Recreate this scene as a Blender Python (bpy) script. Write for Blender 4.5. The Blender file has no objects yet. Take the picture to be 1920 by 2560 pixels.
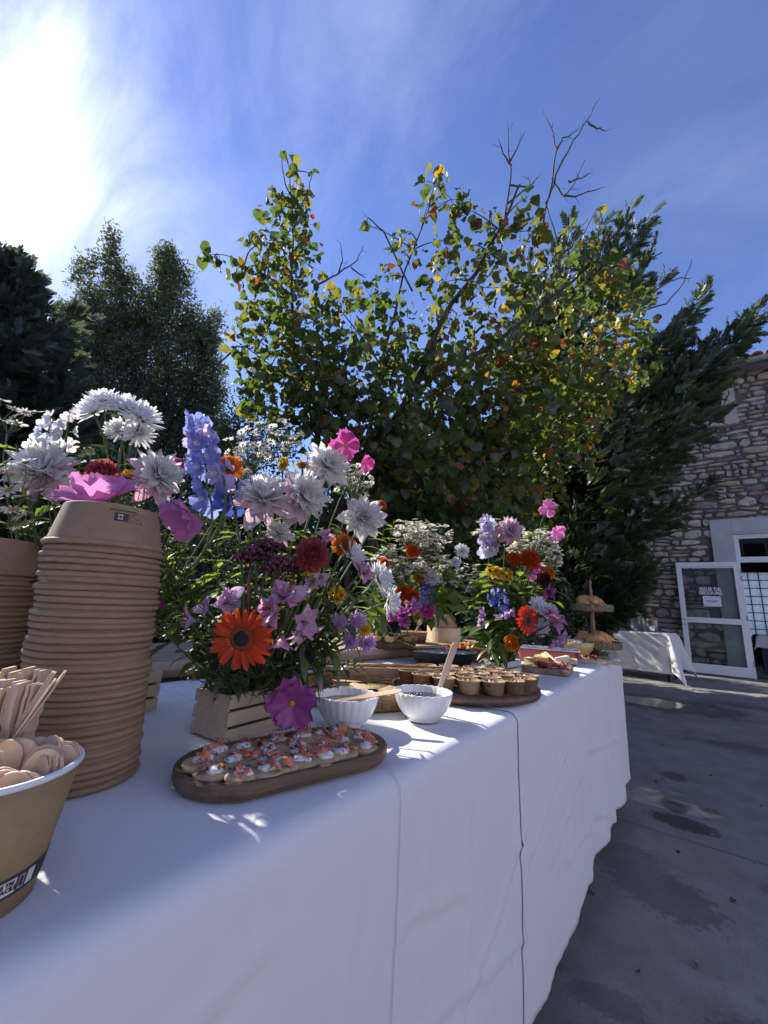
import bpy, bmesh, math, random
import numpy as np
from mathutils import Vector, Matrix, Quaternion, noise

random.seed(7)
RNG = np.random.default_rng(11)
SC = bpy.context.scene
COL = SC.collection
R = math.radians

# ------------------------------------------------------------------ camera
cam_data = bpy.data.cameras.new('camera')
cam_data.sensor_fit = 'VERTICAL'
cam_data.sensor_height = 36.0
cam_data.lens = 36.0 * 1003.0 / 2560.0
cam_data.clip_start = 0.02
cam_data.clip_end = 3000.0
cam = bpy.data.objects.new('camera', cam_data)
COL.objects.link(cam)
CAM_ROT = Matrix(((0.799831, 0.094742, 0.592700), (0.598200, -0.206861, -0.774187), (0.049259, 0.973772, -0.222129)))
cam.matrix_world = Matrix.Translation((0, 0, 1.0)) @ CAM_ROT.to_4x4()
SC.camera = cam

# ------------------------------------------------------------------ light
SUN_AZ = -91.0          # degrees clockwise from +Y (the table runs along +Y)
SUN_EL = 37.0
sun_dir = Vector((math.sin(R(SUN_AZ)) * math.cos(R(SUN_EL)), math.cos(R(SUN_AZ)) * math.cos(R(SUN_EL)), math.sin(R(SUN_EL))))
sl = bpy.data.lights.new('sun', 'SUN')
sl.energy = 4.4
sl.angle = R(0.53)
sl.color = (1.0, 0.95, 0.87)
so = bpy.data.objects.new('sun', sl)
COL.objects.link(so)
so.rotation_euler = sun_dir.to_track_quat('Z', 'Y').to_euler()
so.location = (-6, 0, 12)

world = bpy.data.worlds.new('World')
SC.world = world
world.use_nodes = True
wn = world.node_tree
for n in list(wn.nodes): wn.nodes.remove(n)
def N(tree, typ, **kw):
    n = tree.nodes.new(typ)
    for k, v in kw.items():
        if k in ('ins',):
            for kk, vv in v.items(): n.inputs[kk].default_value = vv
        else: setattr(n, k, v)
    return n
sky = N(wn, 'ShaderNodeTexSky', sky_type='NISHITA', sun_disc=False)
sky.sun_elevation = R(SUN_EL)
sky.sun_rotation = R(SUN_AZ)
sky.altitude = 300
sky.air_density = 1.0
sky.dust_density = 0.15
sky.ozone_density = 4.0
tc = N(wn, 'ShaderNodeTexCoord')
# thin cirrus: stretched noise on the sky dome, bright where it scatters sunlight forwards
mp = N(wn, 'ShaderNodeMapping'); mp.inputs['Rotation'].default_value = (R(20), R(-25), R(35)); mp.inputs['Scale'].default_value = (1.0, 2.4, 1.3)
nz = N(wn, 'ShaderNodeTexNoise', ins={'Scale': 2.1, 'Detail': 9.0, 'Roughness': 0.62, 'Distortion': 0.55})
nz2 = N(wn, 'ShaderNodeTexNoise', ins={'Scale': 1.1, 'Detail': 3.0, 'Roughness': 0.5})
wn.links.new(tc.outputs['Generated'], mp.inputs['Vector'])
wn.links.new(mp.outputs['Vector'], nz.inputs['Vector'])
wn.links.new(mp.outputs['Vector'], nz2.inputs['Vector'])
def math_node(tree, op, a=None, b=None, clamp=False):
    n = tree.nodes.new('ShaderNodeMath'); n.operation = op; n.use_clamp = clamp
    for i, v in enumerate((a, b)):
        if v is None: continue
        if isinstance(v, (int, float)): n.inputs[i].default_value = v
        else: tree.links.new(v, n.inputs[i])
    return n.outputs[0]
dot = N(wn, 'ShaderNodeVectorMath', operation='DOT_PRODUCT'); dot.inputs[1].default_value = sun_dir
nrm = N(wn, 'ShaderNodeVectorMath', operation='NORMALIZE')
wn.links.new(tc.outputs['Generated'], nrm.inputs[0]); wn.links.new(nrm.outputs[0], dot.inputs[0])
ct = dot.outputs['Value']
den = math_node(wn, 'POWER', math_node(wn, 'SUBTRACT', 1.0 + 0.86 ** 2, math_node(wn, 'MULTIPLY', ct, 2 * 0.86)), 1.5)
phase = math_node(wn, 'DIVIDE', 1 - 0.86 ** 2, den)          # forward scattering of thin ice cloud
cov = math_node(wn, 'MULTIPLY', math_node(wn, 'SUBTRACT', nz.outputs['Fac'], 0.41), 3.0, True)
cov = math_node(wn, 'MULTIPLY', cov, math_node(wn, 'MULTIPLY', math_node(wn, 'SUBTRACT', nz2.outputs['Fac'], 0.30), 2.6, True))
cov = math_node(wn, 'ADD', math_node(wn, 'MULTIPLY', cov, 0.8), 0.02)
cbr = math_node(wn, 'ADD', math_node(wn, 'MULTIPLY', phase, 0.062), 0.18)
cl = math_node(wn, 'MULTIPLY', cov, cbr)
ccol = N(wn, 'ShaderNodeMix', data_type='RGBA', blend_type='MULTIPLY'); ccol.inputs['Factor'].default_value = 1.0
wn.links.new(cl, ccol.inputs[6]); ccol.inputs[7].default_value = (1.0, 0.985, 0.96, 1)
bg = N(wn, 'ShaderNodeBackground'); bg.inputs['Strength'].default_value = 0.093
hs = N(wn, 'ShaderNodeMix', data_type='RGBA', blend_type='MULTIPLY'); hs.inputs['Factor'].default_value = 1.0; hs.inputs[7].default_value = (1.0, 0.96, 1.24, 1); wn.links.new(sky.outputs['Color'], hs.inputs[6]); wn.links.new(hs.outputs[2], bg.inputs['Color'])
bg2 = N(wn, 'ShaderNodeBackground'); bg2.inputs['Strength'].default_value = 0.62
wn.links.new(ccol.outputs[2], bg2.inputs['Color'])
addb = N(wn, 'ShaderNodeAddShader'); wo = N(wn, 'ShaderNodeOutputWorld')
wn.links.new(bg.outputs[0], addb.inputs[0]); wn.links.new(bg2.outputs[0], addb.inputs[1]); wn.links.new(addb.outputs[0], wo.inputs['Surface'])

SC.view_settings.view_transform = 'Standard'
SC.view_settings.look = 'None'
SC.view_settings.gamma = 1.0
SC.view_settings.use_curve_mapping = False
SC.view_settings.exposure = 0.95
SC.render.engine = 'CYCLES'
SC.cycles.use_denoising = True
SC.cycles.max_bounces = 8
SC.cycles.diffuse_bounces = 4
SC.cycles.transparent_max_bounces = 12
SC.cycles.sample_clamp_indirect = 6.0

# ------------------------------------------------------------------ helpers
def tag(o, label=None, cat=None, group=None, kind=None):
    if label: o['label'] = label
    if cat: o['category'] = cat
    if group: o['group'] = group
    if kind: o['kind'] = kind
    return o

def empty(name, loc=(0, 0, 0), rot=None, label=None, cat=None, group=None):
    o = bpy.data.objects.new(name, None)
    o.empty_display_size = 0.02
    COL.objects.link(o)
    o.location = loc
    if rot is not None: o.rotation_euler = rot
    tag(o, label, cat, group)
    return o

def link(name, me, parent=None, M=None):
    o = bpy.data.objects.new(name, me)
    COL.objects.link(o)
    if parent is not None: o.parent = parent
    if M is not None: o.matrix_local = M
    return o

def copy_tree(o, parent=None):
    c = o.copy(); COL.objects.link(c)
    if parent is not None: c.parent = parent
    for ch in list(o.children): copy_tree(ch, c)
    return c

class MB:
    """collects faces; build() links them as ONE mesh object"""
    def __init__(s): s.v = []; s.f = []; s.m = []; s.s = []
    def add(s, vs, fs, mi=0, smooth=True, M=None):
        b = len(s.v)
        if M is not None: vs = [M @ Vector(p) for p in vs]
        s.v += [tuple(p) for p in vs]
        for f in fs: s.f.append([b + i for i in f]); s.m.append(mi); s.s.append(smooth)
        return s
    def box(s, c, d, mi=0, M=None, bev=0.0):
        x, y, z = d[0] / 2, d[1] / 2, d[2] / 2
        if bev <= 0:
            vs = [(sx * x, sy * y, sz * z) for sz in (-1, 1) for sy in (-1, 1) for sx in (-1, 1)]
            fs = [(0, 2, 3, 1), (4, 5, 7, 6), (0, 1, 5, 4), (2, 6, 7, 3), (0, 4, 6, 2), (1, 3, 7, 5)]
            T = Matrix.Translation(c)
            return s.add(vs, fs, mi, False, (M @ T) if M else T)
        bm = bmesh.new(); bmesh.ops.create_cube(bm, size=1.0)
        for v in bm.verts: v.co = Vector((v.co.x * d[0], v.co.y * d[1], v.co.z * d[2]))
        bmesh.ops.bevel(bm, geom=bm.edges[:], offset=bev, segments=2, affect='EDGES', profile=0.6)
        bm.verts.ensure_lookup_table()
        T = Matrix.Translation(c); T = (M @ T) if M else T
        s.add([v.co.copy() for v in bm.verts], [[v.index for v in f.verts] for f in bm.faces], mi, False, T)
        bm.free(); return s
    def tube(s, pts, rad, n=6, mi=0, cap=True, M=None, flat=1.0):
        pts = [Vector(p) for p in pts]
        if isinstance(rad, (int, float)): rad = [rad] * len(pts)
        vs, fs = [], []
        up = Vector((0.13, 0.27, 0.95))
        prev = None
        for i, p in enumerate(pts):
            a = pts[max(0, i - 1)]; b = pts[min(len(pts) - 1, i + 1)]
            t = (b - a).normalized() if (b - a).length > 1e-9 else Vector((0, 0, 1))
            if prev is None:
                u = t.cross(up)
                if u.length < 0.1: u = t.cross(Vector((1, 0, 0)))
            else: u = prev - t * prev.dot(t)
            u.normalize(); prev = u; w = t.cross(u)
            for k in range(n):
                an = 2 * math.pi * k / n
                vs.append(p + (u * math.cos(an) + w * math.sin(an) * flat) * rad[i])
        for i in range(len(pts) - 1):
            for k in range(n):
                k2 = (k + 1) % n
                fs.append((i * n + k, i * n + k2, (i + 1) * n + k2, (i + 1) * n + k))
        if cap:
            fs.append(tuple(range(n - 1, -1, -1))); b = (len(pts) - 1) * n
            fs.append(tuple(range(b, b + n)))
        return s.add(vs, fs, mi, True, M)
    def lathe(s, prof, n=32, mi=0, M=None, sx=1.0, sy=1.0, fn=None, close=True):
        vs, fs = [], []
        for (r, z) in prof:
            for k in range(n):
                a = 2 * math.pi * k / n
                rr = r if fn is None else fn(r, z, a)
                vs.append((rr * math.cos(a) * sx, rr * math.sin(a) * sy, z))
        for i in range(len(prof) - 1):
            for k in range(n):
                k2 = (k + 1) % n
                fs.append((i * n + k, i * n + k2, (i + 1) * n + k2, (i + 1) * n + k))
        if close:
            if prof[0][0] > 1e-6: fs.append(tuple(range(n - 1, -1, -1)))
            if prof[-1][0] > 1e-6: b = (len(prof) - 1) * n; fs.append(tuple(range(b, b + n)))
        return s.add(vs, fs, mi, True, M)
    def blob(s, c, r, mi=0, n=6, seed=0, amp=0.25, sc=(1, 1, 1), M=None):
        vs, fs = [], []
        rings = max(3, n // 2 + 1); seg = n + 2
        for i in range(rings + 1):
            ph = math.pi * i / rings
            for k in range(seg):
                a = 2 * math.pi * k / seg
                d = Vector((math.sin(ph) * math.cos(a), math.sin(ph) * math.sin(a), math.cos(ph)))
                q = 1 + amp * noise.noise(d * 1.7 + Vector((seed * 3.1, seed * 1.7, seed)))
                vs.append((c[0] + d.x * r * sc[0] * q, c[1] + d.y * r * sc[1] * q, c[2] + d.z * r * sc[2] * q))
        for i in range(rings):
            for k in range(seg):
                k2 = (k + 1) % seg
                fs.append((i * seg + k, (i + 1) * seg + k, (i + 1) * seg + k2, i * seg + k2))
        return s.add(vs, fs, mi, True, M)
    def mesh(s, name, mats):
        me = bpy.data.meshes.new(name)
        me.from_pydata(s.v, [], s.f)
        if not isinstance(mats, (list, tuple)): mats = [mats]
        for m in mats: me.materials.append(m)
        me.polygons.foreach_set('material_index', s.m)
        me.polygons.foreach_set('use_smooth', s.s)
        me.update()
        return me
    def build(s, name, mats, parent=None, M=None): return link(name, s.mesh(name, mats), parent, M)

def np_mesh(name, V, F, mats, mi=None, smooth=False):
    me = bpy.data.meshes.new(name)
    V = np.asarray(V, dtype=np.float32); F = np.asarray(F, dtype=np.int32)
    m, k = F.shape
    me.vertices.add(len(V)); me.vertices.foreach_set('co', V.ravel())
    me.loops.add(m * k); me.loops.foreach_set('vertex_index', F.ravel())
    me.polygons.add(m)
    me.polygons.foreach_set('loop_start', np.arange(0, m * k, k, dtype=np.int32))
    me.polygons.foreach_set('loop_total', np.full(m, k, dtype=np.int32))
    for x in (mats if isinstance(mats, (list, tuple)) else [mats]): me.materials.append(x)
    if mi is not None: me.polygons.foreach_set('material_index', np.asarray(mi, dtype=np.int32))
    me.polygons.foreach_set('use_smooth', np.full(m, smooth, dtype=bool))
    me.update(calc_edges=True); me.validate()
    return me

def scatter(TV, TF, Ms, pos):
    """copies of a template: TV (n,3), TF (m,k), Ms (K,3,3), pos (K,3)"""
    TV = np.asarray(TV, float); TF = np.asarray(TF)
    K = len(pos)
    V = np.einsum('kij,nj->kni', Ms, TV) + pos[:, None, :]
    F = TF[None] + (np.arange(K) * len(TV))[:, None, None]
    return V.reshape(-1, 3), F.reshape(-1, TF.shape[1])

def frame_from(z, spin=0.0):
    """4x4 with local +Z along z"""
    z = Vector(z).normalized()
    return z.to_track_quat('Z', 'Y').to_matrix().to_4x4() @ Matrix.Rotation(spin, 4, 'Z')

def TRS(loc, z=None, spin=0.0, s=1.0):
    M = Matrix.Translation(loc)
    if z is not None: M = M @ frame_from(z, spin)
    elif spin: M = M @ Matrix.Rotation(spin, 4, 'Z')
    return M @ Matrix.Diagonal((s, s, s, 1)) if isinstance(s, (int, float)) else M @ Matrix.Diagonal((*s, 1))

def bez(a, b, c, d, n):
    a, b, c, d = map(Vector, (a, b, c, d)); out = []
    for i in range(n + 1):
        t = i / n; u = 1 - t
        out.append(a * u ** 3 + b * 3 * u * u * t + c * 3 * u * t * t + d * t ** 3)
    return out

def vn(p, s=1.0): return noise.noise(Vector(p) * s)

# ------------------------------------------------------------------ materials
def base_mat(name):
    m = bpy.data.materials.new(name); m.use_nodes = True
    t = m.node_tree
    for n in list(t.nodes): t.nodes.remove(n)
    return m, t, N(t, 'ShaderNodeOutputMaterial')

def coords(t, scale=1.0, obj=True, stretch=(1, 1, 1)):
    c = N(t, 'ShaderNodeTexCoord'); mp = N(t, 'ShaderNodeMapping')
    mp.inputs['Scale'].default_value = [scale * q for q in stretch]
    t.links.new(c.outputs['Object' if obj else 'Generated'], mp.inputs['Vector'])
    return mp.outputs['Vector']

def ramp(t, fac, stops):
    r = N(t, 'ShaderNodeValToRGB'); e = r.color_ramp.elements
    while len(e) < len(stops): e.new(0.5)
    for i, (p, c) in enumerate(stops): e[i].position = p; e[i].color = (*c, 1)
    t.links.new(fac, r.inputs['Fac'])
    return r.outputs['Color']

def mat(name, c1, c2=None, scale=8.0, rough=0.6, bump=0.0, bscale=None, stretch=(1, 1, 1), metal=0.0, spec=0.5, detail=5.0, rnd=0.0, stops=None, coat=0.0, dist=0.0):
    m, t, out = base_mat(name)
    p = N(t, 'ShaderNodeBsdfPrincipled')
    p.inputs['Roughness'].default_value = rough; p.inputs['Metallic'].default_value = metal
    p.inputs['Specular IOR Level'].default_value = spec
    if coat: p.inputs['Coat Weight'].default_value = coat; p.inputs['Coat Roughness'].default_value = 0.15
    v = coords(t, 1.0, True, stretch)
    if rnd or c2 is not None or bump:
        oi = N(t, 'ShaderNodeObjectInfo')
        ad = N(t, 'ShaderNodeVectorMath', operation='ADD')
        sc_ = N(t, 'ShaderNodeVectorMath', operation='SCALE'); sc_.inputs['Scale'].default_value = 13.0
        cmb = N(t, 'ShaderNodeCombineXYZ')
        for k in range(3): t.links.new(oi.outputs['Random'], cmb.inputs[k])
        t.links.new(cmb.outputs[0], sc_.inputs[0]); t.links.new(v, ad.inputs[0]); t.links.new(sc_.outputs[0], ad.inputs[1]); v = ad.outputs[0]
    if c2 is None: p.inputs['Base Color'].default_value = (*c1, 1); col = None
    else:
        n = N(t, 'ShaderNodeTexNoise', ins={'Scale': scale, 'Detail': detail, 'Roughness': 0.6, 'Distortion': dist}); t.links.new(v, n.inputs['Vector'])
        col = ramp(t, n.outputs['Fac'], stops or [(0.32, c1), (0.68, c2)])
    if rnd:
        h = N(t, 'ShaderNodeHueSaturation')
        mr = N(t, 'ShaderNodeMapRange', ins={'To Min': 1 - rnd, 'To Max': 1 + rnd}); t.links.new(oi.outputs['Random'], mr.inputs['Value'])
        t.links.new(mr.outputs[0], h.inputs['Value'])
        if col is not None: t.links.new(col, h.inputs['Color'])
        else: h.inputs['Color'].default_value = (*c1, 1)
        col = h.outputs['Color']
    if col is not None: t.links.new(col, p.inputs['Base Color'])
    if bump:
        n2 = N(t, 'ShaderNodeTexNoise', ins={'Scale': bscale or scale * 2, 'Detail': 6.0, 'Roughness': 0.65}); t.links.new(v, n2.inputs['Vector'])
        b = N(t, 'ShaderNodeBump', ins={'Strength': min(1.0, bump), 'Distance': 0.01 * bump}); t.links.new(n2.outputs['Fac'], b.inputs['Height']); t.links.new(b.outputs[0], p.inputs['Normal'])
    t.links.new(p.outputs[0], out.inputs['Surface'])
    return m

def thin_mat(name, c1, c2=None, trans=0.45, tcol=None, gloss=0.06, scale=30.0, stretch=(1, 1, 1), rnd=0.12, vein=0.0, rough=0.45, grad=None):
    """leaf or petal: diffuse + light coming through + a little gloss"""
    m, t, out = base_mat(name)
    v = coords(t, 1.0, True, stretch)
    oi = N(t, 'ShaderNodeObjectInfo')
    n = N(t, 'ShaderNodeTexNoise', ins={'Scale': scale, 'Detail': 4.0, 'Roughness': 0.6}); t.links.new(v, n.inputs['Vector'])
    col = ramp(t, n.outputs['Fac'], [(0.3, c1), (0.7, c2 or c1)])
    if grad:   # the petal's own colour runs from base to tip along local X
        sx = N(t, 'ShaderNodeSeparateXYZ'); cc = N(t, 'ShaderNodeTexCoord'); t.links.new(cc.outputs['Object'], sx.inputs[0])
        mr = N(t, 'ShaderNodeMapRange', ins={'From Min': grad[1], 'From Max': grad[2]}); t.links.new(sx.outputs['X'], mr.inputs['Value'])
        mx = N(t, 'ShaderNodeMix', data_type='RGBA'); t.links.new(mr.outputs[0], mx.inputs['Factor'])
        mx.inputs[6].default_value = (*grad[0], 1); t.links.new(col, mx.inputs[7]); col = mx.outputs[2]
    h = N(t, 'ShaderNodeHueSaturation')
    mr = N(t, 'ShaderNodeMapRange', ins={'To Min': 1 - rnd, 'To Max': 1 + rnd}); t.links.new(oi.outputs['Random'], mr.inputs['Value']); t.links.new(mr.outputs[0], h.inputs['Value'])
    t.links.new(col, h.inputs['Color'])
    d = N(t, 'ShaderNodeBsdfDiffuse'); t.links.new(h.outputs[0], d.inputs['Color'])
    tr = N(t, 'ShaderNodeBsdfTranslucent')
    if tcol:
        mt = N(t, 'ShaderNodeMix', data_type='RGBA'); mt.inputs['Factor'].default_value = 0.6
        t.links.new(h.outputs[0], mt.inputs[6]); mt.inputs[7].default_value = (*tcol, 1); t.links.new(mt.outputs[2], tr.inputs['Color'])
    else: t.links.new(h.outputs[0], tr.inputs['Color'])
    mx = N(t, 'ShaderNodeMixShader'); mx.inputs[0].default_value = trans
    t.links.new(d.outputs[0], mx.inputs[1]); t.links.new(tr.outputs[0], mx.inputs[2])
    g = N(t, 'ShaderNodeBsdfGlossy'); g.inputs['Roughness'].default_value = rough
    m2 = N(t, 'ShaderNodeMixShader'); m2.inputs[0].default_value = gloss
    t.links.new(mx.outputs[0], m2.inputs[1]); t.links.new(g.outputs[0], m2.inputs[2])
    t.links.new(m2.outputs[0], out.inputs['Surface'])
    return m


# ================================================================== setting: ground, patio, puddle
M_soil = mat('soil', (0.05, 0.042, 0.03), (0.11, 0.09, 0.06), 2.5, 0.95, 0.5, 12)
def ground_sheet():
    bm = bmesh.new()
    bmesh.ops.create_grid(bm, x_segments=40, y_segments=40, size=400)
    for v in bm.verts: v.co.z = -0.012
    me = bpy.data.meshes.new('ground'); bm.to_mesh(me); bm.free(); me.materials.append(M_soil)
    return tag(link('ground', me), kind='structure')
ground_sheet()

def concrete_mat():
    m, t, out = base_mat('concrete')
    p = N(t, 'ShaderNodeBsdfPrincipled')
    geo = N(t, 'ShaderNodeNewGeometry'); v = geo.outputs['Position']
    def nse(s, d=6.0, r=0.6):
        n = N(t, 'ShaderNodeTexNoise', ins={'Scale': s, 'Detail': d, 'Roughness': r}); t.links.new(v, n.inputs['Vector']); return n.outputs['Fac']
    big, mid, fine = nse(0.9, 5), nse(5.5, 7, 0.65), nse(140, 3)
    mix = math_node(t, 'ADD', math_node(t, 'MULTIPLY', big, 0.40), math_node(t, 'ADD', math_node(t, 'MULTIPLY', mid, 0.36), math_node(t, 'MULTIPLY', fine, 0.24)))
    col = ramp(t, mix, [(0.33, (0.115, 0.112, 0.105)), (0.5, (0.205, 0.198, 0.186)), (0.67, (0.32, 0.31, 0.29))])
    # darker damp stains: rounded patches with ragged rims, each where something was spilt
    wet = None
    sep = N(t, 'ShaderNodeSeparateXYZ'); t.links.new(v, sep.inputs[0])
    for (x, y, rx, ry, ang, k) in STAINS:
        dx = math_node(t, 'SUBTRACT', sep.outputs['X'], x); dy = math_node(t, 'SUBTRACT', sep.outputs['Y'], y)
        ca, sa = math.cos(ang), math.sin(ang)
        u = math_node(t, 'DIVIDE', math_node(t, 'ADD', math_node(t, 'MULTIPLY', dx, ca), math_node(t, 'MULTIPLY', dy, sa)), rx)
        w = math_node(t, 'DIVIDE', math_node(t, 'SUBTRACT', math_node(t, 'MULTIPLY', dy, ca), math_node(t, 'MULTIPLY', dx, sa)), ry)
        d = math_node(t, 'SQRT', math_node(t, 'ADD', math_node(t, 'MULTIPLY', u, u), math_node(t, 'MULTIPLY', w, w)))
        d = math_node(t, 'ADD', d, math_node(t, 'MULTIPLY', math_node(t, 'SUBTRACT', nse(7.0 / max(rx, 0.12), 4), 0.5), 1.5))
        mr = N(t, 'ShaderNodeMapRange', interpolation_type='SMOOTHSTEP', ins={'From Min': 1.08, 'From Max': 0.82, 'To Max': k}); t.links.new(d, mr.inputs['Value'])
        wet = mr.outputs[0] if wet is None else math_node(t, 'MAXIMUM', wet, mr.outputs[0])
    spots = N(t, 'ShaderNodeMapRange', ins={'From Min': 0.66, 'From Max': 0.74, 'To Max': 0.45}); t.links.new(nse(9.0, 3, 0.5), spots.inputs['Value'])
    wet = math_node(t, 'MAXIMUM', wet, spots.outputs[0])
    mx = N(t, 'ShaderNodeMix', data_type='RGBA', blend_type='MULTIPLY'); t.links.new(wet, mx.inputs['Factor'])
    t.links.new(col, mx.inputs[6]); mx.inputs[7].default_value = (0.33, 0.31, 0.30, 1)
    t.links.new(mx.outputs[2], p.inputs['Base Color'])
    rg = N(t, 'ShaderNodeMapRange', ins={'To Min': 0.82, 'To Max': 0.45}); t.links.new(wet, rg.inputs['Value']); t.links.new(rg.outputs[0], p.inputs['Roughness'])
    b = N(t, 'ShaderNodeBump', ins={'Strength': 0.5, 'Distance': 0.004}); t.links.new(math_node(t, 'ADD', mid, math_node(t, 'MULTIPLY', fine, 0.6)), b.inputs['Height']); t.links.new(b.outputs[0], p.inputs['Normal'])
    t.links.new(p.outputs[0], out.inputs['Surface'])
    return m
STAINS = [(-0.14, 2.78, 0.15, 0.085, 0.0, 1.0), (-0.19, 2.98, 0.06, 0.10, 0.4, 0.9), (-0.03, 3.05, 0.05, 0.04, 0, 0.8), (-0.20, 2.09, 0.20, 0.15, -0.5, 0.55), (-0.33, 2.25, 0.14, 0.12, 0.3, 0.4),
          (-0.20, 3.5, 0.07, 0.09, 0, 0.75), (0.05, 1.55, 0.14, 0.10, 0.6, 0.5), (0.16, 2.38, 0.06, 0.05, 0, 0.5), (-0.28, 1.45, 0.10, 0.05, 0.2, 0.5), (0.9, 3.4, 0.5, 0.2, 0.3, 0.5), (-0.35, 6.2, 0.75, 0.55, 0.1, 0.75), (0.5, 4.7, 0.6, 0.16, 0.1, 0.6), (0.3, 6.9, 0.5, 0.2, 0.0, 0.55)]
M_conc = concrete_mat()
patio = empty('patio'); tag(patio, kind='structure')
for (x0, x1, y0, y1) in [(-1.15, 9.0, -8.0, 2.594), (-1.15, 9.0, 2.606, 10.3), (-9.0, -1.162, 5.2, 10.3)]:
    b = MB(); b.box(((x0 + x1) / 2, (y0 + y1) / 2, -0.05), (x1 - x0, y1 - y0, 0.1), 0, None, 0.004)
    b.build('slab', M_conc, patio)
M_water = mat('water', (0.03, 0.03, 0.03), rough=0.08, spec=0.25)
def puddle():
    pts = []
    for k in range(48):
        a = 2 * math.pi * k / 48
        r = 1 + 0.25 * vn((math.cos(a) * 1.5, math.sin(a) * 1.5, 3.3)) + 0.1 * vn((math.cos(a) * 4, math.sin(a) * 4, 9.3))
        pts.append((-0.52 + 0.36 * r * math.cos(a), 6.15 + 0.30 * r * math.sin(a), 0.0))
    me = bpy.data.meshes.new('puddle'); me.from_pydata(pts, [], [list(range(48))]); me.materials.append(M_water)
    o = link('puddle', me); o.location.z = 0.004
    return tag(o, kind='structure')
puddle()

# ================================================================== stone building
M_mortar = mat('mortar', (0.11, 0.092, 0.075), (0.20, 0.17, 0.14), 22, 0.95, 0.8, 60)
M_stones = [mat('limestone_' + n, a, b, 14, 0.88, 1.0, 34, rnd=0.16) for n, a, b in
            (('grey', (0.30, 0.265, 0.215), (0.54, 0.49, 0.41)), ('cream', (0.33, 0.28, 0.22), (0.52, 0.46, 0.37)),
             ('tan', (0.28, 0.20, 0.135), (0.42, 0.33, 0.24)), ('dark', (0.16, 0.145, 0.13), (0.30, 0.275, 0.25)), ('rust', (0.36, 0.20, 0.11), (0.46, 0.31, 0.19)))]
M_render = mat('white_render', (0.40, 0.40, 0.40), (0.48, 0.48, 0.475), 5, 0.9, 0.25, 70)
M_alu = mat('white_aluminium', (0.74, 0.75, 0.76), (0.80, 0.81, 0.82), 3, 0.35, 0.0)
M_alu2 = mat('grey_aluminium', (0.40, 0.41, 0.42), None, rough=0.3, metal=0.8)
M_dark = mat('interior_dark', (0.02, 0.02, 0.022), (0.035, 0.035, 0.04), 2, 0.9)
M_zinc = mat('zinc', (0.20, 0.20, 0.20), (0.34, 0.33, 0.32), 9, 0.5, metal=0.7)
M_tile = mat('terracotta', (0.27, 0.12, 0.065), (0.46, 0.25, 0.15), 6, 0.9, 0.5, 30, rnd=0.3)
M_dress = mat('dressed_stone', (0.40, 0.35, 0.27), (0.52, 0.46, 0.37), 9, 0.9, 0.5, 40)
def glass_mat(name, tint=(0.9, 0.95, 0.93), refl=1.0):
    m, t, out = base_mat(name)
    fr = N(t, 'ShaderNodeFresnel', ins={'IOR': 1.5}); tr = N(t, 'ShaderNodeBsdfTransparent'); tr.inputs['Color'].default_value = (*tint, 1)
    g = N(t, 'ShaderNodeBsdfGlossy'); g.inputs['Roughness'].default_value = 0.015
    mx = N(t, 'ShaderNodeMixShader'); f = math_node(t, 'MULTIPLY', fr.outputs[0], refl, True)
    t.links.new(f, mx.inputs[0]); t.links.new(tr.outputs[0], mx.inputs[1]); t.links.new(g.outputs[0], mx.inputs[2]); t.links.new(mx.outputs[0], out.inputs['Surface'])
    return m
M_glass = glass_mat('window_glass', (0.86, 0.90, 0.885), 0.7)
M_cloth_in = mat('dark_cloth', (0.03, 0.04, 0.07), (0.05, 0.06, 0.1), 4, 0.9)

WY = 10.25
house = empty('stone_building', (0, WY, 0), label='old rubble stone building with terracotta tile eaves and white glazed doorway', cat='building')
def part(b, name, m, parent=house): return b.build(name, m, parent)
# openings in house coordinates (x, z): doorway 0.76..2.62 x 0..2.64, upper window 0.10..0.88 x 5.08..5.86
b = MB()
for (x0, x1, z0, z1) in [(-9, 0.10, 0, 6.1), (0.10, 0.76, 0, 5.08), (0.10, 0.88, 5.86, 6.1), (0.76, 2.62, 2.64, 5.08), (0.88, 2.62, 5.08, 6.1), (2.62, 8, 0, 6.1)]:
    b.box(((x0 + x1) / 2, 0.22, (z0 + z1) / 2), (x1 - x0, 0.44, z1 - z0))
part(b, 'wall', M_mortar)

def stone_mesh(poly, rnd, nm):
    """poly: outline in (x,z) about its own centre; bulged face towards -Y"""
    n = len(poly); dep = rnd.uniform(0.028, 0.065)
    tx, tz = rnd.uniform(-.10, .10), rnd.uniform(-.12, .12)
    vs = [(x, 0.02, z) for x, z in poly]
    vs += [(x * 0.97, -dep * 0.45, z * 0.96) for x, z in poly]
    vs += [(x * rnd.uniform(0.74, 0.88), -dep + tx * x + tz * z + rnd.uniform(-.006, .006), z * rnd.uniform(0.70, 0.86)) for x, z in poly]
    vs.append((rnd.uniform(-.02, .02), -dep * 1.12 + rnd.uniform(-.006, .006), 0))
    fs = []
    for a in (0, n):
        for k in range(n): k2 = (k + 1) % n; fs.append((a + k, a + k2, a + n + k2, a + n + k))
    for k in range(n): fs.append((2 * n + k, 2 * n + (k + 1) % n, 3 * n))
    return vs, fs
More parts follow.
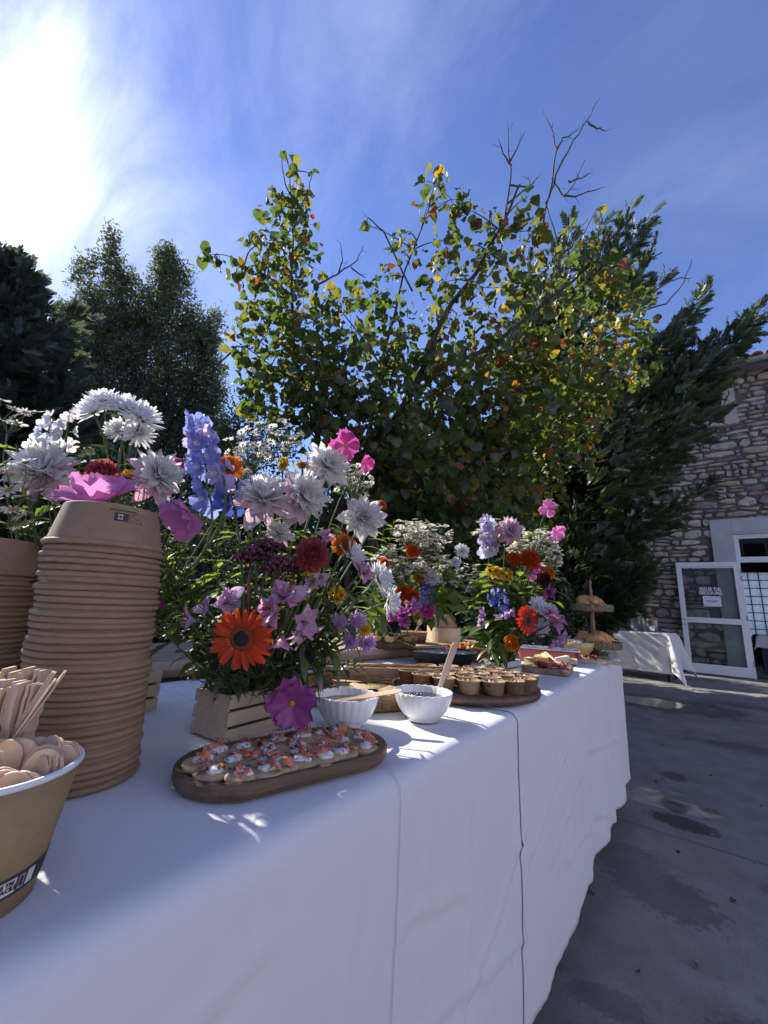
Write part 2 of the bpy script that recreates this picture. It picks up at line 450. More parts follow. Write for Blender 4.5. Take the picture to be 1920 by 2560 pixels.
def build_stones():
    rnd = random.Random(5); stones = []
    z = 0.0; rows = []
    while z < 6.05:
        h = rnd.choice((0.075, 0.095, 0.115, 0.14, 0.165, 0.20)); rows.append((z, h)); z += h
    def zb(x, i): return 0.022 * noise.noise(Vector((x * 2.1, i * 3.7, 0.5))) + 0.016 * noise.noise(Vector((x * 5.3, i * 9.1, 4.5)))
    for i, (z0, h) in enumerate(rows):
        x = -3.3 + rnd.uniform(-.2, 0)
        lean = rnd.uniform(-.02, .02)
        while x < 3.3:
            w = min(0.55, max(0.09, rnd.lognormvariate(math.log(0.215), 0.42))); 
            if h > 0.17: w *= 1.15
            x2 = x + w; cx = x + w / 2
            pieces = [(0.0, 1.0)]
            if h > 0.12 and rnd.random() < 0.34: s_ = rnd.uniform(.35, .65); pieces = [(0, s_), (s_, 1)]
            for (f0, f1) in pieces:
                g = rnd.uniform(0.005, 0.012)
                def bz(xx, f): return z0 + f * h + zb(xx, i) * (1 - f) + zb(xx, i + 1) * f
                q = [(x + g, bz(x, f0) + g), (cx, bz(cx, f0) + g - rnd.uniform(0, .006)), (x2 - g, bz(x2, f0) + g), (x2 - g + rnd.uniform(-.012, .004), (bz(x2, f0) + bz(x2, f1)) / 2), (x2 - g, bz(x2, f1) - g), (cx, bz(cx, f1) - g + rnd.uniform(-.004, .004)), (x + g, bz(x, f1) - g), (x + g - rnd.uniform(-.012, .004), (bz(x, f0) + bz(x, f1)) / 2)]
                hh = (f1 - f0) * h
                for c in (0, 2, 4, 6):   # knocked-off corners
                    kx = rnd.uniform(0.0, min(.34 * w, .06)); kz = rnd.uniform(0.0, .34 * hh)
                    sx = 1 if c in (0, 6) else -1; sz = 1 if c in (0, 2) else -1
                    q[c] = (q[c][0] + sx * kx * rnd.random(), q[c][1] + sz * kz)
                ccx = sum(p[0] for p in q) / 8; ccz = sum(p[1] for p in q) / 8
                if (ccx > 0.44 and ccx < 2.9 and ccz < 2.93) or (0.08 < ccx < 1.10 and 4.9 < ccz < 5.9): continue
                stones.append((ccx, ccz, w * hh, [(a - ccx, b_ - ccz) for a, b_ in q]))
            x = x2
    vis = [s for s in stones if -1.75 < s[0] < 1.75 and (s[1] < 5.3 or s[0] > 0.4)]
    vis.sort(key=lambda s: -s[2]); top = set(id(s) for s in vis[:296])
    rest = MB(); 
    for s in stones:
        vs, fs = stone_mesh(s[3], rnd, '')
        mi = rnd.choices((0, 1, 2, 3, 4), (46, 36, 7, 12, 1.2))[0]
        if id(s) in top:
            q = MB(); q.add(vs, fs, 0, False); q.build('stone', M_stones[mi], house, Matrix.Translation((s[0], 0, s[1])))
        else: rest.add(vs, fs, mi, False, Matrix.Translation((s[0], 0, s[1])))
    tag(rest.build('stonework', M_stones, house), kind='stuff')
build_stones()

# render surround, transom, frame of the doorway
b = MB(); b.box((0.594, -0.03, 1.474), (0.33, 0.10, 2.95)); b.box((1.68, -0.032, 2.795), (1.84, 0.104, 0.31)); b.box((2.76, -0.03, 1.474), (0.32, 0.10, 2.95)); part(b, 'door_surround', M_render)
tr = empty('transom', (0, 0, 0)); tr.parent = house
b = MB(); b.box((1.69, 0.02, 2.60), (1.86, 0.09, 0.075)); b.box((1.69, 0.02, 2.155), (1.86, 0.10, 0.10)); b.box((0.80, 0.021, 2.38), (0.07, 0.088, 0.36)); b.box((2.58, 0.021, 2.38), (0.07, 0.088, 0.36)); b.box((1.69, 0.021, 2.38), (0.07, 0.088, 0.36))
b.build('frame', M_alu, tr)
for x0, x1 in ((0.837, 1.653), (1.727, 2.543)):
    b = MB(); b.box(((x0 + x1) / 2, 0.02, 2.384), (x1 - x0, 0.008, 0.352)); b.build('pane', M_glass, tr)
b = MB(); b.box((0.785, 0.02, 1.05), (0.045, 0.09, 2.1)); b.box((2.595, 0.02, 1.05), (0.045, 0.09, 2.1)); part(b, 'door_frame', M_alu)
# dark hall behind the doorway, with a glass block window in its back wall
GB = dict(x0=0.62, z0=0.62, s=0.192, g=0.016, nx=7, nz=8, y=4.05)
hx1 = GB['x0'] + GB['nx'] * (GB['s'] + GB['g']); hz1 = GB['z0'] + GB['nz'] * (GB['s'] + GB['g'])
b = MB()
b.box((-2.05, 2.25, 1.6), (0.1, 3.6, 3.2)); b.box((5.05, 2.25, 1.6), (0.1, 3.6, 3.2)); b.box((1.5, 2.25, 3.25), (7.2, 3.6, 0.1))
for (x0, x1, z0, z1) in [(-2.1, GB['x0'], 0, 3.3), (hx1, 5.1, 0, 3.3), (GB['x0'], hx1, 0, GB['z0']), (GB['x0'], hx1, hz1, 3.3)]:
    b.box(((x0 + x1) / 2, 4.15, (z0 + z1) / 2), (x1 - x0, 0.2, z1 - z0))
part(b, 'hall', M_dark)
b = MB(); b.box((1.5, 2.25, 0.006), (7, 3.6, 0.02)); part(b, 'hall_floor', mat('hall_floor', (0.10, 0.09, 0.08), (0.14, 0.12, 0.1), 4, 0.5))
def gblock_mat():
    m, t, out = base_mat('glass_block')
    tr = N(t, 'ShaderNodeBsdfTranslucent'); tr.inputs['Color'].default_value = (0.86, 0.9, 0.88, 1)
    g = N(t, 'ShaderNodeBsdfGlossy'); g.inputs['Roughness'].default_value = 0.12
    tp = N(t, 'ShaderNodeBsdfTransparent'); tp.inputs['Color'].default_value = (0.8, 0.85, 0.82, 1)
    mx = N(t, 'ShaderNodeMixShader'); mx.inputs[0].default_value = 0.06; m2 = N(t, 'ShaderNodeMixShader'); m2.inputs[0].default_value = 0.12
    t.links.new(tr.outputs[0], mx.inputs[1]); t.links.new(tp.outputs[0], mx.inputs[2]); t.links.new(mx.outputs[0], m2.inputs[1]); t.links.new(g.outputs[0], m2.inputs[2])
    t.links.new(m2.outputs[0], out.inputs['Surface']); return m
M_gb = gblock_mat()
q = MB(); s = GB['s'] / 2
vs, fs = [], []
n = 6
for i in range(n + 1):
    for j in range(n + 1):
        u, w = -1 + 2 * i / n, -1 + 2 * j / n
        r = math.hypot(u, w); edge = max(abs(u), abs(w))
        vs.append((u * s, -0.012 - 0.022 * math.cos(r * 6.5) * (edge < 0.99), w * s))
for i in range(n):
    for j in range(n): a = i * (n + 1) + j; fs.append((a, a + n + 1, a + n + 2, a + 1))
q.add(vs, fs)
gb_me = q.mesh('glass_block', M_gb)
for i in range(GB['nx']):
    for j in range(GB['nz']):
        link('glass_block', gb_me, house, Matrix.Translation((GB['x0'] + (i + .5) * (GB['s'] + GB['g']), 4.12, GB['z0'] + (j + .5) * (GB['s'] + GB['g']))))
b = MB()
for i in range(GB['nx'] + 1): b.box((GB['x0'] + i * (GB['s'] + GB['g']), 4.10, (GB['z0'] + hz1) / 2), (GB['g'], 0.06, hz1 - GB['z0']))
for j in range(GB['nz'] + 1): b.box(((GB['x0'] + hx1) / 2, 4.101, GB['z0'] + j * (GB['s'] + GB['g'])), (hx1 - GB['x0'], 0.056, GB['g']))
part(b, 'glass_block_joint', M_dark)

# the open door leaf, swung back nearly flat against the wall
door = empty('door', (0.775, -0.118, 0.02)); door.parent = house; door.rotation_euler = (0, 0, R(3.0))
def dbox(b, x0, x1, z0, z1, y=0.0, d=0.05, mi=0): return b.box(((x0 + x1) / 2, y, (z0 + z1) / 2), (x1 - x0, d, z1 - z0), mi, None, 0.0)
b = MB(); dbox(b, -0.97, -0.885, 0, 2.08); dbox(b, -0.085, 0, 0, 2.08); dbox(b, -0.885, -0.085, 1.995, 2.08); dbox(b, -0.885, -0.085, 0, 0.17); dbox(b, -0.885, -0.085, 0.92, 1.02)
dbox(b, -0.945, -0.06, 1.965, 1.985, -0.035, 0.02)
b.build('frame', M_alu, door)
b = MB(); dbox(b, -0.885, -0.085, 0.17, 0.92, 0, 0.006); b.build('pane', M_glass, door)
b = MB(); dbox(b, -0.885, -0.085, 1.02, 1.995, 0, 0.006); b.build('pane', M_glass, door)
b = MB(); b.tube([(-0.93, -0.026, 0.98), (-0.93, -0.065, 0.98), (-0.80, -0.065, 0.975)], 0.009, 8); b.box((-0.93, -0.03, 0.98), (0.03, 0.012, 0.05)); b.build('handle', M_alu, door)
b = MB(); b.box((-0.93, -0.027, 0.875), (0.012, 0.008, 0.035)); b.build('lock', M_dark, door)
for z in (0.2, 1.0, 1.72, 1.86):
    b = MB(); b.tube([(0.012, -0.03, z), (0.012, -0.03, z + 0.09)], 0.011, 8); b.build('hinge', M_alu2, door)
b = MB(); dbox(b, -0.60, -0.33, 1.235, 1.43, -0.006, 0.002); note = b.build('notice', mat('paper', (0.72, 0.74, 0.78), (0.78, 0.80, 0.83), 6, 0.8), door)
M_ink = mat('grey_ink', (0.12, 0.12, 0.14), None, rough=0.8); M_wink = mat('white_vinyl', (0.85, 0.85, 0.85), None, rough=0.6)
b = MB()
for zz, x0, x1 in ((1.345, -0.56, -0.37), (1.328, -0.545, -0.385), (1.311, -0.53, -0.40)): dbox(b, x0, x1, zz - 0.0035, zz + 0.0035, -0.0085, 0.001)
dbox(b, -0.475, -0.455, 1.402, 1.408, -0.0085, 0.001)
b.build('printed_lines', M_ink, door)
def text(name, body, size, m, parent, M, align='CENTER', sx=1.0, bold=0.0):
    cu = bpy.data.curves.new(name, 'FONT'); cu.body = body; cu.size = size; cu.align_x = align; cu.extrude = 0.0004; cu.offset = bold; cu.space_line = 0.9; cu.resolution_u = 2
    tmp = bpy.data.objects.new('tmp', cu); COL.objects.link(tmp)
    dg = bpy.context.evaluated_depsgraph_get(); dg.update()
    me = bpy.data.meshes.new_from_object(tmp.evaluated_get(dg)); bpy.data.objects.remove(tmp); bpy.data.curves.remove(cu)
    me.materials.clear(); me.materials.append(m)
    return link(name, me, parent, M)
text('lettering', 'ISSUE DE\nSECOURS', 0.082, M_wink, door, Matrix.Translation((-0.475, -0.006, 1.535)) @ Matrix.Rotation(R(90), 4, 'X'), bold=0.0025)

# upper window, its dressed stone jamb and sill, the lamp box
b = MB(); b.box((0.99, -0.035, 5.47), (0.22, 0.13, 0.78)); part(b, 'window_jamb', M_dress)
b = MB(); b.box((0.88, -0.05, 4.985), (0.44, 0.16, 0.19), 0, None, 0.008); b.box((0.42, -0.048, 4.985), (0.47, 0.155, 0.188), 0, None, 0.008); part(b, 'window_sill', M_dress)
b = MB(); b.box((0.49, 0.30, 5.47), (0.78, 0.02, 0.78)); part(b, 'window_dark_panel', mat('dark_panel', (0.05, 0.04, 0.03), (0.10, 0.08, 0.06), 10, 0.8, stretch=(1, 1, .1)))  # dark panel standing in for the dark window opening
b = MB(); b.box((1.70, -0.09, 5.55), (0.10, 0.14, 0.16), 0, None, 0.01); part(b, 'wall_lamp', M_alu)

# roof: canal tiles over the eave, zinc gutter
roof = empty('roof', (0, 0, 6.12)); roof.parent = house
SL = R(17)
me_b = MB(); me_b.box((-0.5, 2.75, 0.0), (17, 6.4, 0.06), 0, Matrix.Rotation(SL, 4, 'X')); me_b.build('roof_deck', mat('roof_deck', (0.22, 0.11, 0.07), (0.3, 0.16, 0.1), 5, 0.9), roof)
q = MB(); vs, fs = [], []
for i, y in enumerate((0.0, 0.42)):
    r0 = 0.105 if i == 0 else 0.085
    for k in range(9):
        a = math.pi * k / 8
        for rr in (r0, r0 - 0.016): vs.append((rr * math.cos(a), y, rr * math.sin(a) * 0.9 + (0.03 if i == 0 else 0.0)))
for k in range(8):
    a0 = k * 2; b0 = 18 + k * 2
    fs += [(a0, a0 + 2, b0 + 2, b0), (a0 + 1, b0 + 1, b0 + 3, a0 + 3), (a0, a0 + 1, a0 + 3, a0 + 2)]
q.add(vs, fs); tile_me = q.mesh('tile', M_tile)
rt = random.Random(3)
for i in range(36):
    for j in range(8):
        M = Matrix.Rotation(SL, 4, 'X') @ Matrix.Translation((-3.78 + i * 0.21 + rt.uniform(-.012, .012), -0.50 + j * 0.36 + rt.uniform(-.02, .02), 0.045 + rt.uniform(0, .012))) @ Matrix.Rotation(rt.uniform(-.03, .03), 4, 'Z')
        link('tile', tile_me, roof, M)
b = MB()
prof = [(0.075 * math.cos(a), 0.075 * math.sin(a)) for a in [math.pi + math.pi * k / 10 for k in range(11)]]
vs, fs = [], []
for x in (-8.9, 7.9):
    for (py, pz) in prof: vs.append((x, -0.52 + py, -0.13 + pz))
for k in range(10): fs.append((k, k + 1, 12 + k, 11 + k))
b.add(vs, fs); b.tube([(-8.9, -0.595, -0.128), (7.9, -0.595, -0.128)], 0.009, 8); b.box((-0.5, -0.30, -0.20), (16.8, 0.30, 0.03))
b.build('gutter', M_zinc, roof)

# ================================================================== unseen houses added beside and behind the viewer to bounce sunlight
M_bounce = mat('bounce_wall', (0.47, 0.49, 0.66), (0.57, 0.59, 0.76), 3, 0.9, 0.3, 40)  # tinted to colour the light bounced onto the tablecloth
M_shut = mat('grey_shutter', (0.20, 0.23, 0.24), (0.26, 0.29, 0.30), 6, 0.7)
def added_house(name, loc, rz, L, H, label, wins):
    o = empty(name, loc, (0, 0, R(rz)), label, 'building')
    b = MB(); b.box((0, 0.25, H / 2), (L, 0.5, H)); b.build('wall', M_bounce, o)
    b = MB(); b.box((0, 0.5, H + 0.12), (L + .6, 2.0, 0.2), 0, None); b.build('roof', M_tile, o)
    for (x, z, w, h) in wins:
        q = MB(); q.box((x, -0.02, z), (w, 0.06, h)); wi = q.build('window', M_alu, o)
        q = MB(); q.box((x, -0.054, z), (w - .12, 0.01, h - .12)); q.build('pane', M_dark, wi)
        for s in (-1, 1): q = MB(); q.box((x + s * (w * .76), -0.03, z), (w * .5, 0.04, h)); q.build('shutter', M_shut, o)
    return o
added_house('added_bounce_house', (7.5, 0.5, 0), -90, 18, 6.0, 'unseen pale house added beside the viewer to bounce sunlight onto the tablecloth', [(-6, 1.6, 1, 1.5), (-2, 1.6, 1, 1.5), (2, 1.6, 1, 1.5), (6, 1.6, 1, 1.5), (-6, 4.4, 1, 1.4), (-2, 4.4, 1, 1.4), (2, 4.4, 1, 1.4), (6, 4.4, 1, 1.4)])
added_house('added_bounce_barn', (1.0, -9.0, 0), 180, 14, 6.5, 'unseen pale barn added behind the viewer for bounced light and darker reflections', [(-4, 1.6, 1.2, 1.6), (0, 1.6, 1.2, 1.6), (4, 1.6, 1.2, 1.6), (-2, 4.6, 1, 1.3), (3, 4.6, 1, 1.3)])


# ================================================================== trees
M_bark = mat('bark', (0.035, 0.029, 0.024), (0.085, 0.07, 0.057), 18, 0.95, 0.8, 45, stretch=(1, 1, .35))
M_twig = mat('twig', (0.07, 0.055, 0.045), (0.12, 0.10, 0.08), 30, 0.9)
LEAFS = [thin_mat('hazel_leaf_green', (0.040, 0.072, 0.018), (0.066, 0.105, 0.025), 0.5, (0.20, 0.29, 0.03), 0.05, 14, rnd=0.3),
         thin_mat('hazel_leaf_olive', (0.085, 0.10, 0.022), (0.14, 0.14, 0.03), 0.58, (0.34, 0.33, 0.03), 0.05, 14, rnd=0.25),
         thin_mat('hazel_leaf_yellow', (0.22, 0.18, 0.025), (0.32, 0.22, 0.03), 0.58, (0.66, 0.47, 0.04), 0.04, 10, rnd=0.2),
         thin_mat('hazel_leaf_brown', (0.13, 0.055, 0.02), (0.22, 0.10, 0.03), 0.4, (0.34, 0.12, 0.02), 0.04, 10, rnd=0.25),
         thin_mat('hazel_leaf_red', (0.34, 0.06, 0.02), (0.42, 0.16, 0.03), 0.45, (0.65, 0.10, 0.02), 0.04, 10, rnd=0.2)]
def hazel_leaf(fold, droop, wav, seed):
    """roundish toothed leaf, length 1 along +X, blade towards +Z"""
    out = [(0.0, 0.0), (-0.02, 0.20), (0.14, 0.42), (0.38, 0.50), (0.62, 0.45), (0.80, 0.27), (0.90, 0.10), (1.06, 0.0)]
    rr = random.Random(seed)
    pts = [(x, y) for x, y in out] + [(x, -y) for x, y in reversed(out[1:-1])]
    pts = [(x * rr.uniform(.95, 1.05), y * rr.uniform(.9, 1.08)) for x, y in pts]
    mid = [(0.22, 0), (0.5, 0), (0.78, 0)]
    def zz(x, y): return abs(y) * fold - droop * x * x + wav * math.sin(x * 9 + seed) * y + 0.04 * math.sin(y * 14 + seed)
    V = [(x, y, zz(x, y)) for x, y in pts + mid]
    n = len(pts); m0, m1, m2 = n, n + 1, n + 2
    F = [(0, m0, 1), (1, m0, 2), (2, m0, m1), (2, m1, 3), (3, m1, 4), (4, m1, m2), (4, m2, 5), (5, m2, 6), (6, m2, 7)]
    F += [(7, m2, 8), (8, m2, 9), (9, m2, 10), (10, m2, m1), (10, m1, 11), (11, m1, 12), (12, m1, m0), (12, m0, 13), (13, m0, 0)]
    return np.array(V), np.array(F)
HL = [hazel_leaf(0.28, 0.22, 0.25, 1), hazel_leaf(0.05, 0.40, 0.35, 2), hazel_leaf(-0.25, 0.15, 0.4, 3), hazel_leaf(0.5, 0.5, 0.3, 4)]

def rand_rots(n, up_bias=0.6, hang=0.4, rng=RNG):
    """(n,3,3) frames: x = leaf axis, z = blade normal"""
    z = rng.normal(size=(n, 3)) ; z[:, 2] += up_bias * 2; z /= np.linalg.norm(z, axis=1)[:, None]
    x = rng.normal(size=(n, 3)); x[:, 2] -= hang * 2
    x -= z * (x * z).sum(1)[:, None]; x /= np.linalg.norm(x, axis=1)[:, None]
    y = np.cross(z, x)
    return np.stack([x, y, z], axis=2)
def in_ball(n, rng=RNG, hollow=0.35):
    d = rng.normal(size=(n, 3)); d /= np.linalg.norm(d, axis=1)[:, None]
    r = rng.uniform(hollow ** 3, 1, size=n) ** (1 / 3)
    return d * r[:, None]

def leaf_mix(rng, n, w):
    return rng.choice(len(w), size=n, p=np.array(w) / sum(w))

PXM = 1.1573 / 1003.0       # metres per picture unit at one metre, used to size the crown clumps
def hazel():
    root = empty('hazel_tree', (-3.0, 3.7, 0), label='broad autumn tree with large yellowing leaves and bare twigs behind the buffet', cat='tree')
    O = Vector(root.location)
    L = lambda p: Vector(p) - O
    tr = MB()
    base = Vector((0, 0, 0))
    stems = [
        ([(-2.96, 3.71, 0.0), (-2.857, 3.510, 1.625), (-2.695, 3.340, 2.651), (-2.248, 3.447, 3.471), (-2.084, 3.447, 3.908), (-1.867, 3.490, 4.338), (-1.611, 3.584, 4.695), (-1.436, 3.619, 5.041), (-1.268, 3.658, 5.351), (-1.113, 3.676, 5.701)], 0.055, 0.012),
        ([(-2.93, 3.77, 0.0), (-2.835, 3.569, 1.793), (-2.598, 3.465, 2.788), (-2.311, 3.425, 3.381), (-1.943, 3.553, 3.646), (-1.594, 3.699, 3.753), (-1.117, 3.882, 4.119), (-0.881, 3.924, 4.283), (-0.666, 4.034, 4.479), (-0.456, 4.110, 4.769)], 0.05, 0.010),
        ([(-3.12, 3.64, 0.0), (-3.183, 3.383, 1.784), (-3.393, 3.093, 2.819), (-3.487, 2.815, 3.539), (-3.522, 2.711, 3.805), (-3.518, 2.610, 4.171), (-3.477, 2.483, 4.721), (-3.420, 2.421, 5.090), (-3.384, 2.318, 5.544), (-3.376, 2.169, 6.087)], 0.045, 0.004),
        ([(-2.79, 3.96, 0.0), (-2.700, 4.225, 1.896), (-2.091, 4.404, 2.896), (-1.548, 4.763, 3.678), (-0.975, 5.059, 4.178), (-0.466, 5.464, 4.707), (-0.110, 5.696, 4.848)], 0.045, 0.006),
        ([(-3.06, 3.90, 0.0), (-3.034, 3.609, 1.982), (-2.967, 3.516, 3.066), (-2.851, 3.527, 3.925), (-2.679, 3.493, 4.502), (-2.535, 3.455, 5.020), (-2.290, 3.374, 5.370), (-2.110, 3.382, 5.822)], 0.035, 0.005),
        ([(-3.487, 2.815, 3.539), (-3.609, 2.540, 3.588), (-3.777, 2.288, 3.748), (-3.875, 2.101, 3.823)], 0.012, 0.003),
        ([(-3.488, 2.545, 4.479), (-3.596, 2.331, 4.665), (-3.797, 2.077, 4.700), (-3.865, 1.918, 4.800), (-4.056, 1.697, 4.747)], 0.012, 0.003),
        ([(-3.393, 3.093, 2.819), (-3.390, 2.704, 3.015), (-3.569, 2.392, 3.039), (-3.718, 2.238, 3.178)], 0.012, 0.003),
        ([(-2.851, 3.527, 3.925), (-3.026, 3.109, 4.331), (-3.181, 2.759, 4.552)], 0.012, 0.004),
    ]
    anchors = []
    for pts, r0, r1 in stems:
        P = [L(p) for p in pts]
        Q = []
        for i in range(len(P) - 1):      # smooth it a little
            a = P[max(0, i - 1)]; b_ = P[i]; c = P[i + 1]; d = P[min(len(P) - 1, i + 2)]
            for k in range(4):
                t = k / 4
                q = 0.5 * ((2 * b_) + (c - a) * t + (2 * a - 5 * b_ + 4 * c - d) * t * t + (-a + 3 * b_ - 3 * c + d) * t ** 3)
                Q.append(q + Vector((vn(q, 3), vn(q + Vector((5, 0, 0)), 3), 0)) * 0.02)
        Q.append(P[-1])
        rad = [r0 + (r1 - r0) * (i / (len(Q) - 1)) ** 0.8 for i in range(len(Q))]
        tr.tube(Q, rad, 8)
        anchors += [(q, r) for q, r in zip(Q, rad)]
    tr.build('trunk', M_bark, root)
    # bare twigs
    tw = MB()
    bare = [
        [(-0.922, 3.810, 5.162), (-0.791, 3.777, 5.624), (-0.726, 3.730, 5.959), (-0.730, 3.679, 6.126), (-0.792, 3.575, 6.325)],
        [(-0.778, 3.794, 5.600), (-0.665, 3.800, 5.879), (-0.561, 3.824, 6.073), (-0.425, 3.874, 6.264), (-0.317, 3.889, 6.497)],
        [(-0.425, 3.874, 6.264), (-0.341, 3.953, 6.210), (-0.270, 4.013, 6.189)],
        [(-0.726, 3.730, 5.959), (-0.654, 3.751, 6.082), (-0.513, 3.827, 6.189)],
        [(-0.868, 3.789, 5.377), (-0.775, 3.800, 5.586), (-0.714, 3.883, 5.461), (-0.604, 3.929, 5.591), (-0.484, 3.943, 5.865)],
        [(-0.714, 3.883, 5.461), (-0.554, 3.999, 5.481), (-0.362, 4.118, 5.581)],
        [(-0.659, 3.881, 5.612), (-0.556, 3.944, 5.668), (-0.453, 4.006, 5.729)],
        [(-1.205, 3.842, 4.877), (-1.036, 3.820, 5.136), (-0.922, 3.810, 5.162)], [(-0.823, 4.049, 4.590), (-0.805, 3.949, 4.986), (-0.868, 3.789, 5.377)],
        [(-1.312, 3.682, 5.150), (-1.190, 3.598, 5.767), (-1.175, 3.529, 6.048), (-1.158, 3.444, 6.389)],
        [(-1.181, 3.554, 5.946), (-1.094, 3.575, 6.104), (-1.014, 3.584, 6.286)], [(-1.176, 3.569, 5.905), (-1.230, 3.488, 6.044), (-1.261, 3.421, 6.195)],
        [(-1.246, 3.636, 5.484), (-1.137, 3.692, 5.583), (-1.017, 3.750, 5.702), (-0.945, 3.777, 5.798)], [(-1.205, 3.606, 5.700), (-1.094, 3.697, 5.682), (-1.021, 3.747, 5.702), (-1.032, 3.709, 5.803)],
        [(-0.815, 3.849, 4.723), (-0.681, 3.928, 4.803), (-0.546, 3.981, 4.979), (-0.412, 4.013, 5.227)],
        [(-2.395, 3.470, 4.756), (-2.530, 3.030, 5.344), (-2.670, 2.879, 5.496), (-2.693, 2.892, 5.387)],
        [(-3.210, 2.694, 4.700), (-3.022, 2.803, 4.819), (-2.831, 2.905, 4.976), (-2.746, 2.915, 5.169)], [(-3.022, 2.803, 4.819), (-2.961, 2.800, 4.995), (-2.965, 2.743, 5.183)], [(-2.904, 2.870, 4.902), (-2.760, 3.012, 4.792)],
        [(-0.095, 5.530, 4.883), (0.104, 5.657, 4.971), (0.312, 5.738, 5.245), (0.422, 5.737, 5.542)], [(-0.079, 5.495, 5.046), (0.130, 5.601, 5.233), (0.279, 5.697, 5.301), (0.399, 5.786, 5.308)],
        [(-3.409, 2.372, 5.290), (-3.303, 2.375, 5.565), (-3.202, 2.389, 5.786), (-3.146, 2.372, 5.993)], [(-3.303, 2.375, 5.565), (-3.432, 2.201, 5.825), (-3.431, 2.109, 6.148)],
        [(-3.852, 2.058, 4.618), (-3.761, 2.051, 4.885), (-3.660, 2.082, 5.048)], [(-3.908, 2.112, 3.694), (-4.049, 2.050, 3.533), (-4.102, 1.981, 3.632)],
    ]
    rr = random.Random(21)
    for pts in bare:
        P = [L(p) for p in pts]; n = len(P)
        P2 = []
        for i in range(n - 1):
            for k in range(3): P2.append(P[i].lerp(P[i + 1], k / 3) + Vector([rr.gauss(0, 0.006) for _ in range(3)]))
        P2.append(P[-1])
        tw.tube(P2, [0.0095 * (1 - i / len(P2)) + 0.0028 for i in range(len(P2))], 5)
        for i in range(2, len(P2), 2):      # side spurs
            d = Vector([rr.gauss(0, 1) for _ in range(3)]).normalized(); d = (d + (P2[i] - P2[i - 1]).normalized() * 1.2).normalized()
            tw.tube([P2[i], P2[i] + d * rr.uniform(.03, .12)], [0.003, 0.0015], 4)
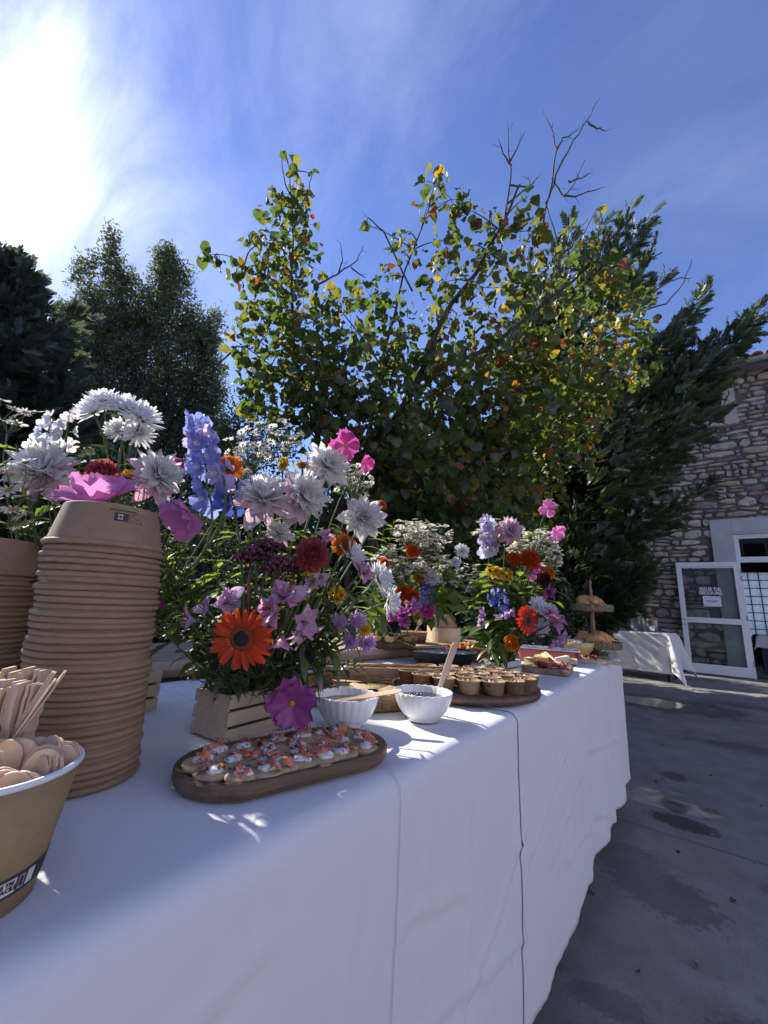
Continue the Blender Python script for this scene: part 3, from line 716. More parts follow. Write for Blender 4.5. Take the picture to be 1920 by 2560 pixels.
    # leaf clumps: (centre, radius in picture units, density)
    clumps = [
        ((-3.405, 2.116, 6.192),11,1.00), ((-3.308, 2.257, 5.962),26,0.50), ((-3.148, 2.376, 5.972),12,0.80), ((-3.395, 2.252, 5.747),42,0.90), ((-3.569, 2.176, 5.548),40,1.00), ((-3.253, 2.396, 5.622),38,0.80), ((-3.440, 2.349, 5.288),66,1.00), ((-3.626, 2.240, 4.902),62,1.10), ((-3.361, 2.501, 4.970),58,1.00),
        ((-3.579, 2.397, 4.480),78,1.10), ((-3.402, 2.655, 4.323),80,1.10), ((-3.730, 2.299, 4.103),58,1.00), ((-3.593, 2.506, 3.745),85,1.32), ((-3.739, 2.297, 3.501),50,1.08), ((-3.204, 2.797, 3.769),85,1.32), ((-3.454, 2.597, 3.214),90,1.65), ((-3.666, 2.305, 3.082),40,1.35), ((-3.843, 2.154, 3.724),24,1.20), ((-3.118, 2.849, 3.235),90,1.80),
        ((-4.011, 1.721, 4.781),26,1.00), ((-3.974, 1.844, 4.767),18,0.80), ((-3.887, 2.009, 4.694),30,0.80), ((-3.760, 2.112, 4.676),30,0.90), ((-3.867, 2.084, 3.900),18,1.00),
        ((-3.053, 2.870, 4.506),40,0.90), ((-3.036, 3.132, 4.220),70,1.00), ((-2.845, 3.213, 4.720),44,0.90), ((-2.954, 3.175, 3.706),90,1.32), ((-2.679, 3.493, 4.502),60,0.90), ((-2.722, 3.315, 5.009),28,0.80), ((-2.449, 3.294, 5.222),44,0.80), ((-2.691, 2.886, 5.414),7,1.00), ((-2.370, 3.282, 5.475),20,0.80),
        ((-1.879, 3.097, 5.674),34,1.10), ((-1.964, 3.099, 5.440),30,0.90), ((-1.750, 3.245, 5.504),36,1.10), ((-1.634, 3.361, 5.410),34,0.90), ((-1.910, 3.390, 5.156),46,0.80), ((-1.652, 3.464, 5.002),50,0.80), ((-1.377, 3.465, 5.149),38,1.10), ((-1.345, 3.574, 4.854),46,1.00), ((-0.994, 3.543, 5.311),20,1.10), ((-1.079, 3.555, 5.042),36,1.10), ((-0.950, 3.679, 4.955),32,1.20),
        ((-0.628, 3.904, 5.032),16,1.00), ((-0.380, 4.037, 5.229),10,1.00), ((-0.525, 3.918, 4.673),36,1.10), ((-0.377, 4.068, 4.543),34,1.10), ((-0.260, 4.319, 4.566),34,0.90), ((-0.363, 4.588, 4.522),60,1.00), ((-0.182, 5.312, 4.826),40,1.10), ((-0.167, 5.546, 4.634),34,1.10), ((-0.402, 5.245, 4.472),60,1.00), ((-0.633, 4.526, 4.607),70,0.90),
        ((-0.879, 4.115, 4.796),60,0.70), ((-1.183, 3.917, 4.675),60,0.80), ((-1.571, 3.656, 4.550),70,0.80), ((-2.011, 3.588, 4.785),60,0.80), ((-1.047, 4.291, 4.320),90,0.90), ((-1.484, 3.979, 4.241),90,0.90), ((-2.014, 3.724, 4.301),80,0.90), ((-2.400, 3.527, 3.955),80,1.20), ((-0.652, 5.010, 4.036),80,1.20), ((-0.309, 5.574, 4.161),50,1.20), ((-1.084, 4.558, 3.875),100,1.20), ((-1.535, 4.091, 3.715),100,1.32), ((-2.021, 3.758, 3.581),95,1.32), ((-2.478, 3.490, 3.291),95,1.65), ((-2.802, 3.143, 3.051),90,1.80),
        ((-1.937, 3.955, 3.116),105,1.65), ((-1.497, 4.419, 3.258),105,1.65), ((-1.020, 4.878, 3.517),90,1.65), ((-0.714, 5.239, 3.660),60,1.35), ((-2.466, 3.802, 2.823),100,1.80), ((-2.053, 4.327, 2.681),100,1.80), ((-1.546, 4.690, 2.767),90,1.80), ((-1.102, 5.127, 3.013),70,1.35), ((-2.837, 3.571, 2.639),90,1.80), ((-2.749, 4.058, 2.346),90,1.65), ((-2.292, 4.432, 2.261),90,1.65), ((-1.865, 4.893, 2.381),80,1.65), ((-1.386, 5.061, 2.486),60,1.35), ((-0.852, 4.260, 2.609),22,1.20), ((-0.726, 4.380, 2.524),14,1.50), ((-3.139, 3.161, 2.676),70,1.80),
        ((-2.966, 4.202, 1.849),90,1.5), ((-2.558, 3.090, 2.132),70,1.3), ((-2.158, 3.168, 2.341),80,1.3), ((-1.857, 3.381, 2.405),80,1.2), ((-2.666, 2.876, 2.590),70,1.2), ((-2.193, 3.026, 2.744),70,1.1), ((-1.637, 3.779, 2.189),80,1.2), ((-1.996, 3.551, 2.027),80,1.3), ((-2.462, 4.774, 1.786),90,1.50), ((-3.316, 3.650, 2.254),80,1.80), ((-1.915, 5.166, 1.880),80,1.50)]
    rng = np.random.default_rng(4)
    pos, siz, mats_, = [], [], []
    CV = np.array(CAM_ROT)
    for (c, r, dens) in clumps:
        c = np.array(c); d = -(CV.T @ (c - np.array([0, 0, 1.0])))[2]
        rw = r * PXM * d
        n = max(2, int(dens * 2.5 * (rw / 0.069) ** 2))
        p = c + in_ball(n, rng, 0.2) * rw * np.array([1, 1, 1.0])
        right = (p[:, 0] * 0.8 + p[:, 1] * 0.6) / 1.3
        pos.append(p); siz.append(np.clip(rng.lognormal(math.log(0.089), 0.34, n), .035, .13))
        warm = np.clip((right[:, ] + 0.2) / 2.2, 0.02, 1)       # the right-hand limbs have turned further
        hi = np.clip((p[:, 2] - 3.1) / 3.2, 0, 1)
        for i in range(n):
            w = warm[i] * 0.5 + hi[i] * 0.28
            mats_.append(rng.choice(5, p=np.array([1.7, .60 + .9 * w, .03 + .34 * w, .03 + .30 * w, .008 + .04 * w]) / (1.7 + .60 + .03 + .03 + .008 + 1.58 * w)))
        # twig from the nearest stem into the clump
        cl = Vector(c) - O
        a = min(anchors, key=lambda q: (q[0] - cl).length + 0.25 * max(0, q[0].z - cl.z))[0]
        m_ = a.lerp(cl, 0.5) + Vector((0, 0, 0.05))
        tw.tube(bez(a, a.lerp(m_, .7), m_, cl, 5), [0.009, 0.008, 0.007, 0.006, 0.004, 0.003], 5)
        for k in range(min(7, n // 6 + 1)):
            e = Vector(p[rng.integers(n)]) - O
            tw.tube([cl, cl.lerp(e, .5) + Vector((0, 0, -.01)), e], [0.0035, 0.0028, 0.0015], 4)
    tag(tw.build('twigs', M_twig, root), kind='stuff')
    pos = np.concatenate(pos) - np.array(O); siz = np.concatenate(siz); mats_ = np.array(mats_)
    rot = rand_rots(len(pos), 0.35, 0.55, rng)
    var = rng.integers(0, 4, len(pos))
    wp = pos + np.array(O)
    depth = -((wp - np.array([0, 0, 1.0])) @ CV)[:, 2]
    order = np.argsort(-(siz / depth)); big = order[:290]; rest = order[290:]
    mesh_c = {}
    for i in big:
        key = (int(var[i]), int(mats_[i]))
        if key not in mesh_c: mesh_c[key] = np_mesh('leaf', HL[key[0]][0], HL[key[0]][1], LEAFS[key[1]], smooth=True)
        M = Matrix([list(r_) + [0] for r_ in rot[i] * siz[i]] + [[0, 0, 0, 1]]); M.translation = Vector(pos[i])
        link('leaf', mesh_c[key], root, M)
    Vs, Fs, Mi, off = [], [], [], 0
    for v in range(4):
        idx = rest[var[rest] == v]
        V, F = scatter(HL[v][0], HL[v][1], rot[idx] * siz[idx][:, None, None], pos[idx])
        Vs.append(V); Fs.append(F + off); off += len(V); Mi.append(np.repeat(mats_[idx], len(HL[v][1])))
    o = link('crown', np_mesh('crown', np.concatenate(Vs), np.concatenate(Fs), LEAFS, np.concatenate(Mi), True), root)
    tag(o, kind='stuff')
    return root
hazel()

# ---- conifers: feathery sprays of scale leaves along rising plumes
def frond_tpl():
    V, F = [], []
    def blade(p, d, l, w, zz):
        b_ = len(V); p = Vector(p); d = Vector(d).normalized(); s = Vector((-d.y, d.x, 0)) * w
        V.extend([tuple(p), tuple(p + d * l * .45 + s + Vector((0, 0, zz))), tuple(p + d * l), tuple(p + d * l * .45 - s - Vector((0, 0, zz)))])
        F.extend([(b_, b_ + 1, b_ + 2), (b_, b_ + 2, b_ + 3)])
    blade((0, 0, 0), (1, 0, 0), 1.0, 0.045, 0.02)
    for i, x in enumerate((0.08, 0.22, 0.36, 0.5, 0.64, 0.76)):
        l = 0.48 * (1 - 0.55 * x)
        for s in (-1, 1):
            blade((x, 0, 0), (0.85, s * 0.55, 0.18 * math.sin(i * 2.1 + s)), l, 0.052, 0.03)
    return np.array(V), np.array(F)
FT = frond_tpl()
M_cyp = thin_mat('cypress_foliage', (0.026, 0.046, 0.018), (0.046, 0.072, 0.026), 0.35, (0.14, 0.19, 0.04), 0.05, 6, rnd=0.1)
M_cyp_pale = thin_mat('cypress_foliage_pale', (0.05, 0.085, 0.028), (0.085, 0.12, 0.04), 0.35, (0.26, 0.30, 0.06), 0.05, 6, rnd=0.1)  # paler green; plumes marked for it are coloured as sunlit
M_cyp_l = thin_mat('conifer_foliage', (0.042, 0.065, 0.046), (0.068, 0.095, 0.065), 0.45, (0.16, 0.19, 0.08), 0.05, 6, rnd=0.1)
def conifer(name, base, top, plumes, mats_, label, size=0.16, seed=1, per=120, trunk_r=0.11, group=None):
    rng = np.random.default_rng(seed)
    root = empty(name, base, label=label, cat='tree', group=group); O = np.array(base, float)
    t = MB(); bs, tp = Vector((0, 0, 0)), Vector(top) - Vector(base)
    t.tube([bs, bs.lerp(tp, .3) + Vector((.05, 0, 0)), bs.lerp(tp, .65), tp], [trunk_r, trunk_r * .8, trunk_r * .5, 0.01], 9)
    t.build('trunk', M_bark, root)
    br = MB(); P, S, D, MI = [], [], [], []
    for pl in plumes:
        a, e, w = np.array(pl[0], float), np.array(pl[1], float), pl[2]
        mi = pl[3] if len(pl) > 3 else 0
        ax = e - a; ln = np.linalg.norm(ax); axn = ax / ln
        n = int(per * max(0.35, ln * w / 0.45))
        tt = rng.uniform(0, 1, n) ** 0.9
        rad = w * np.clip(1.1 - tt, 0.05, 1) ** 0.75 * np.sqrt(rng.uniform(0.02, 1, n))
        u = np.cross(axn, [0.1, 0.2, 1]); u /= np.linalg.norm(u); v = np.cross(axn, u)
        th = rng.uniform(0, 2 * np.pi, n)
        off = u * np.cos(th)[:, None] + v * np.sin(th)[:, None]
        p = a + ax * tt[:, None] + off * rad[:, None] + np.array([0, 0, -0.12 * ln]) * (tt * (1 - tt))[:, None] * 2
        d = axn * 1.0 + off * 0.75 + rng.normal(size=(n, 3)) * 0.42 + np.array([0, 0, .28])
        P.append(p); D.append(d); S.append(size * rng.uniform(.6, 1.35, n) * np.clip(1.15 - 0.35 * tt, .5, 1.2)); MI.append(np.where(rng.random(n) < (0.8 if mi else 0.2), 1, 0))
        A, E_ = Vector(a - O), Vector(e - O)
        br.tube([A, A.lerp(E_, .5) - Vector((0, 0, .06 * ln)), E_], [0.018, 0.012, 0.003], 5)
    tag(br.build('branches', M_bark, root), kind='stuff')
    P = np.concatenate(P) - O; D = np.concatenate(D); S = np.concatenate(S); MI = np.concatenate(MI)
    x = D / np.linalg.norm(D, axis=1)[:, None]
    r_ = rng.normal(size=x.shape); z = np.cross(x, r_); z /= np.linalg.norm(z, axis=1)[:, None]; y = np.cross(z, x)
    rot = np.stack([x, y, z], axis=2) * S[:, None, None]
    V, F = scatter(FT[0], FT[1], rot, P)
    tag(link('crown', np_mesh('crown', V, F, mats_, np.repeat(MI, len(FT[1]))), root), kind='stuff')
    return root

cy = []
def cyp_fill():
    r_ = random.Random(8); out = []
    # inner mass around the trunk
    for k in range(70):
        z = r_.uniform(0.5, 6.3); f = 1 - z / 8.2
        a = r_.uniform(0, 2 * math.pi); c = Vector((-1.75, 7.0, z))
        ln = r_.uniform(0.7, 1.25) * (0.45 + f)
        out.append((tuple(c), tuple(c + Vector((math.cos(a) * ln, math.sin(a) * ln * .8, ln * r_.uniform(.25, .75)))), r_.uniform(.26, .42)))
    return out
plumes = cyp_fill() + [
    ((-0.650, 6.423, 3.892), (1.247, 7.395, 5.564), .34), ((-0.249, 6.684, 4.051), (1.084, 7.345, 5.306), .34), ((-0.084, 6.922, 4.112), (0.897, 7.421, 4.990), .34), ((-0.509, 6.619, 4.483), (0.691, 7.100, 6.011), .22), ((-0.375, 6.660, 4.699), (0.444, 7.054, 5.511), .20), ((-0.815, 6.523, 4.451), (0.225, 7.029, 5.013), .22), ((-0.257, 6.907, 4.153), (0.467, 7.171, 5.167), .2),
    ((-0.838, 5.995, 5.779), (0.055, 6.310, 7.066), .22), ((-0.896, 6.019, 5.994), (-0.198, 6.198, 7.233), .18), ((-0.705, 6.283, 5.583), (0.031, 6.551, 6.614), .18), ((-0.789, 6.369, 5.509), (0.164, 6.771, 6.200), .18), ((-1.133, 5.907, 6.202), (-0.953, 5.775, 7.143), .16), ((-1.293, 5.910, 5.764), (-1.254, 5.652, 6.767), .2), ((-1.085, 6.148, 5.491), (-0.576, 6.077, 7.094), .22), ((-1.498, 5.839, 5.465), (-1.577, 5.492, 6.461), .2),
    ((-0.559, 6.372, 3.411), (0.660, 7.038, 4.342), .26, 1), ((-0.304, 6.600, 3.298), (0.616, 7.102, 4.002), .30), ((-0.596, 6.209, 3.431), (0.027, 6.547, 3.915), .22, 1), ((-0.644, 6.401, 3.082), (0.263, 6.931, 3.656), .32), ((-0.877, 6.283, 2.874), (0.068, 6.887, 3.288), .30), ((-0.979, 6.421, 2.571), (-0.124, 6.947, 3.019), .28), ((-0.874, 5.974, 3.057), (-0.281, 6.345, 3.344), .22, 1), ((-1.014, 5.977, 2.674), (-0.473, 6.310, 2.957), .2, 1),
    ((-1.255, 6.384, 1.961), (0.497, 7.426, 3.005), .16), ((-1.268, 6.413, 1.828), (-0.012, 7.182, 2.499), .2), ((-1.277, 6.273, 2.289), (-0.278, 6.964, 2.548), .24), ((-1.403, 6.387, 1.557), (-0.425, 6.967, 2.144), .26), ((-1.435, 6.458, 1.225), (-0.498, 7.045, 1.678), .28), ((-1.509, 6.459, 1.023), (-0.673, 7.028, 1.272), .26), ((-1.665, 6.529, 0.814), (-0.932, 7.039, 0.993), .28), ((-1.120, 6.027, 3.118), (-0.615, 6.181, 3.926), .34), ((-0.660, 6.530, 3.940), (-0.107, 6.807, 4.451), .34), ((-0.266, 6.825, 3.965), (0.323, 7.187, 4.274), .36), ((-0.072, 7.006, 4.303), (0.605, 7.373, 4.829), .36), ((-1.280, 6.067, 3.902), (-0.736, 6.200, 4.890), .32), ((-1.597, 6.143, 3.239), (-1.159, 6.193, 4.236), .34), ((-1.880, 6.292, 2.415), (-1.958, 5.951, 3.395), .4), ((-1.824, 6.470, 1.494), (-2.136, 5.978, 2.375), .4), ((-1.592, 6.419, 1.839), (-1.175, 6.497, 2.682), .34), ((-1.764, 6.674, 0.944), (-2.174, 6.228, 1.403), .4), ((-1.461, 6.514, 0.960), (-1.076, 6.632, 1.577), .3)]
conifer('cypress_tree', (-1.75, 7.0, 0), (-1.55, 7.1, 7.2), plumes, [M_cyp, M_cyp_pale], 'dark feathery cypress with long plumes leaning across the stone building', 0.24, 2, 130)

def conifer_plumes(c, h, r, n, seed):
    r_ = random.Random(seed); out = []
    for k in range(n):
        z = h * (k + .5) / n * 0.93 + .3; f = (1 - (z / h) ** 2.6) * 0.90 + 0.14
        a = k * 2.399 + r_.uniform(-.4, .4); ln = r * f * r_.uniform(.75, 1.15)
        b_ = Vector((c[0], c[1], z - .2))
        out.append((tuple(b_), tuple(b_ + Vector((math.cos(a) * ln, math.sin(a) * ln, ln * r_.uniform(.12, .5) + .1))), r_.uniform(.3, .5)))
    return out
conifer('conifer_tree', (-6.6, 0.35, 0), (-6.6, 0.35, 4.95), conifer_plumes((-6.6, 0.35), 5.0, 1.95, 96, 3), [M_cyp_l, M_cyp_l], 'dense dark conifer standing under the glare of the sun', 0.24, 5, 120)

# ---- small-leaved tree and shrubs
def small_leaf():
    V = [(0, 0, 0), (.35, .2, .04), (.7, .16, .03), (1, 0, -.08), (.7, -.16, .03), (.35, -.2, .04), (.45, 0, -.02)]
    F = [(0, 6, 1), (1, 6, 2), (2, 6, 3), (3, 6, 4), (4, 6, 5), (5, 6, 0)]
    return np.array(V), np.array(F)
SLF = small_leaf()
def leafy(name, base, clumps, mats_, label, leaf=0.06, dens=1.0, seed=1, up=0.5, hang=0.1, w=(1,), stems=None, cat='tree', group=None, trunk_r=0.09, spike=1.0, limb=1.0):
    rng = np.random.default_rng(seed); rr = random.Random(seed)
    root = empty(name, base, label=label, cat=cat, group=group); O = Vector(base)
    t = MB(); P, S = [], []
    for (c, r) in clumps:
        r = r if isinstance(r, (tuple, list)) else (r, r, r)
        n = int(dens * 8.0 * (r[0] * r[2]) / (leaf * leaf * 0.35))
        # fine shoots through the clump carry the leaves
        k = max(2, n // 14)
        q0 = np.array(c) + in_ball(k, rng, 0.1) * np.array(r) * 0.85
        d = rng.normal(size=(k, 3)) * 0.55 + np.array([0, 0, spike]); d /= np.linalg.norm(d, axis=1)[:, None]
        ii = rng.integers(0, k, n); tt = rng.uniform(-.5, .5, n) * leaf * 7
        P.append(q0[ii] + d[ii] * tt[:, None] + rng.normal(size=(n, 3)) * leaf * .55); S.append(leaf * rng.uniform(.65, 1.3, n))
        cl = Vector(c) - O
        hz = min(max(cl.z * 0.45, 0.1), cl.z)
        a = Vector((cl.x * .12, cl.y * .12, hz * 0.8))
        t.tube(bez(a, a.lerp(cl, .3) + Vector((0, 0, .15)), a.lerp(cl, .7) + Vector((0, 0, .1)), cl, 5), [trunk_r * q_ * limb for q_ in (.24, .19, .14, .10, .06)] + [.003], 5)
    zt = max(c[0][2] for c in clumps) * 0.5
    t.tube([(0, 0, -0.02), (0.03, 0.02, zt * .5), (0, 0, zt)], [trunk_r, trunk_r * .8, trunk_r * .5], 9)
    t.build('trunk', M_bark, root)
    P = np.concatenate(P) - np.array(O); S = np.concatenate(S)
    rot = rand_rots(len(P), up, hang, rng) * S[:, None, None]
    V, F = scatter(SLF[0], SLF[1], rot, P)
    mi = np.repeat(rng.choice(len(w), size=len(P), p=np.array(w) / sum(w)), len(SLF[1]))
    tag(link('crown', np_mesh('crown', V, F, mats_, mi), root), kind='stuff')
    return root
M_elm = thin_mat('elm_leaf', (0.05, 0.076, 0.038), (0.078, 0.11, 0.05), 0.55, (0.28, 0.33, 0.09), 0.08, 8, rnd=0.1)
M_elm2 = thin_mat('elm_leaf_pale', (0.06, 0.075, 0.03), (0.09, 0.10, 0.04), 0.5, (0.34, 0.34, 0.10), 0.08, 8, rnd=0.1)
s8 = PXM * 12.5
elm = [((-13.445, 2.855, 11.446),(14*s8,14*s8,50*s8)), ((-13.460, 3.125, 10.468),(28*s8,28*s8,60*s8)), ((-13.961, 2.630, 10.856),(9*s8,9*s8,45*s8)), ((-14.312, 2.448, 10.555),(14*s8,14*s8,32*s8)), ((-13.141, 3.443, 10.209),(16*s8,16*s8,45*s8)), ((-12.185, 3.958, 10.965),(24*s8,24*s8,45*s8)), ((-11.974, 4.276, 10.420),(44*s8,44*s8,62*s8)), ((-12.021, 4.041, 11.115),(12*s8,12*s8,40*s8)),
       ((-11.564, 4.903, 9.328),(24*s8,24*s8,34*s8)), ((-11.045, 5.291, 9.360),(20*s8,20*s8,22*s8)), ((-11.287, 5.311, 8.647),(36*s8,36*s8,40*s8)), ((-14.034, 2.856, 9.874),32*s8), ((-13.627, 3.320, 9.341),50*s8), ((-12.949, 3.868, 9.243),52*s8), ((-12.155, 4.501, 9.152),58*s8), ((-14.347, 2.862, 9.017),40*s8),
       ((-13.852, 3.473, 8.210),62*s8), ((-12.943, 4.193, 8.127),72*s8), ((-11.918, 4.999, 8.050),66*s8), ((-11.311, 5.533, 7.808),36*s8), ((-14.456, 3.101, 7.894),60*s8), ((-13.513, 4.086, 6.975),80*s8), ((-12.373, 4.979, 6.905),74*s8), ((-11.681, 5.496, 6.948),44*s8), ((-14.464, 3.456, 6.637),76*s8), ((-13.060, 4.786, 5.746),84*s8), ((-12.123, 5.446, 5.943),56*s8), ((-14.227, 3.953, 5.535),84*s8), ((-15.312, 2.941, 6.166),80*s8), ((-15.060, 2.729, 7.577),70*s8), ((-14.679, 2.573, 9.137),36*s8), ((-14.058, 3.078, 9.035),50*s8), ((-12.433, 4.093, 9.833),46*s8), ((-13.336, 3.698, 8.800),60*s8), ((-11.517, 5.138, 8.633),40*s8), ((-11.322, 5.725, 7.110),36*s8), ((-11.621, 5.702, 6.393),50*s8), ((-11.560, 5.908, 5.838),50*s8), ((-11.241, 6.226, 5.579),50*s8), ((-12.219, 5.655, 4.960),70*s8), ((-13.400, 4.852, 4.608),90*s8), ((-14.553, 3.989, 4.537),90*s8), ((-12.849, 4.664, 6.736),60*s8), ((-13.812, 4.063, 6.258),70*s8)]
leafy('elm_tree', (-11.8, 4.0, 0), elm, [M_elm, M_elm2], 'upright small-leaved tree with feathery shoots in the sun glare', 0.108, 2.3, 9, 0.4, -0.2, (3, 1), spike=1.5, trunk_r=0.16, limb=.4)
# tree added mostly out of view to shade the near half of the buffet; only its edge reaches into the picture
leafy('shade_tree', (-6.5, -1.0, 0), [((-6.4, -0.55, 5.3), .62), ((-6.4, -0.2, 4.7), .5), ((-6.5, -1.1, 5.9), .75), ((-6.4, -1.7, 5.2), .75), ((-6.5, -0.9, 4.9), .7), ((-6.4, -0.5, 5.95), .45), ((-6.5, -2.2, 5.8), .7), ((-6.4, -1.3, 6.6), .6), ((-6.4, -1.2, 4.3), .6), ((-6.5, -0.5, 4.2), .5), ((-6.4, -2.0, 4.4), .7), ((-6.5, -2.9, 5.2), .7), ((-6.4, -0.45, 6.3), .35)], [M_elm, M_elm2], 'dense leafy tree added by the conifer for shade, twigs across the sun', 0.085, 0.42, 19, 0.4, 0.0, (3, 1), spike=.8, trunk_r=0.14)
M_lau = thin_mat('laurel_leaf', (0.014, 0.028, 0.011), (0.028, 0.046, 0.016), 0.3, (0.10, 0.15, 0.02), 0.10, 8, rnd=0.1, rough=0.35)
M_lau2 = thin_mat('laurel_leaf_pale', (0.05, 0.075, 0.02), (0.08, 0.10, 0.03), 0.45, (0.25, 0.28, 0.04), 0.08, 8, rnd=0.1)
def shrub_clumps(c, h, r, n, seed):
    q = random.Random(seed); out = []
    for k in range(n):
        z = q.uniform(.25, h); a = q.uniform(0, 6.28); rad = r * math.sqrt(q.random()) * (1 - 0.45 * z / h)
        out.append(((c[0] + math.cos(a) * rad, c[1] + math.sin(a) * rad, z), q.uniform(.35, .6)))
    return out
for i, (x, y, h, r, lb) in enumerate([(-3.6, 1.5, 1.35, .8, 'low evergreen shrub behind the stacked kraft bowls'), (-3.7, 4.6, 2.6, 1.1, 'evergreen shrub in the shade of the broad autumn tree'), (-2.6, 5.6, 2.4, 1.0, 'evergreen shrub between the autumn tree and the cypress'), (-5.3, 3.3, 2.6, 1.1, 'evergreen shrub below the upright small-leaved tree'), (-5.6, 5.2, 3.2, 1.3, 'tall evergreen shrub at the far corner of the hedge'), (-4.2, 7.0, 3.4, 1.3, 'tall evergreen shrub beside the stone building'), (-3.3, 8.75, 3.0, 0.95, 'evergreen shrub added by the stone wall to shade the drinks table'), (-2.6, 5.0, 1.5, .6, 'small evergreen shrub at the foot of the autumn tree')]):  # the one by the stone wall is added to shade the drinks table
    leafy('evergreen_shrub', (x, y, 0), shrub_clumps((x, y), h, r, 22 if h > 2 else 14, 40 + i), [M_lau, M_lau2], lb, 0.065, 0.62, 60 + i, 0.5, 0.1, (6, 1), cat='shrub', group='evergreen shrubs behind the buffet', trunk_r=0.05)
# pale shrub seen between the two left trees and the one beside the cypress trunk
leafy('pale_shrub', (-5.7, 3.7, 0), [((-5.299, 3.156, 3.773),.26), ((-5.441, 3.129, 3.487),.34), ((-5.183, 3.322, 3.503),.34), ((-5.057, 3.297, 3.926),.16), ((-5.576, 3.088, 3.271),.3), ((-5.310, 3.347, 3.080),.4), ((-4.889, 3.602, 3.313),.4)], [M_lau2, M_elm2], 'pale leafy shrub peeping between the two tall trees', 0.06, 0.8, 77, 0.4, 0, (2, 1), cat='shrub', trunk_r=.04)
leafy('box_shrub', (-1.5, 5.9, 0), [((-1.45, 5.85, .75), .33), ((-1.3, 5.9, 1.05), .26), ((-1.62, 5.8, 1.15), .28), ((-1.35, 5.95, .45), .36), ((-1.75, 5.75, .6), .35), ((-1.5, 5.9, 1.4), .2)], [M_lau2, M_lau], 'small bright-leaved shrub at the foot of the cypress', 0.04, 0.6, 78, 0.4, 0, (2, 1), cat='shrub', trunk_r=.03)
# hedge that closes the garden
hedge = empty('garden_hedge', (-9.0, 1.5, 0), label='long dark clipped hedge closing the garden behind the trees', cat='hedge')
def hedge_mesh():
    rng = np.random.default_rng(33); n = 42000
    p = np.stack([rng.normal(0, .35, n), rng.uniform(-8, 9.5, n), rng.uniform(0, 1, n) ** .9 * 3.6], 1)
    p[:, 0] += np.where(rng.random(n) < .5, .45, -.45) * (rng.random(n) < .7)
    rot = rand_rots(n, .3, .2, rng) * rng.uniform(.12, .22, n)[:, None, None]
    V, F = scatter(SLF[0], SLF[1], rot, p)
    return np_mesh('foliage', V, F, [M_lau])
tag(link('foliage', hedge_mesh(), hedge), kind='stuff')
b = MB()
for k in range(22): y = -7.8 + k * .8; b.tube([(0, y, -.02), (.05, y + .05, 1.5), (0, y, 3.1)], [.035, .03, .01], 6)
tag(b.build('stems', M_bark, hedge), kind='stuff')


# ================================================================== buffet table and its cloths
def cloth_mat(name, c=(0.78, 0.78, 0.79)):
    m, t, out = base_mat(name)
    p = N(t, 'ShaderNodeBsdfPrincipled'); p.inputs['Roughness'].default_value = 0.85; p.inputs['Base Color'].default_value = (*c, 1)
    p.inputs['Sheen Weight'].default_value = 0.15
    v = coords(t)
    n = N(t, 'ShaderNodeTexNoise', ins={'Scale': 9.0, 'Detail': 5.0, 'Roughness': 0.55}); t.links.new(v, n.inputs['Vector'])
    w1 = N(t, 'ShaderNodeTexWave', wave_type='BANDS', bands_direction='Y', ins={'Scale': 420.0, 'Distortion': 1.0}); w2 = N(t, 'ShaderNodeTexWave', wave_type='BANDS', bands_direction='Z', ins={'Scale': 420.0, 'Distortion': 1.0})
    t.links.new(v, w1.inputs['Vector']); t.links.new(v, w2.inputs['Vector'])
    b = N(t, 'ShaderNodeBump', ins={'Strength': 0.22, 'Distance': 0.006}); t.links.new(n.outputs['Fac'], b.inputs['Height'])
    b2 = N(t, 'ShaderNodeBump', ins={'Strength': 0.25, 'Distance': 0.0008}); t.links.new(math_node(t, 'ADD', w1.outputs['Fac'], w2.outputs['Fac']), b2.inputs['Height']); t.links.new(b.outputs[0], b2.inputs['Normal']); t.links.new(b2.outputs[0], p.inputs['Normal'])
    tr = N(t, 'ShaderNodeBsdfTranslucent'); tr.inputs['Color'].default_value = (*c, 1)
    mx = N(t, 'ShaderNodeMixShader'); mx.inputs[0].default_value = 0.12
    t.links.new(p.outputs[0], mx.inputs[1]); t.links.new(tr.outputs[0], mx.inputs[2]); t.links.new(mx.outputs[0], out.inputs['Surface'])
    return m
M_cloth = cloth_mat('white_cotton')
M_steel = mat('steel', (0.5, 0.5, 0.5), (0.62, 0.62, 0.62), 20, 0.32, metal=1.0)
M_black = mat('black_metal', (0.02, 0.02, 0.02), None, rough=0.5)
M_ply = mat('table_ply', (0.4, 0.3, 0.2), (0.5, 0.4, 0.28), 8, 0.6)
TE, TB, TZ = -0.372, -1.215, 0.75          # front edge, back edge, height of the cloth
CREASE = [(-0.1, 0.60, 0.35, 0.66), (0.15, 0.20, 0.50, 0.52), (0.42, 0.15, 0.47, 0.70), (0.25, 0.12, 0.22, 0.68), (0.78, 0.10, 0.80, 0.70), (1.0, 0.15, 1.02, 0.68), (1.55, 0.12, 1.56, 0.70), (2.1, 0.12, 2.1, 0.70), (0.60, 0.40, 1.10, 0.28), (0.56, 0.56, 0.80, 0.50), (0.62, 0.25, 1.12, 0.50), (1.25, 0.33, 1.75, 0.47), (1.4, 0.30, 2.1, 0.22), (1.1, 0.42, 1.6, 0.60), (0.1, 0.52, 0.5, 0.30), (-0.3, 0.3, 0.3, 0.42), (1.8, 0.5, 2.6, 0.38)]
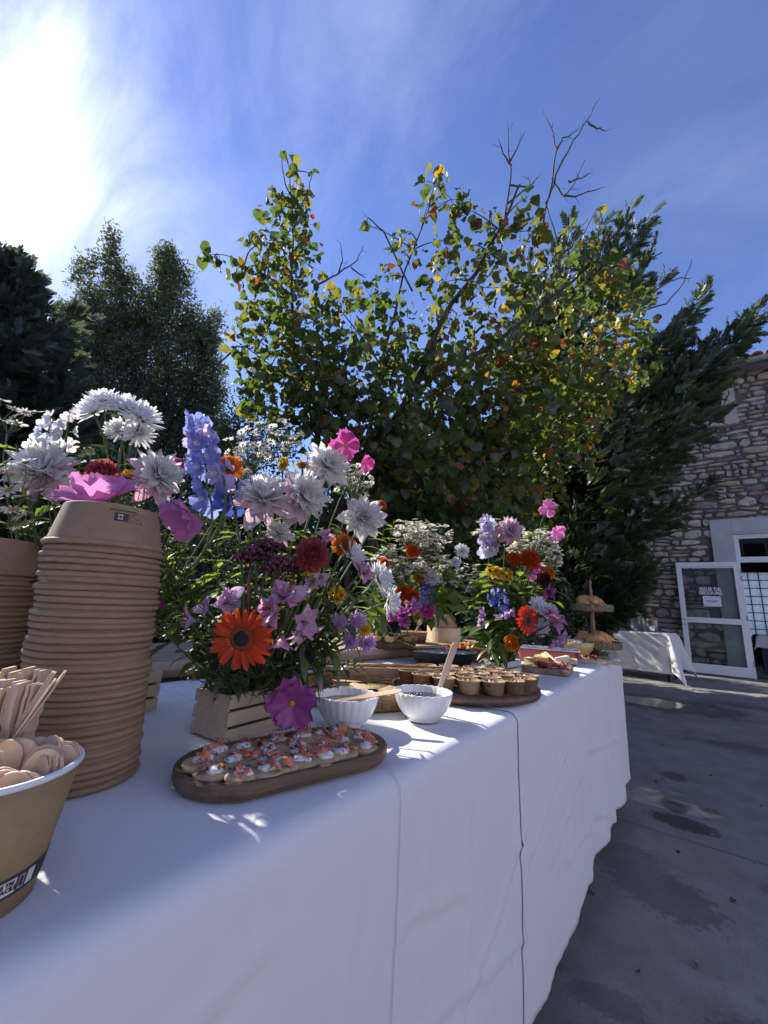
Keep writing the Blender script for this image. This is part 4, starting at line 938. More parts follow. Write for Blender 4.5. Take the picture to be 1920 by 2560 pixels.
def skirt_dx(y, z, seed, wav):
    f = max(0.0, min(1.0, (TZ - z) / 0.64))
    d = wav * f ** 1.3 * (0.45 * math.sin(y * 15 + seed * 2.1 + 5.0 * vn((y * 1.7, seed, 0))) + 0.6 * vn((y * 9, z * .5, seed + 2)) + 1.0 * vn((y * 3.4, z * .6, seed)))
    d += 0.0035 * vn((y * 5, z * 3, seed + 4)) + 0.0016 * vn((y * 24, z * 9, seed + 9)) + 0.0022 * vn((y * 40, z * 2.5, seed + 6))
    for (ya, za, yb, zb) in CREASE:
        ux, uz = yb - ya, zb - za; L = math.hypot(ux, uz); t = ((y - ya) * ux + (z - za) * uz) / (L * L)
        if -0.05 < t < 1.05:
            dist = ((y - ya) * uz - (z - za) * ux) / L + 0.012 * vn((t * 6, ya, 2))
            e = min(1, 6 * (t + 0.05), 6 * (1.05 - t))
            d += e * (0.0062 * math.exp(-(dist / 0.0075) ** 2) - 0.003 * math.exp(-((dist - .02) / 0.018) ** 2))
    return d
def top_dz(x, y, seed):
    d = 0.0022 * vn((x * 7, y * 7, seed)) + 0.0008 * vn((x * 22, y * 22, seed))
    k = math.exp(-((x + 0.98) / 0.16) ** 2 - ((y - 0.42) / 0.22) ** 2)
    d += k * 0.012 * max(0, math.sin(x * 34 + y * 10 + 2 * vn((x * 4, y * 4, 1))))
    k = math.exp(-((x + 0.86) / 0.2) ** 2 - ((y - 0.52) / 0.25) ** 2)
    d += k * 0.006 * max(0, vn((x * 14 + y * 5, y * 9, 7)) + .2)
    return max(0.0, d)
def make_cloth(name, label, y0, y1, lift, wav, hem, seed, edge_flare=(0, 0), end=False):
    nv = max(8, int((y1 - y0) / 0.0125)); prof = []
    nb = 5
    for k in range(nb): prof.append(('b', 0.16 * (1 - k / nb)))          # short drop at the back
    nt = 56
    for k in range(nt + 1): prof.append(('t', k / nt))
    nf = 52
    for k in range(1, nf + 1): prof.append(('f', k / nf))
    vs, fs = [], []
    rc = 0.022
    for j in range(nv + 1):
        v = j / nv; y = y0 + (y1 - y0) * v
        fl = edge_flare[0] * max(0, 1 - v / 0.12) ** 2 + edge_flare[1] * max(0, (v - 0.9) / 0.1) ** 2
        for kind, q in prof:
            if kind == 'b': vs.append((TB - 0.006 - lift, y, TZ - q))
            elif kind == 't':
                x = TB + (TE - rc - TB) * q; vs.append((x, y, TZ + lift + top_dz(x, y, seed)))
            else:
                # arc over the edge, then the hanging front
                total = rc * math.pi / 2 + (TZ - rc - hem); s = q * total; arc = rc * math.pi / 2
                h2 = hem + 0.020 * vn((y * 2.6, seed, 5)) + 0.010 * vn((y * 8, seed, 6))
                if s < arc: a = s / rc; x = TE - rc + (rc + lift) * math.sin(a); z = TZ - rc + (rc + lift) * math.cos(a)
                else:
                    f = (s - arc) / (total - arc); z = (TZ - rc) + (h2 - (TZ - rc)) * f; x = TE + lift
                x += (skirt_dx(y, z, 1.0, 0.007) + ((skirt_dx(y, z, seed, wav) - skirt_dx(y, z, seed, 0.0)) * min(1, max(0, v - .06) * 3) if end else 0)) * min(1, max(0, (TZ - z) / 0.05)) + fl * max(0, (TZ - z) / 0.64)
                vs.append((x, y + fl * 0.6 * max(0, (TZ - z) / 0.64), z - (0.03 * max(0, 1 - v / .1) if edge_flare[0] and q > .8 else 0) * (q - .8) * 5))
    n = len(prof)
    for j in range(nv):
        for k in range(n - 1): a = j * n + k; fs.append((a, a + n, a + n + 1, a + 1))
    if end:      # the drop over the far end of the table
        b0 = len(vs); m = 30; nz = 24
        for i in range(m + 1):
            x = TB + (TE - TB) * i / m
            for k in range(nz + 1):
                z = TZ + lift - (TZ - 0.14) * k / nz; f = k / nz
                vs.append((x, y1 + 0.012 * (1 - (1 - f) ** 8) + 0.02 * f * math.sin(x * 22) + 0.004 * vn((x * 9, z * 6, 3)), z))
        for i in range(m):
            for k in range(nz): a = b0 + i * (nz + 1) + k; fs.append((a, a + nz + 1, a + nz + 2, a + 1))
    me = bpy.data.meshes.new(name); me.from_pydata(vs, [], fs); me.materials.append(M_cloth)
    me.polygons.foreach_set('use_smooth', [True] * len(fs)); me.update()
    o = link(name, me)
    so_ = o.modifiers.new('thickness', 'SOLIDIFY'); so_.thickness = 0.0009; so_.offset = -1
    return tag(o, label, 'tablecloth', 'white cloths over the buffet tables')
make_cloth('tablecloth', 'white cotton tablecloth under the salmon board and stacked kraft bowls', -1.25, 0.555, 0.0035, 0.007, 0.10, 1.0)
make_cloth('tablecloth', 'white cotton tablecloth under the two fluted sauce bowls, hanging between two overlapping cloths', 0.50, 1.20, 0.0, 0.007, 0.12, 2.0)
make_cloth('tablecloth', 'white cotton tablecloth with wavy hem under the red baking dish and pastry stand', 1.065, 2.86, 0.0030, 0.016, 0.11, 3.0, (0, 0), True)
for y0, y1, lb in ((-1.2, 0.78, 'folding table under the cloth with the salmon board'), (0.80, 2.83, 'folding table under the cloth with the pastry stand')):
    t = empty('folding_table', (-0.79, (y0 + y1) / 2, 0), label=lb, cat='table', group='folding tables under the cloths')
    b = MB(); b.box((0, 0, 0.731), (0.80, y1 - y0, 0.028), 0, None, 0.004); b.build('tabletop', M_ply, t)
    for sx in (-1, 1):
        for sy in (-1, 1):
            b = MB(); b.tube([(sx * .33, sy * (y1 - y0) * .40, 0), (sx * .33, sy * (y1 - y0) * .40, .716)], .014, 8); b.build('leg', M_black, t)

# rustic plank shelf behind the tables
def wood_mat(name, a, b_, along='Y', rough=0.6, sc=1.0, rnd=0.12, bump=0.3):
    st = {'X': (1.2, 14, 14), 'Y': (14, 1.2, 14), 'Z': (14, 14, 1.2)}[along]
    return mat(name, a, b_, 3.2 * sc, rough, bump, 9 * sc, st, rnd=rnd, detail=7, dist=0.6)
M_oldplank = wood_mat('weathered_plank', (0.20, 0.135, 0.085), (0.42, 0.31, 0.21), 'Y', 0.8)
shelf = empty('plank_shelf', (-1.33, 1.3, 0.009), label='rough waney-edged plank shelf on trestles behind the white table', cat='shelf')
shelf.rotation_euler = (0, 0, R(-7))
def waney(b, L, W, T, z, seed):
    n = 40; vs, fs = [], []
    for j in range(n + 1):
        y = -L / 2 + L * j / n
        e0 = -W / 2 + 0.018 * vn((y * 3, seed, 0)) + 0.008 * vn((y * 11, seed, 2)); e1 = W / 2 + 0.022 * vn((y * 3, seed + 5, 0)) + 0.008 * vn((y * 12, seed, 7))
        for (x, zz) in ((e0, z - T), (e0 - .01, z - T * .4), (e0 + .006, z), (e1 - .004, z), (e1 + .012, z - T * .45), (e1 - .01, z - T)): vs.append((x, y, zz + 0.002 * vn((x * 9, y * 9, seed))))
    for j in range(n):
        for k in range(6): k2 = (k + 1) % 6; a = j * 6; fs.append((a + k, a + k2, a + 6 + k2, a + 6 + k))
    fs += [tuple(range(5, -1, -1)), tuple(range(n * 6, n * 6 + 6))]
    return b.add(vs, fs, 0, False)
b = MB(); waney(b, 2.9, 0.26, 0.045, 0.795, 3); b.build('plank', M_oldplank, shelf, Matrix.Translation((0.05, 0, 0)))
b = MB(); waney(b, 2.9, 0.24, 0.045, 0.792, 8); b.build('plank', M_oldplank, shelf, Matrix.Translation((-0.215, 0, 0)))
for y in (-1.15, 1.15):
    for x in (-.25, .12):
        b = MB(); b.box((x, y, .375), (.07, .07, .748), 0, None, .004); b.build('leg', M_oldplank, shelf)

# ================================================================== kraft bowls and cutlery
M_kraft = mat('kraft_board', (0.235, 0.15, 0.085), (0.285, 0.19, 0.11), 60, 0.75, 0.12, 220, rnd=0.07)
M_kraft_y = mat('kraft_cup_board', (0.27, 0.185, 0.09), (0.32, 0.225, 0.112), 60, 0.7, 0.1, 220)
M_rim_w = mat('white_board_rim', (0.72, 0.72, 0.72), None, rough=0.5)
M_print = mat('dark_print', (0.035, 0.032, 0.035), None, rough=0.7)
M_printw = mat('pale_print', (0.62, 0.58, 0.52), None, rough=0.7)
TT = TZ + 0.0055       # where things stand
def roll(r, z, rr, n=6): return [(r + rr * math.cos(a), z + rr * math.sin(a)) for a in [math.pi * 1.5 * k / n - math.pi * .5 for k in range(n + 1)]]
# inverted: rolled rim at the bottom, foot of the bowl at the top
prof = [(0.0745, 0.004)] + [(0.0765 + 0.0038 * math.cos(a), 0.0040 + 0.0038 * math.sin(a)) for a in [math.pi + math.pi * 1.5 * k / 8 for k in range(9)]] + [(0.0752, 0.0095), (0.0640, 0.0585), (0.0630, 0.0600), (0.0600, 0.0600), (0.0595, 0.0545), (0.0, 0.0545)]
b = MB(); b.lathe(prof, 56); b.v = [(x * .925, y * .925, z) for x, y, z in b.v]; bowl_me = b.mesh('kraft_bowl', M_kraft)
rs = random.Random(12)
def wrap(pts, rad, ang0, z0):
    """lay flat print (x along the wall, y up) on a conical wall"""
    out = []
    for x, y in pts: r = rad(z0 + y); a = ang0 + x / r; out.append((r * math.cos(a), r * math.sin(a), z0 + y))
    return out
def wpatch(b, x0, x1, y0, y1, rad, ang0, z0, mi=0, nx=8, skew=0.0):
    g = [(x0 + (x1 - x0) * i / nx + skew * k, y) for k, y in ((0, y0), (1, y1)) for i in range(nx + 1)]
    vs = wrap(g, rad, ang0, z0); fs = [(i, i + 1, nx + 2 + i, nx + 1 + i) for i in range(nx)]
    b.add(vs, fs, mi, True)
def wring(b, cx, cy, r0, r1, rad, ang0, z0, mi=0, n=24, sx=1.0, a0=0, a1=2 * math.pi):
    g = [(cx + rr * sx * math.cos(a0 + (a1 - a0) * i / n), cy + rr * math.sin(a0 + (a1 - a0) * i / n)) for rr in (r0, r1) for i in range(n + 1)]
    b.add(wrap(g, rad, ang0, z0), [(i, i + 1, n + 2 + i, n + 1 + i) for i in range(n)], mi, True)
def wtext(name, body, size, rad, ang0, z0, m, parent, flip=False, bold=0.0):
    o = text(name, body, size, m, parent, None, bold=bold); me = o.data
    for v in me.vertices:
        x, y = (-v.co.x, -v.co.y) if flip else (v.co.x, v.co.y)
        r = rad(z0 + y) + v.co.z; a = ang0 + x / r; v.co = (r * math.cos(a), r * math.sin(a), z0 + y)
    return o
def bowl_stack(cx, cy, n, lean, which, group):
    z = TT; root = None
    for i in range(n):
        top = i == n - 1
        o = empty('kraft_bowl', (0, 0, 0)) if top else link('kraft_bowl', bowl_me)
        if top: link('body', bowl_me, o)
        wob = 0.0019
        o.location = (cx + lean[0] * i + rs.uniform(-wob, wob), cy + lean[1] * i + rs.uniform(-wob, wob), z)
        o.rotation_euler = (rs.uniform(-.018, .018), rs.uniform(-.018, .018), rs.uniform(0, 6.28))
        if top: o.rotation_euler.z = 0
        tag(o, ('upturned kraft bowl on top of the ' if top else 'lowest upturned kraft bowl on the cloth in the ' if i == 0 else 'upturned kraft bowl nested in the middle of the ') + which, 'bowl', group)
        z += 0.00835 if i < n - 1 else 0
        root = o
    return root
top = bowl_stack(-0.680, 0.240, 37, (0.0, -0.00045), 'tall stack in front of the flowers', 'kraft bowls in the tall near stack')
rad = lambda z: (0.0752 + (0.0640 - 0.0752) * (z - 0.0095) / 0.049) * .925 + 0.0005
b = MB(); A0 = R(-17.7)
wpatch(b, 0.002, 0.0155, 0.036, 0.0475, rad, A0, 0, 0, 5); wpatch(b, 0.0155, 0.019, 0.036, 0.0475, rad, A0, 0, 0, 3, -0.0)
for (x0, x1, y0, y1) in ((0.019, 0.040, 0.0470, 0.0476), (0.019, 0.040, 0.0360, 0.0366), (0.0395, 0.0402, 0.036, 0.0476), (0.036, 0.0405, 0.0345, 0.0362), (0.0285, 0.0315, 0.0410, 0.0416), (0.0297, 0.0303, 0.0398, 0.0428)): wpatch(b, x0, x1, y0, y1, rad, A0, 0)
wring(b, 0.0240, 0.0416, 0.0029, 0.0034, rad, A0, 0, 0, 20, 1.15); wring(b, 0.0352, 0.0416, 0.0024, 0.0029, rad, A0, 0, 0, 20, 1.1)
wring(b, 0.0455, 0.0412, 0.0032, 0.0038, rad, A0, 0, 0, 20, 1, 0.6, 5.6); wring(b, 0.0455, 0.0412, 0.0008, 0.0016, rad, A0, 0, 0, 12)
b.build('print', M_print, top)
b = MB()
rad2 = lambda z: rad(z) + 0.0003
for (x0, x1, y0, y1) in ((0.006, 0.0125, 0.0440, 0.0452), (0.006, 0.0125, 0.0385, 0.0393), (0.007, 0.0076, 0.0393, 0.0440), (0.0112, 0.0118, 0.0393, 0.0440), (0.0078, 0.011, 0.0410, 0.0414)): wpatch(b, x0, x1, y0, y1, rad2, A0, 0, 0, 3)
b.build('print_icon', M_printw, top)
wtext('print_lettering', 'EMBALLAGE RECYCLABLE A TRIER', 0.0022, rad, A0 + 0.20, 0.0505, M_print, top)
bowl_stack(-0.965, 0.150, 32, (0.0, 0.0), 'shaded stack behind the tall one', 'kraft bowls in the shaded rear stack')

M_birch = mat('birch_wood', (0.52, 0.37, 0.26), (0.64, 0.48, 0.35), 4, 0.65, 0.1, 30, (16, 16, 1.2), rnd=0.1)
def cutlery_cup(cx, cy, rb, rr, h, label):
    c = empty('cutlery_cup', (cx, cy, TT), label=label, cat='cup')
    b = MB(); b.lathe([(0, 0.004), (rb - .003, 0.004), (rb - .002, 0.0), (rb, 0.0), (rr, h), (rr - .0015, h), (rb - .0015, .008), (0, .008)], 64); b.build('body', M_kraft_y, c)
    b = MB(); b.lathe([(rr - .001 + 0.0028 * math.cos(a), h + 0.0026 * math.sin(a)) for a in [2 * math.pi * k / 12 for k in range(13)]], 64, close=False); b.build('rim', M_rim_w, c)
    return c
BA = 0.42
cup = cutlery_cup(-0.482, 0.106, 0.0475, 0.0635, 0.0955, 'kraft cup with white rim and black printed band holding wooden spoons')
rd = lambda z: 0.0475 + (0.0635 - 0.0475) * z / 0.0955 + 0.0004
rd2 = lambda z: rd(z) + 0.0003; rd3 = lambda z: rd(z) + 0.0005
b = MB(); A0 = R(-12.4) + BA
wpatch(b, -0.10, 0.060, 0.0135, 0.0285, rd, A0, 0, 0, 40, 0.0); b.build('band', M_print, cup)
b = MB(); wring(b, -0.011, 0.021, 0.0044, 0.0052, rd2, A0, 0, 0, 24, 1, 0.5, 5.8); wring(b, -0.011, 0.021, 0.0, 0.0028, rd2, A0, 0, 0, 5)
wpatch(b, -0.003, 0.0125, 0.0160, 0.0263, rd2, A0, 0, 0, 6); wpatch(b, 0.0205, 0.027, 0.0160, 0.0263, rd2, A0, 0, 0, 4, 0.001)
for (x0, x1, y0, y1) in ((0.0145, 0.0149, 0.017, 0.0255), (0.0183, 0.0187, 0.017, 0.0255), (0.0145, 0.0187, 0.0250, 0.0256), (0.0145, 0.0187, 0.0166, 0.0172)): wpatch(b, x0, x1, y0, y1, rd2, A0, 0)
b.build('band_print', M_printw, cup)
wtext('band_lettering', 'LE TRI\n+ FACILE', 0.0042, rd3, A0 + 0.095, 0.0222, M_print, cup, bold=0.0001)
cutlery_cup(-0.588, 0.080, 0.0475, 0.0635, 0.0955, 'kraft cup holding wooden forks behind the spoon cup')

def plank_shape(half, thick, bend=0.0):
    """flat cutlery blank: half = [(t, halfwidth)], length along +Z"""
    vs, fs = [], []; n = len(half)
    for s in (-1, 1):
        for (t, w) in half:
            vs += [(-w, s * thick / 2 + bend * t * t * 6, t), (w, s * thick / 2 + bend * t * t * 6, t)]
    for i in range(n - 1):
        a = 2 * i; c = 2 * n + 2 * i
        fs += [(a, a + 1, a + 3, a + 2), (c, c + 2, c + 3, c + 1), (a, a + 2, c + 2, c), (a + 1, c + 1, c + 3, a + 3)]
    fs += [(0, 2 * n, 2 * n + 1, 1), (2 * n - 2, 2 * n - 1, 4 * n - 1, 4 * n - 2)]
    return vs, fs
sp = [(0, .006), (.05, .0055), (.095, .0060), (.108, .009), (.120, .0135), (.134, .0158), (.146, .0150), (.155, .0115), (.160, .006), (.1615, .002)]
sp = [(a_ * .69, b_ * .80) for a_, b_ in sp]; q = MB(); v_, f_ = plank_shape(sp, 0.0018, 0.06); q.add(v_, f_, 0, False); spoon_me = q.mesh('wooden_spoon', M_birch)
fk = [(0, .0055), (.06, .005), (.11, .0058), (.125, .0105), (.14, .0118), (.158, .0115), (.1625, .0105)]
q = MB(); fk = [(t_ * .1625 / 24, np.interp(t_ * .1625 / 24, [a_[0] for a_ in fk], [a_[1] for a_ in fk])) for t_ in range(25)]; v_, f_ = plank_shape(fk, 0.0026, 0.0); v_ = [(x, y + .0009 * math.sin(z * 420), z) for x, y, z in v_]; q.add(v_, f_, 0, False); fork_me = q.mesh('wooden_fork', M_birch)
kn = [(0, .0055), (.07, .0055), (.10, .0080), (.155, .0085), (.165, .006), (.1665, .002)]
q = MB(); v_, f_ = plank_shape(kn, 0.0018, 0.0); q.add(v_, f_, 0, False); knife_me = q.mesh('wooden_knife', M_birch)
def put_cutlery(me, name, tip, foot, face, n, gap, label, group, L=0.1615):
    tip, foot, face = Vector(tip), Vector(foot), Vector(face)
    ax = (tip - foot).normalized(); nrm = (face - ax * face.dot(ax)).normalized(); side = nrm.cross(ax)
    for k in range(n):
        j = (k - (n - 1) / 2) * gap
        M = Matrix(((side.x, nrm.x, ax.x, 0), (side.y, nrm.y, ax.y, 0), (side.z, nrm.z, ax.z, 0), (0, 0, 0, 1)))
        o = link(name, me, None, Matrix.Translation(tip - ax * (L + rs.uniform(-.003, .003)) + nrm * j + side * rs.uniform(-.0015, .0015)) @ M @ Matrix.Rotation(rs.uniform(-.05, .05), 4, 'Y'))
        tag(o, label, name.split('_')[1], group)
CF = Vector((-0.482, 0.106, TT + 0.012))
SPG = 'wooden spoons standing in the kraft cup'; SPL = 'pale wooden spoon standing bowl-up in the white-rimmed kraft cup'
tocam = Vector((0.9, -0.25, 0.25))
for tip, face, n in (((-0.434, 0.123, 0.857), (0.85,-.45,.3), 4), ((-0.448, 0.108, 0.859), (0.9,-.1,.3), 3), ((-0.454, 0.138, 0.867), (.9,-.45,.2), 4), ((-0.479, 0.126, 0.868), (.8,-.6,.2), 5), ((-0.489, 0.115, 0.868), (.9,-.3,.2), 4), ((-0.459, 0.158, 0.863), (.75,-.65,.2), 3), ((-0.445, 0.143, 0.861), (.3,-.95,.1), 5), ((-0.474, 0.149, 0.866), (.3,-.95,.1), 3), ((-0.464, 0.099, 0.868), (.9,-.2,.2), 4), ((-0.505, 0.098, 0.868), (.9,-.3,.2), 4), ((-0.488, 0.138, 0.866), (.9,-.4,.2), 3)):
    tip = Vector(tip); foot = CF + Vector(((tip.x - CF.x) * .25, (tip.y - CF.y) * .25, 0))
    put_cutlery(spoon_me, 'wooden_spoon', tip, foot, face, n, 0.0030, SPL, SPG, 0.111)
CF2 = Vector((-0.585, 0.085, TT + 0.012))
FKL = 'pale wooden fork packed on edge in the rear kraft cup'; FKG = 'wooden forks and knives in the rear cup'
for row, (y_, d_, k_, x0_, x1_) in enumerate(((1702, .385, 14, -55, 92), (1672, .425, 10, -30, 112))):
    for k in range(k_):
        t_ = k / (k_ - 1); tip = Vector((-0.555, 0.099, 0.909) if row == 0 else (-0.603, 0.112, 0.912)).lerp(Vector((-0.510, 0.132, 0.911) if row == 0 else (-0.555, 0.149, 0.913)), t_)
        put_cutlery(fork_me, 'wooden_fork', tip + Vector((0, 0, rs.uniform(-.003, .003))), Vector((tip.x * .985, tip.y * .985 + .001 * (k - k_ / 2) * -.3, TT + .01)), (.62, .78, 0), 1, 0.0035, FKL, FKG, 0.1625)
for tip in ((-0.477, 0.142, 0.920), (-0.481, 0.141, 0.915), (-0.484, 0.138, 0.914), (-0.491, 0.137, 0.914), (-0.496, 0.136, 0.913)):
    put_cutlery(knife_me, 'wooden_knife', tip, CF2 + Vector((.028, .012, 0)), (.45, .85, .1), 1, 0.003, 'slim wooden knife leaning out of the rear kraft cup', FKG, 0.16)

# ================================================================== salmon blinis on the oval board
M_walnut = wood_mat('walnut', (0.075, 0.043, 0.025), (0.185, 0.115, 0.065), 'Y', 0.42, 1.2, 0.05)
M_acacia = wood_mat('acacia', (0.06, 0.030, 0.018), (0.16, 0.085, 0.05), 'X', 0.38, 1.2, 0.05)
M_pine = wood_mat('pale_pine', (0.47, 0.36, 0.245), (0.60, 0.48, 0.345), 'Y', 0.65, 1.4, 0.06)
def stadium(hl, hw, n=18):
    s = hl - hw; out = []
    for k in range(n + 1): a = -math.pi / 2 + math.pi * k / n; out.append((hw * math.sin(a) * -1, s + hw * math.cos(a)))
    for k in range(n + 1): a = math.pi / 2 + math.pi * k / n; out.append((hw * math.sin(a) * -1, -s + hw * math.cos(a)))
    return out
def board_mesh(b, outline, prof):
    """prof: [(inset, z)] from the underside round to the middle of the top"""
    n = len(outline); cx = sum(p[0] for p in outline) / n; cy = sum(p[1] for p in outline) / n
    hx = max(abs(p[0] - cx) for p in outline); hy = max(abs(p[1] - cy) for p in outline)
    vs, fs = [], []
    for (ins, z) in prof:
        for (x, y) in outline: vs.append((cx + (x - cx) * (1 - ins / hx), cy + (y - cy) * (1 - ins / hy), z))
    for i in range(len(prof) - 1):
        for k in range(n): k2 = (k + 1) % n; fs.append((i * n + k, i * n + k2, (i + 1) * n + k2, (i + 1) * n + k))
    fs.append(tuple(range(n - 1, -1, -1))); e = (len(prof) - 1) * n; fs.append(tuple(range(e, e + n)))
    return b.add(vs, fs, 0, False)
ob = empty('oval_board', (-0.507, 0.462, TT), label='long oval walnut board with raised rim carrying salmon blinis', cat='board')
ob.rotation_euler = (0, 0, R(-15))
b = MB(); board_mesh(b, stadium(0.163, 0.082), [(0.012, 0), (0.003, 0.003), (0.0, 0.010), (0.0, 0.019), (0.002, 0.0215), (0.009, 0.0215), (0.012, 0.019), (0.014, 0.0135), (0.05, 0.0130)])
b.build('board', M_walnut, ob)
M_blini = mat('blini_crumb', (0.46, 0.31, 0.15), (0.62, 0.47, 0.28), 60, 0.8, 0.5, 160, rnd=0.1)
M_cream = mat('cream', (0.74, 0.73, 0.68), (0.78, 0.77, 0.73), 40, 0.45, 0.3, 90)
M_salmon = mat('salmon', (0.66, 0.17, 0.07), (0.74, 0.30, 0.16), 70, 0.35, 0.3, 80, (1, 4, 1), rnd=0.12, coat=0.2)
M_petal_blue = mat('cornflower_petal', (0.02, 0.02, 0.09), (0.06, 0.03, 0.09), 60, 0.8)
M_dill = mat('dark_herb', (0.05, 0.035, 0.03), (0.09, 0.06, 0.05), 60, 0.8)
def blini_mesh(seed):
    r_ = random.Random(seed); out = {}
    b = MB(); b.lathe([(0, 0), (.020, 0), (.0255, .002), (.0268, .0055), (.0255, .0085), (.021, .0102), (.012, .0108), (0, .0108)], 22, fn=lambda r, z, a: r * (1 + 0.05 * vn((math.cos(a) * 1.4, math.sin(a) * 1.4, seed)))); out['pancake'] = b.mesh('pancake', M_blini)
    b = MB(); b.blob((r_.uniform(-.004, .004), r_.uniform(-.004, .004), .0115), .0150, 0, 10, seed, .35, (1, .9, .34)); b.blob((r_.uniform(-.012, .012), r_.uniform(-.012, .012), .0125), .009, 0, 8, seed + 3, .4, (1, .9, .45)); out['cream'] = b.mesh('cream', M_cream)
    b = MB()        # a folded ribbon of salmon
    for s in range(1):
        n, m = 14, 4; vs, fs = [], []; ph = r_.uniform(0, 6.28); dr = r_.uniform(0, 6.28); c0 = Vector((r_.uniform(-.006, .006), r_.uniform(-.006, .006), 0))
        for i in range(n + 1):
            t = -1 + 2 * i / n
            for j in range(m + 1):
                w = -1 + 2 * j / m
                u = t * .0185 + .003 * math.sin(w * 3 + ph); v = w * .0098 * (1 - .45 * t * t + .15 * math.sin(t * 7 + ph)) + .004 * math.sin(t * 3 + ph)
                z = .0190 + .0036 * math.sin(t * 4.5 + ph + w * 1.5) + .0015 * w * math.cos(t * 4 + ph) - .0055 * t * t - .003 * w * w + s * .003
                p = Matrix.Rotation(dr, 3, 'Z') @ Vector((u, v, 0)) + c0; vs.append((p.x, p.y, max(z, .0118)))
        for i in range(n):
            for j in range(m): a = i * (m + 1) + j; fs.append((a, a + m + 1, a + m + 2, a + 1))
        b.add(vs, fs)
    out['salmon'] = b.mesh('salmon', M_salmon)
    b = MB()
    for k in range(34):
        a = r_.uniform(0, 6.28); rr = .021 * math.sqrt(r_.random()); p = Vector((rr * math.cos(a), rr * math.sin(a), .0175 + .008 * r_.random() * (1 - rr / .025) + (.003 if rr < .014 else -.003)))
        d = Vector((r_.gauss(0, 1), r_.gauss(0, 1), r_.gauss(0, .6))).normalized() * r_.uniform(.0025, .0055); s = d.cross(Vector((0, 0, 1))).normalized() * r_.uniform(.0005, .0011)
        b.add([p - d, p + s, p + d, p - s], [(0, 1, 2, 3)], r_.choice((0, 0, 1)), False)
    out['garnish'] = b.mesh('garnish', [M_petal_blue, M_dill])
    return out
BM = [blini_mesh(k) for k in range(6)]
obz = TT + 0.0135
spots = [(-0.491, 0.325, 0.773), (-0.456, 0.359, 0.773), (-0.440, 0.398, 0.773), (-0.427, 0.435, 0.773), (-0.417, 0.474, 0.773), (-0.408, 0.536, 0.773), (-0.554, 0.341, 0.773), (-0.520, 0.328, 0.773), (-0.497, 0.373, 0.773), (-0.587, 0.378, 0.773), (-0.567, 0.405, 0.773), (-0.526, 0.390, 0.773), (-0.478, 0.414, 0.773), (-0.461, 0.447, 0.773), (-0.520, 0.435, 0.773), (-0.499, 0.465, 0.773), (-0.446, 0.494, 0.773), (-0.484, 0.510, 0.773), (-0.521, 0.508, 0.773), (-0.539, 0.479, 0.773), (-0.449, 0.535, 0.773), (-0.559, 0.447, 0.773), (-0.489, 0.541, 0.773)]
placed = []
iv = Matrix.Rotation(R(15), 3, 'Z')
for i, s_ in enumerate(spots):
    p = Vector((s_[0], s_[1], 0)); l = iv @ (p - Vector((-0.507, 0.462, 0)))
    l.x = max(-.044, min(.044, l.x)); rm = math.sqrt(max(0, .045 ** 2 - l.x ** 2)) + .080; l.y = max(-rm, min(rm, l.y))
    p = Matrix.Rotation(R(-15), 3, 'Z') @ l + Vector((-0.507, 0.462, 0)); placed.append(p)
for it in range(60):      # push overlapping blinis apart
    for i in range(len(placed)):
        for j in range(i):
            d = placed[i] - placed[j]; L_ = d.length
            if 1e-6 < L_ < 0.0425: sft = d / L_ * (0.0425 - L_) * .5; placed[i] += sft; placed[j] -= sft
        l = iv @ (placed[i] - Vector((-0.507, 0.462, 0))); l.x = max(-.044, min(.044, l.x)); rm = math.sqrt(max(0, .045 ** 2 - l.x ** 2)) + .080; l.y = max(-rm, min(rm, l.y)); placed[i] = Matrix.Rotation(R(-15), 3, 'Z') @ l + Vector((-0.507, 0.462, 0))
for i, p in enumerate(placed):
    o = empty('blini', (p.x, p.y, obz), (rs.uniform(-.05, .05), rs.uniform(-.05, .05), rs.uniform(0, 6.28)), 'small round blini topped with cream, salmon and blue petals on the oval board', 'blini', 'salmon blinis on the oval board')
    s_ = rs.uniform(.86, 1.0); o.scale = (s_, s_, s_)
    for nm, me in BM[i % 6].items(): link(nm, me, o)
b = MB()
for k in range(70):
    a = rs.uniform(0, 6.28); l = Vector((rs.uniform(-.066, .066), rs.uniform(-.14, .14), .0137)); d = Vector((math.cos(a), math.sin(a), 0)) * rs.uniform(.002, .004); s = Vector((-d.y, d.x, 0)).normalized() * .0007
    b.add([l - d, l + s, l + d, l - s], [(0, 1, 2, 3)], rs.choice((0, 1)), False)
tag(b.build('petal_crumbs', [M_petal_blue, M_dill], ob), kind='stuff')

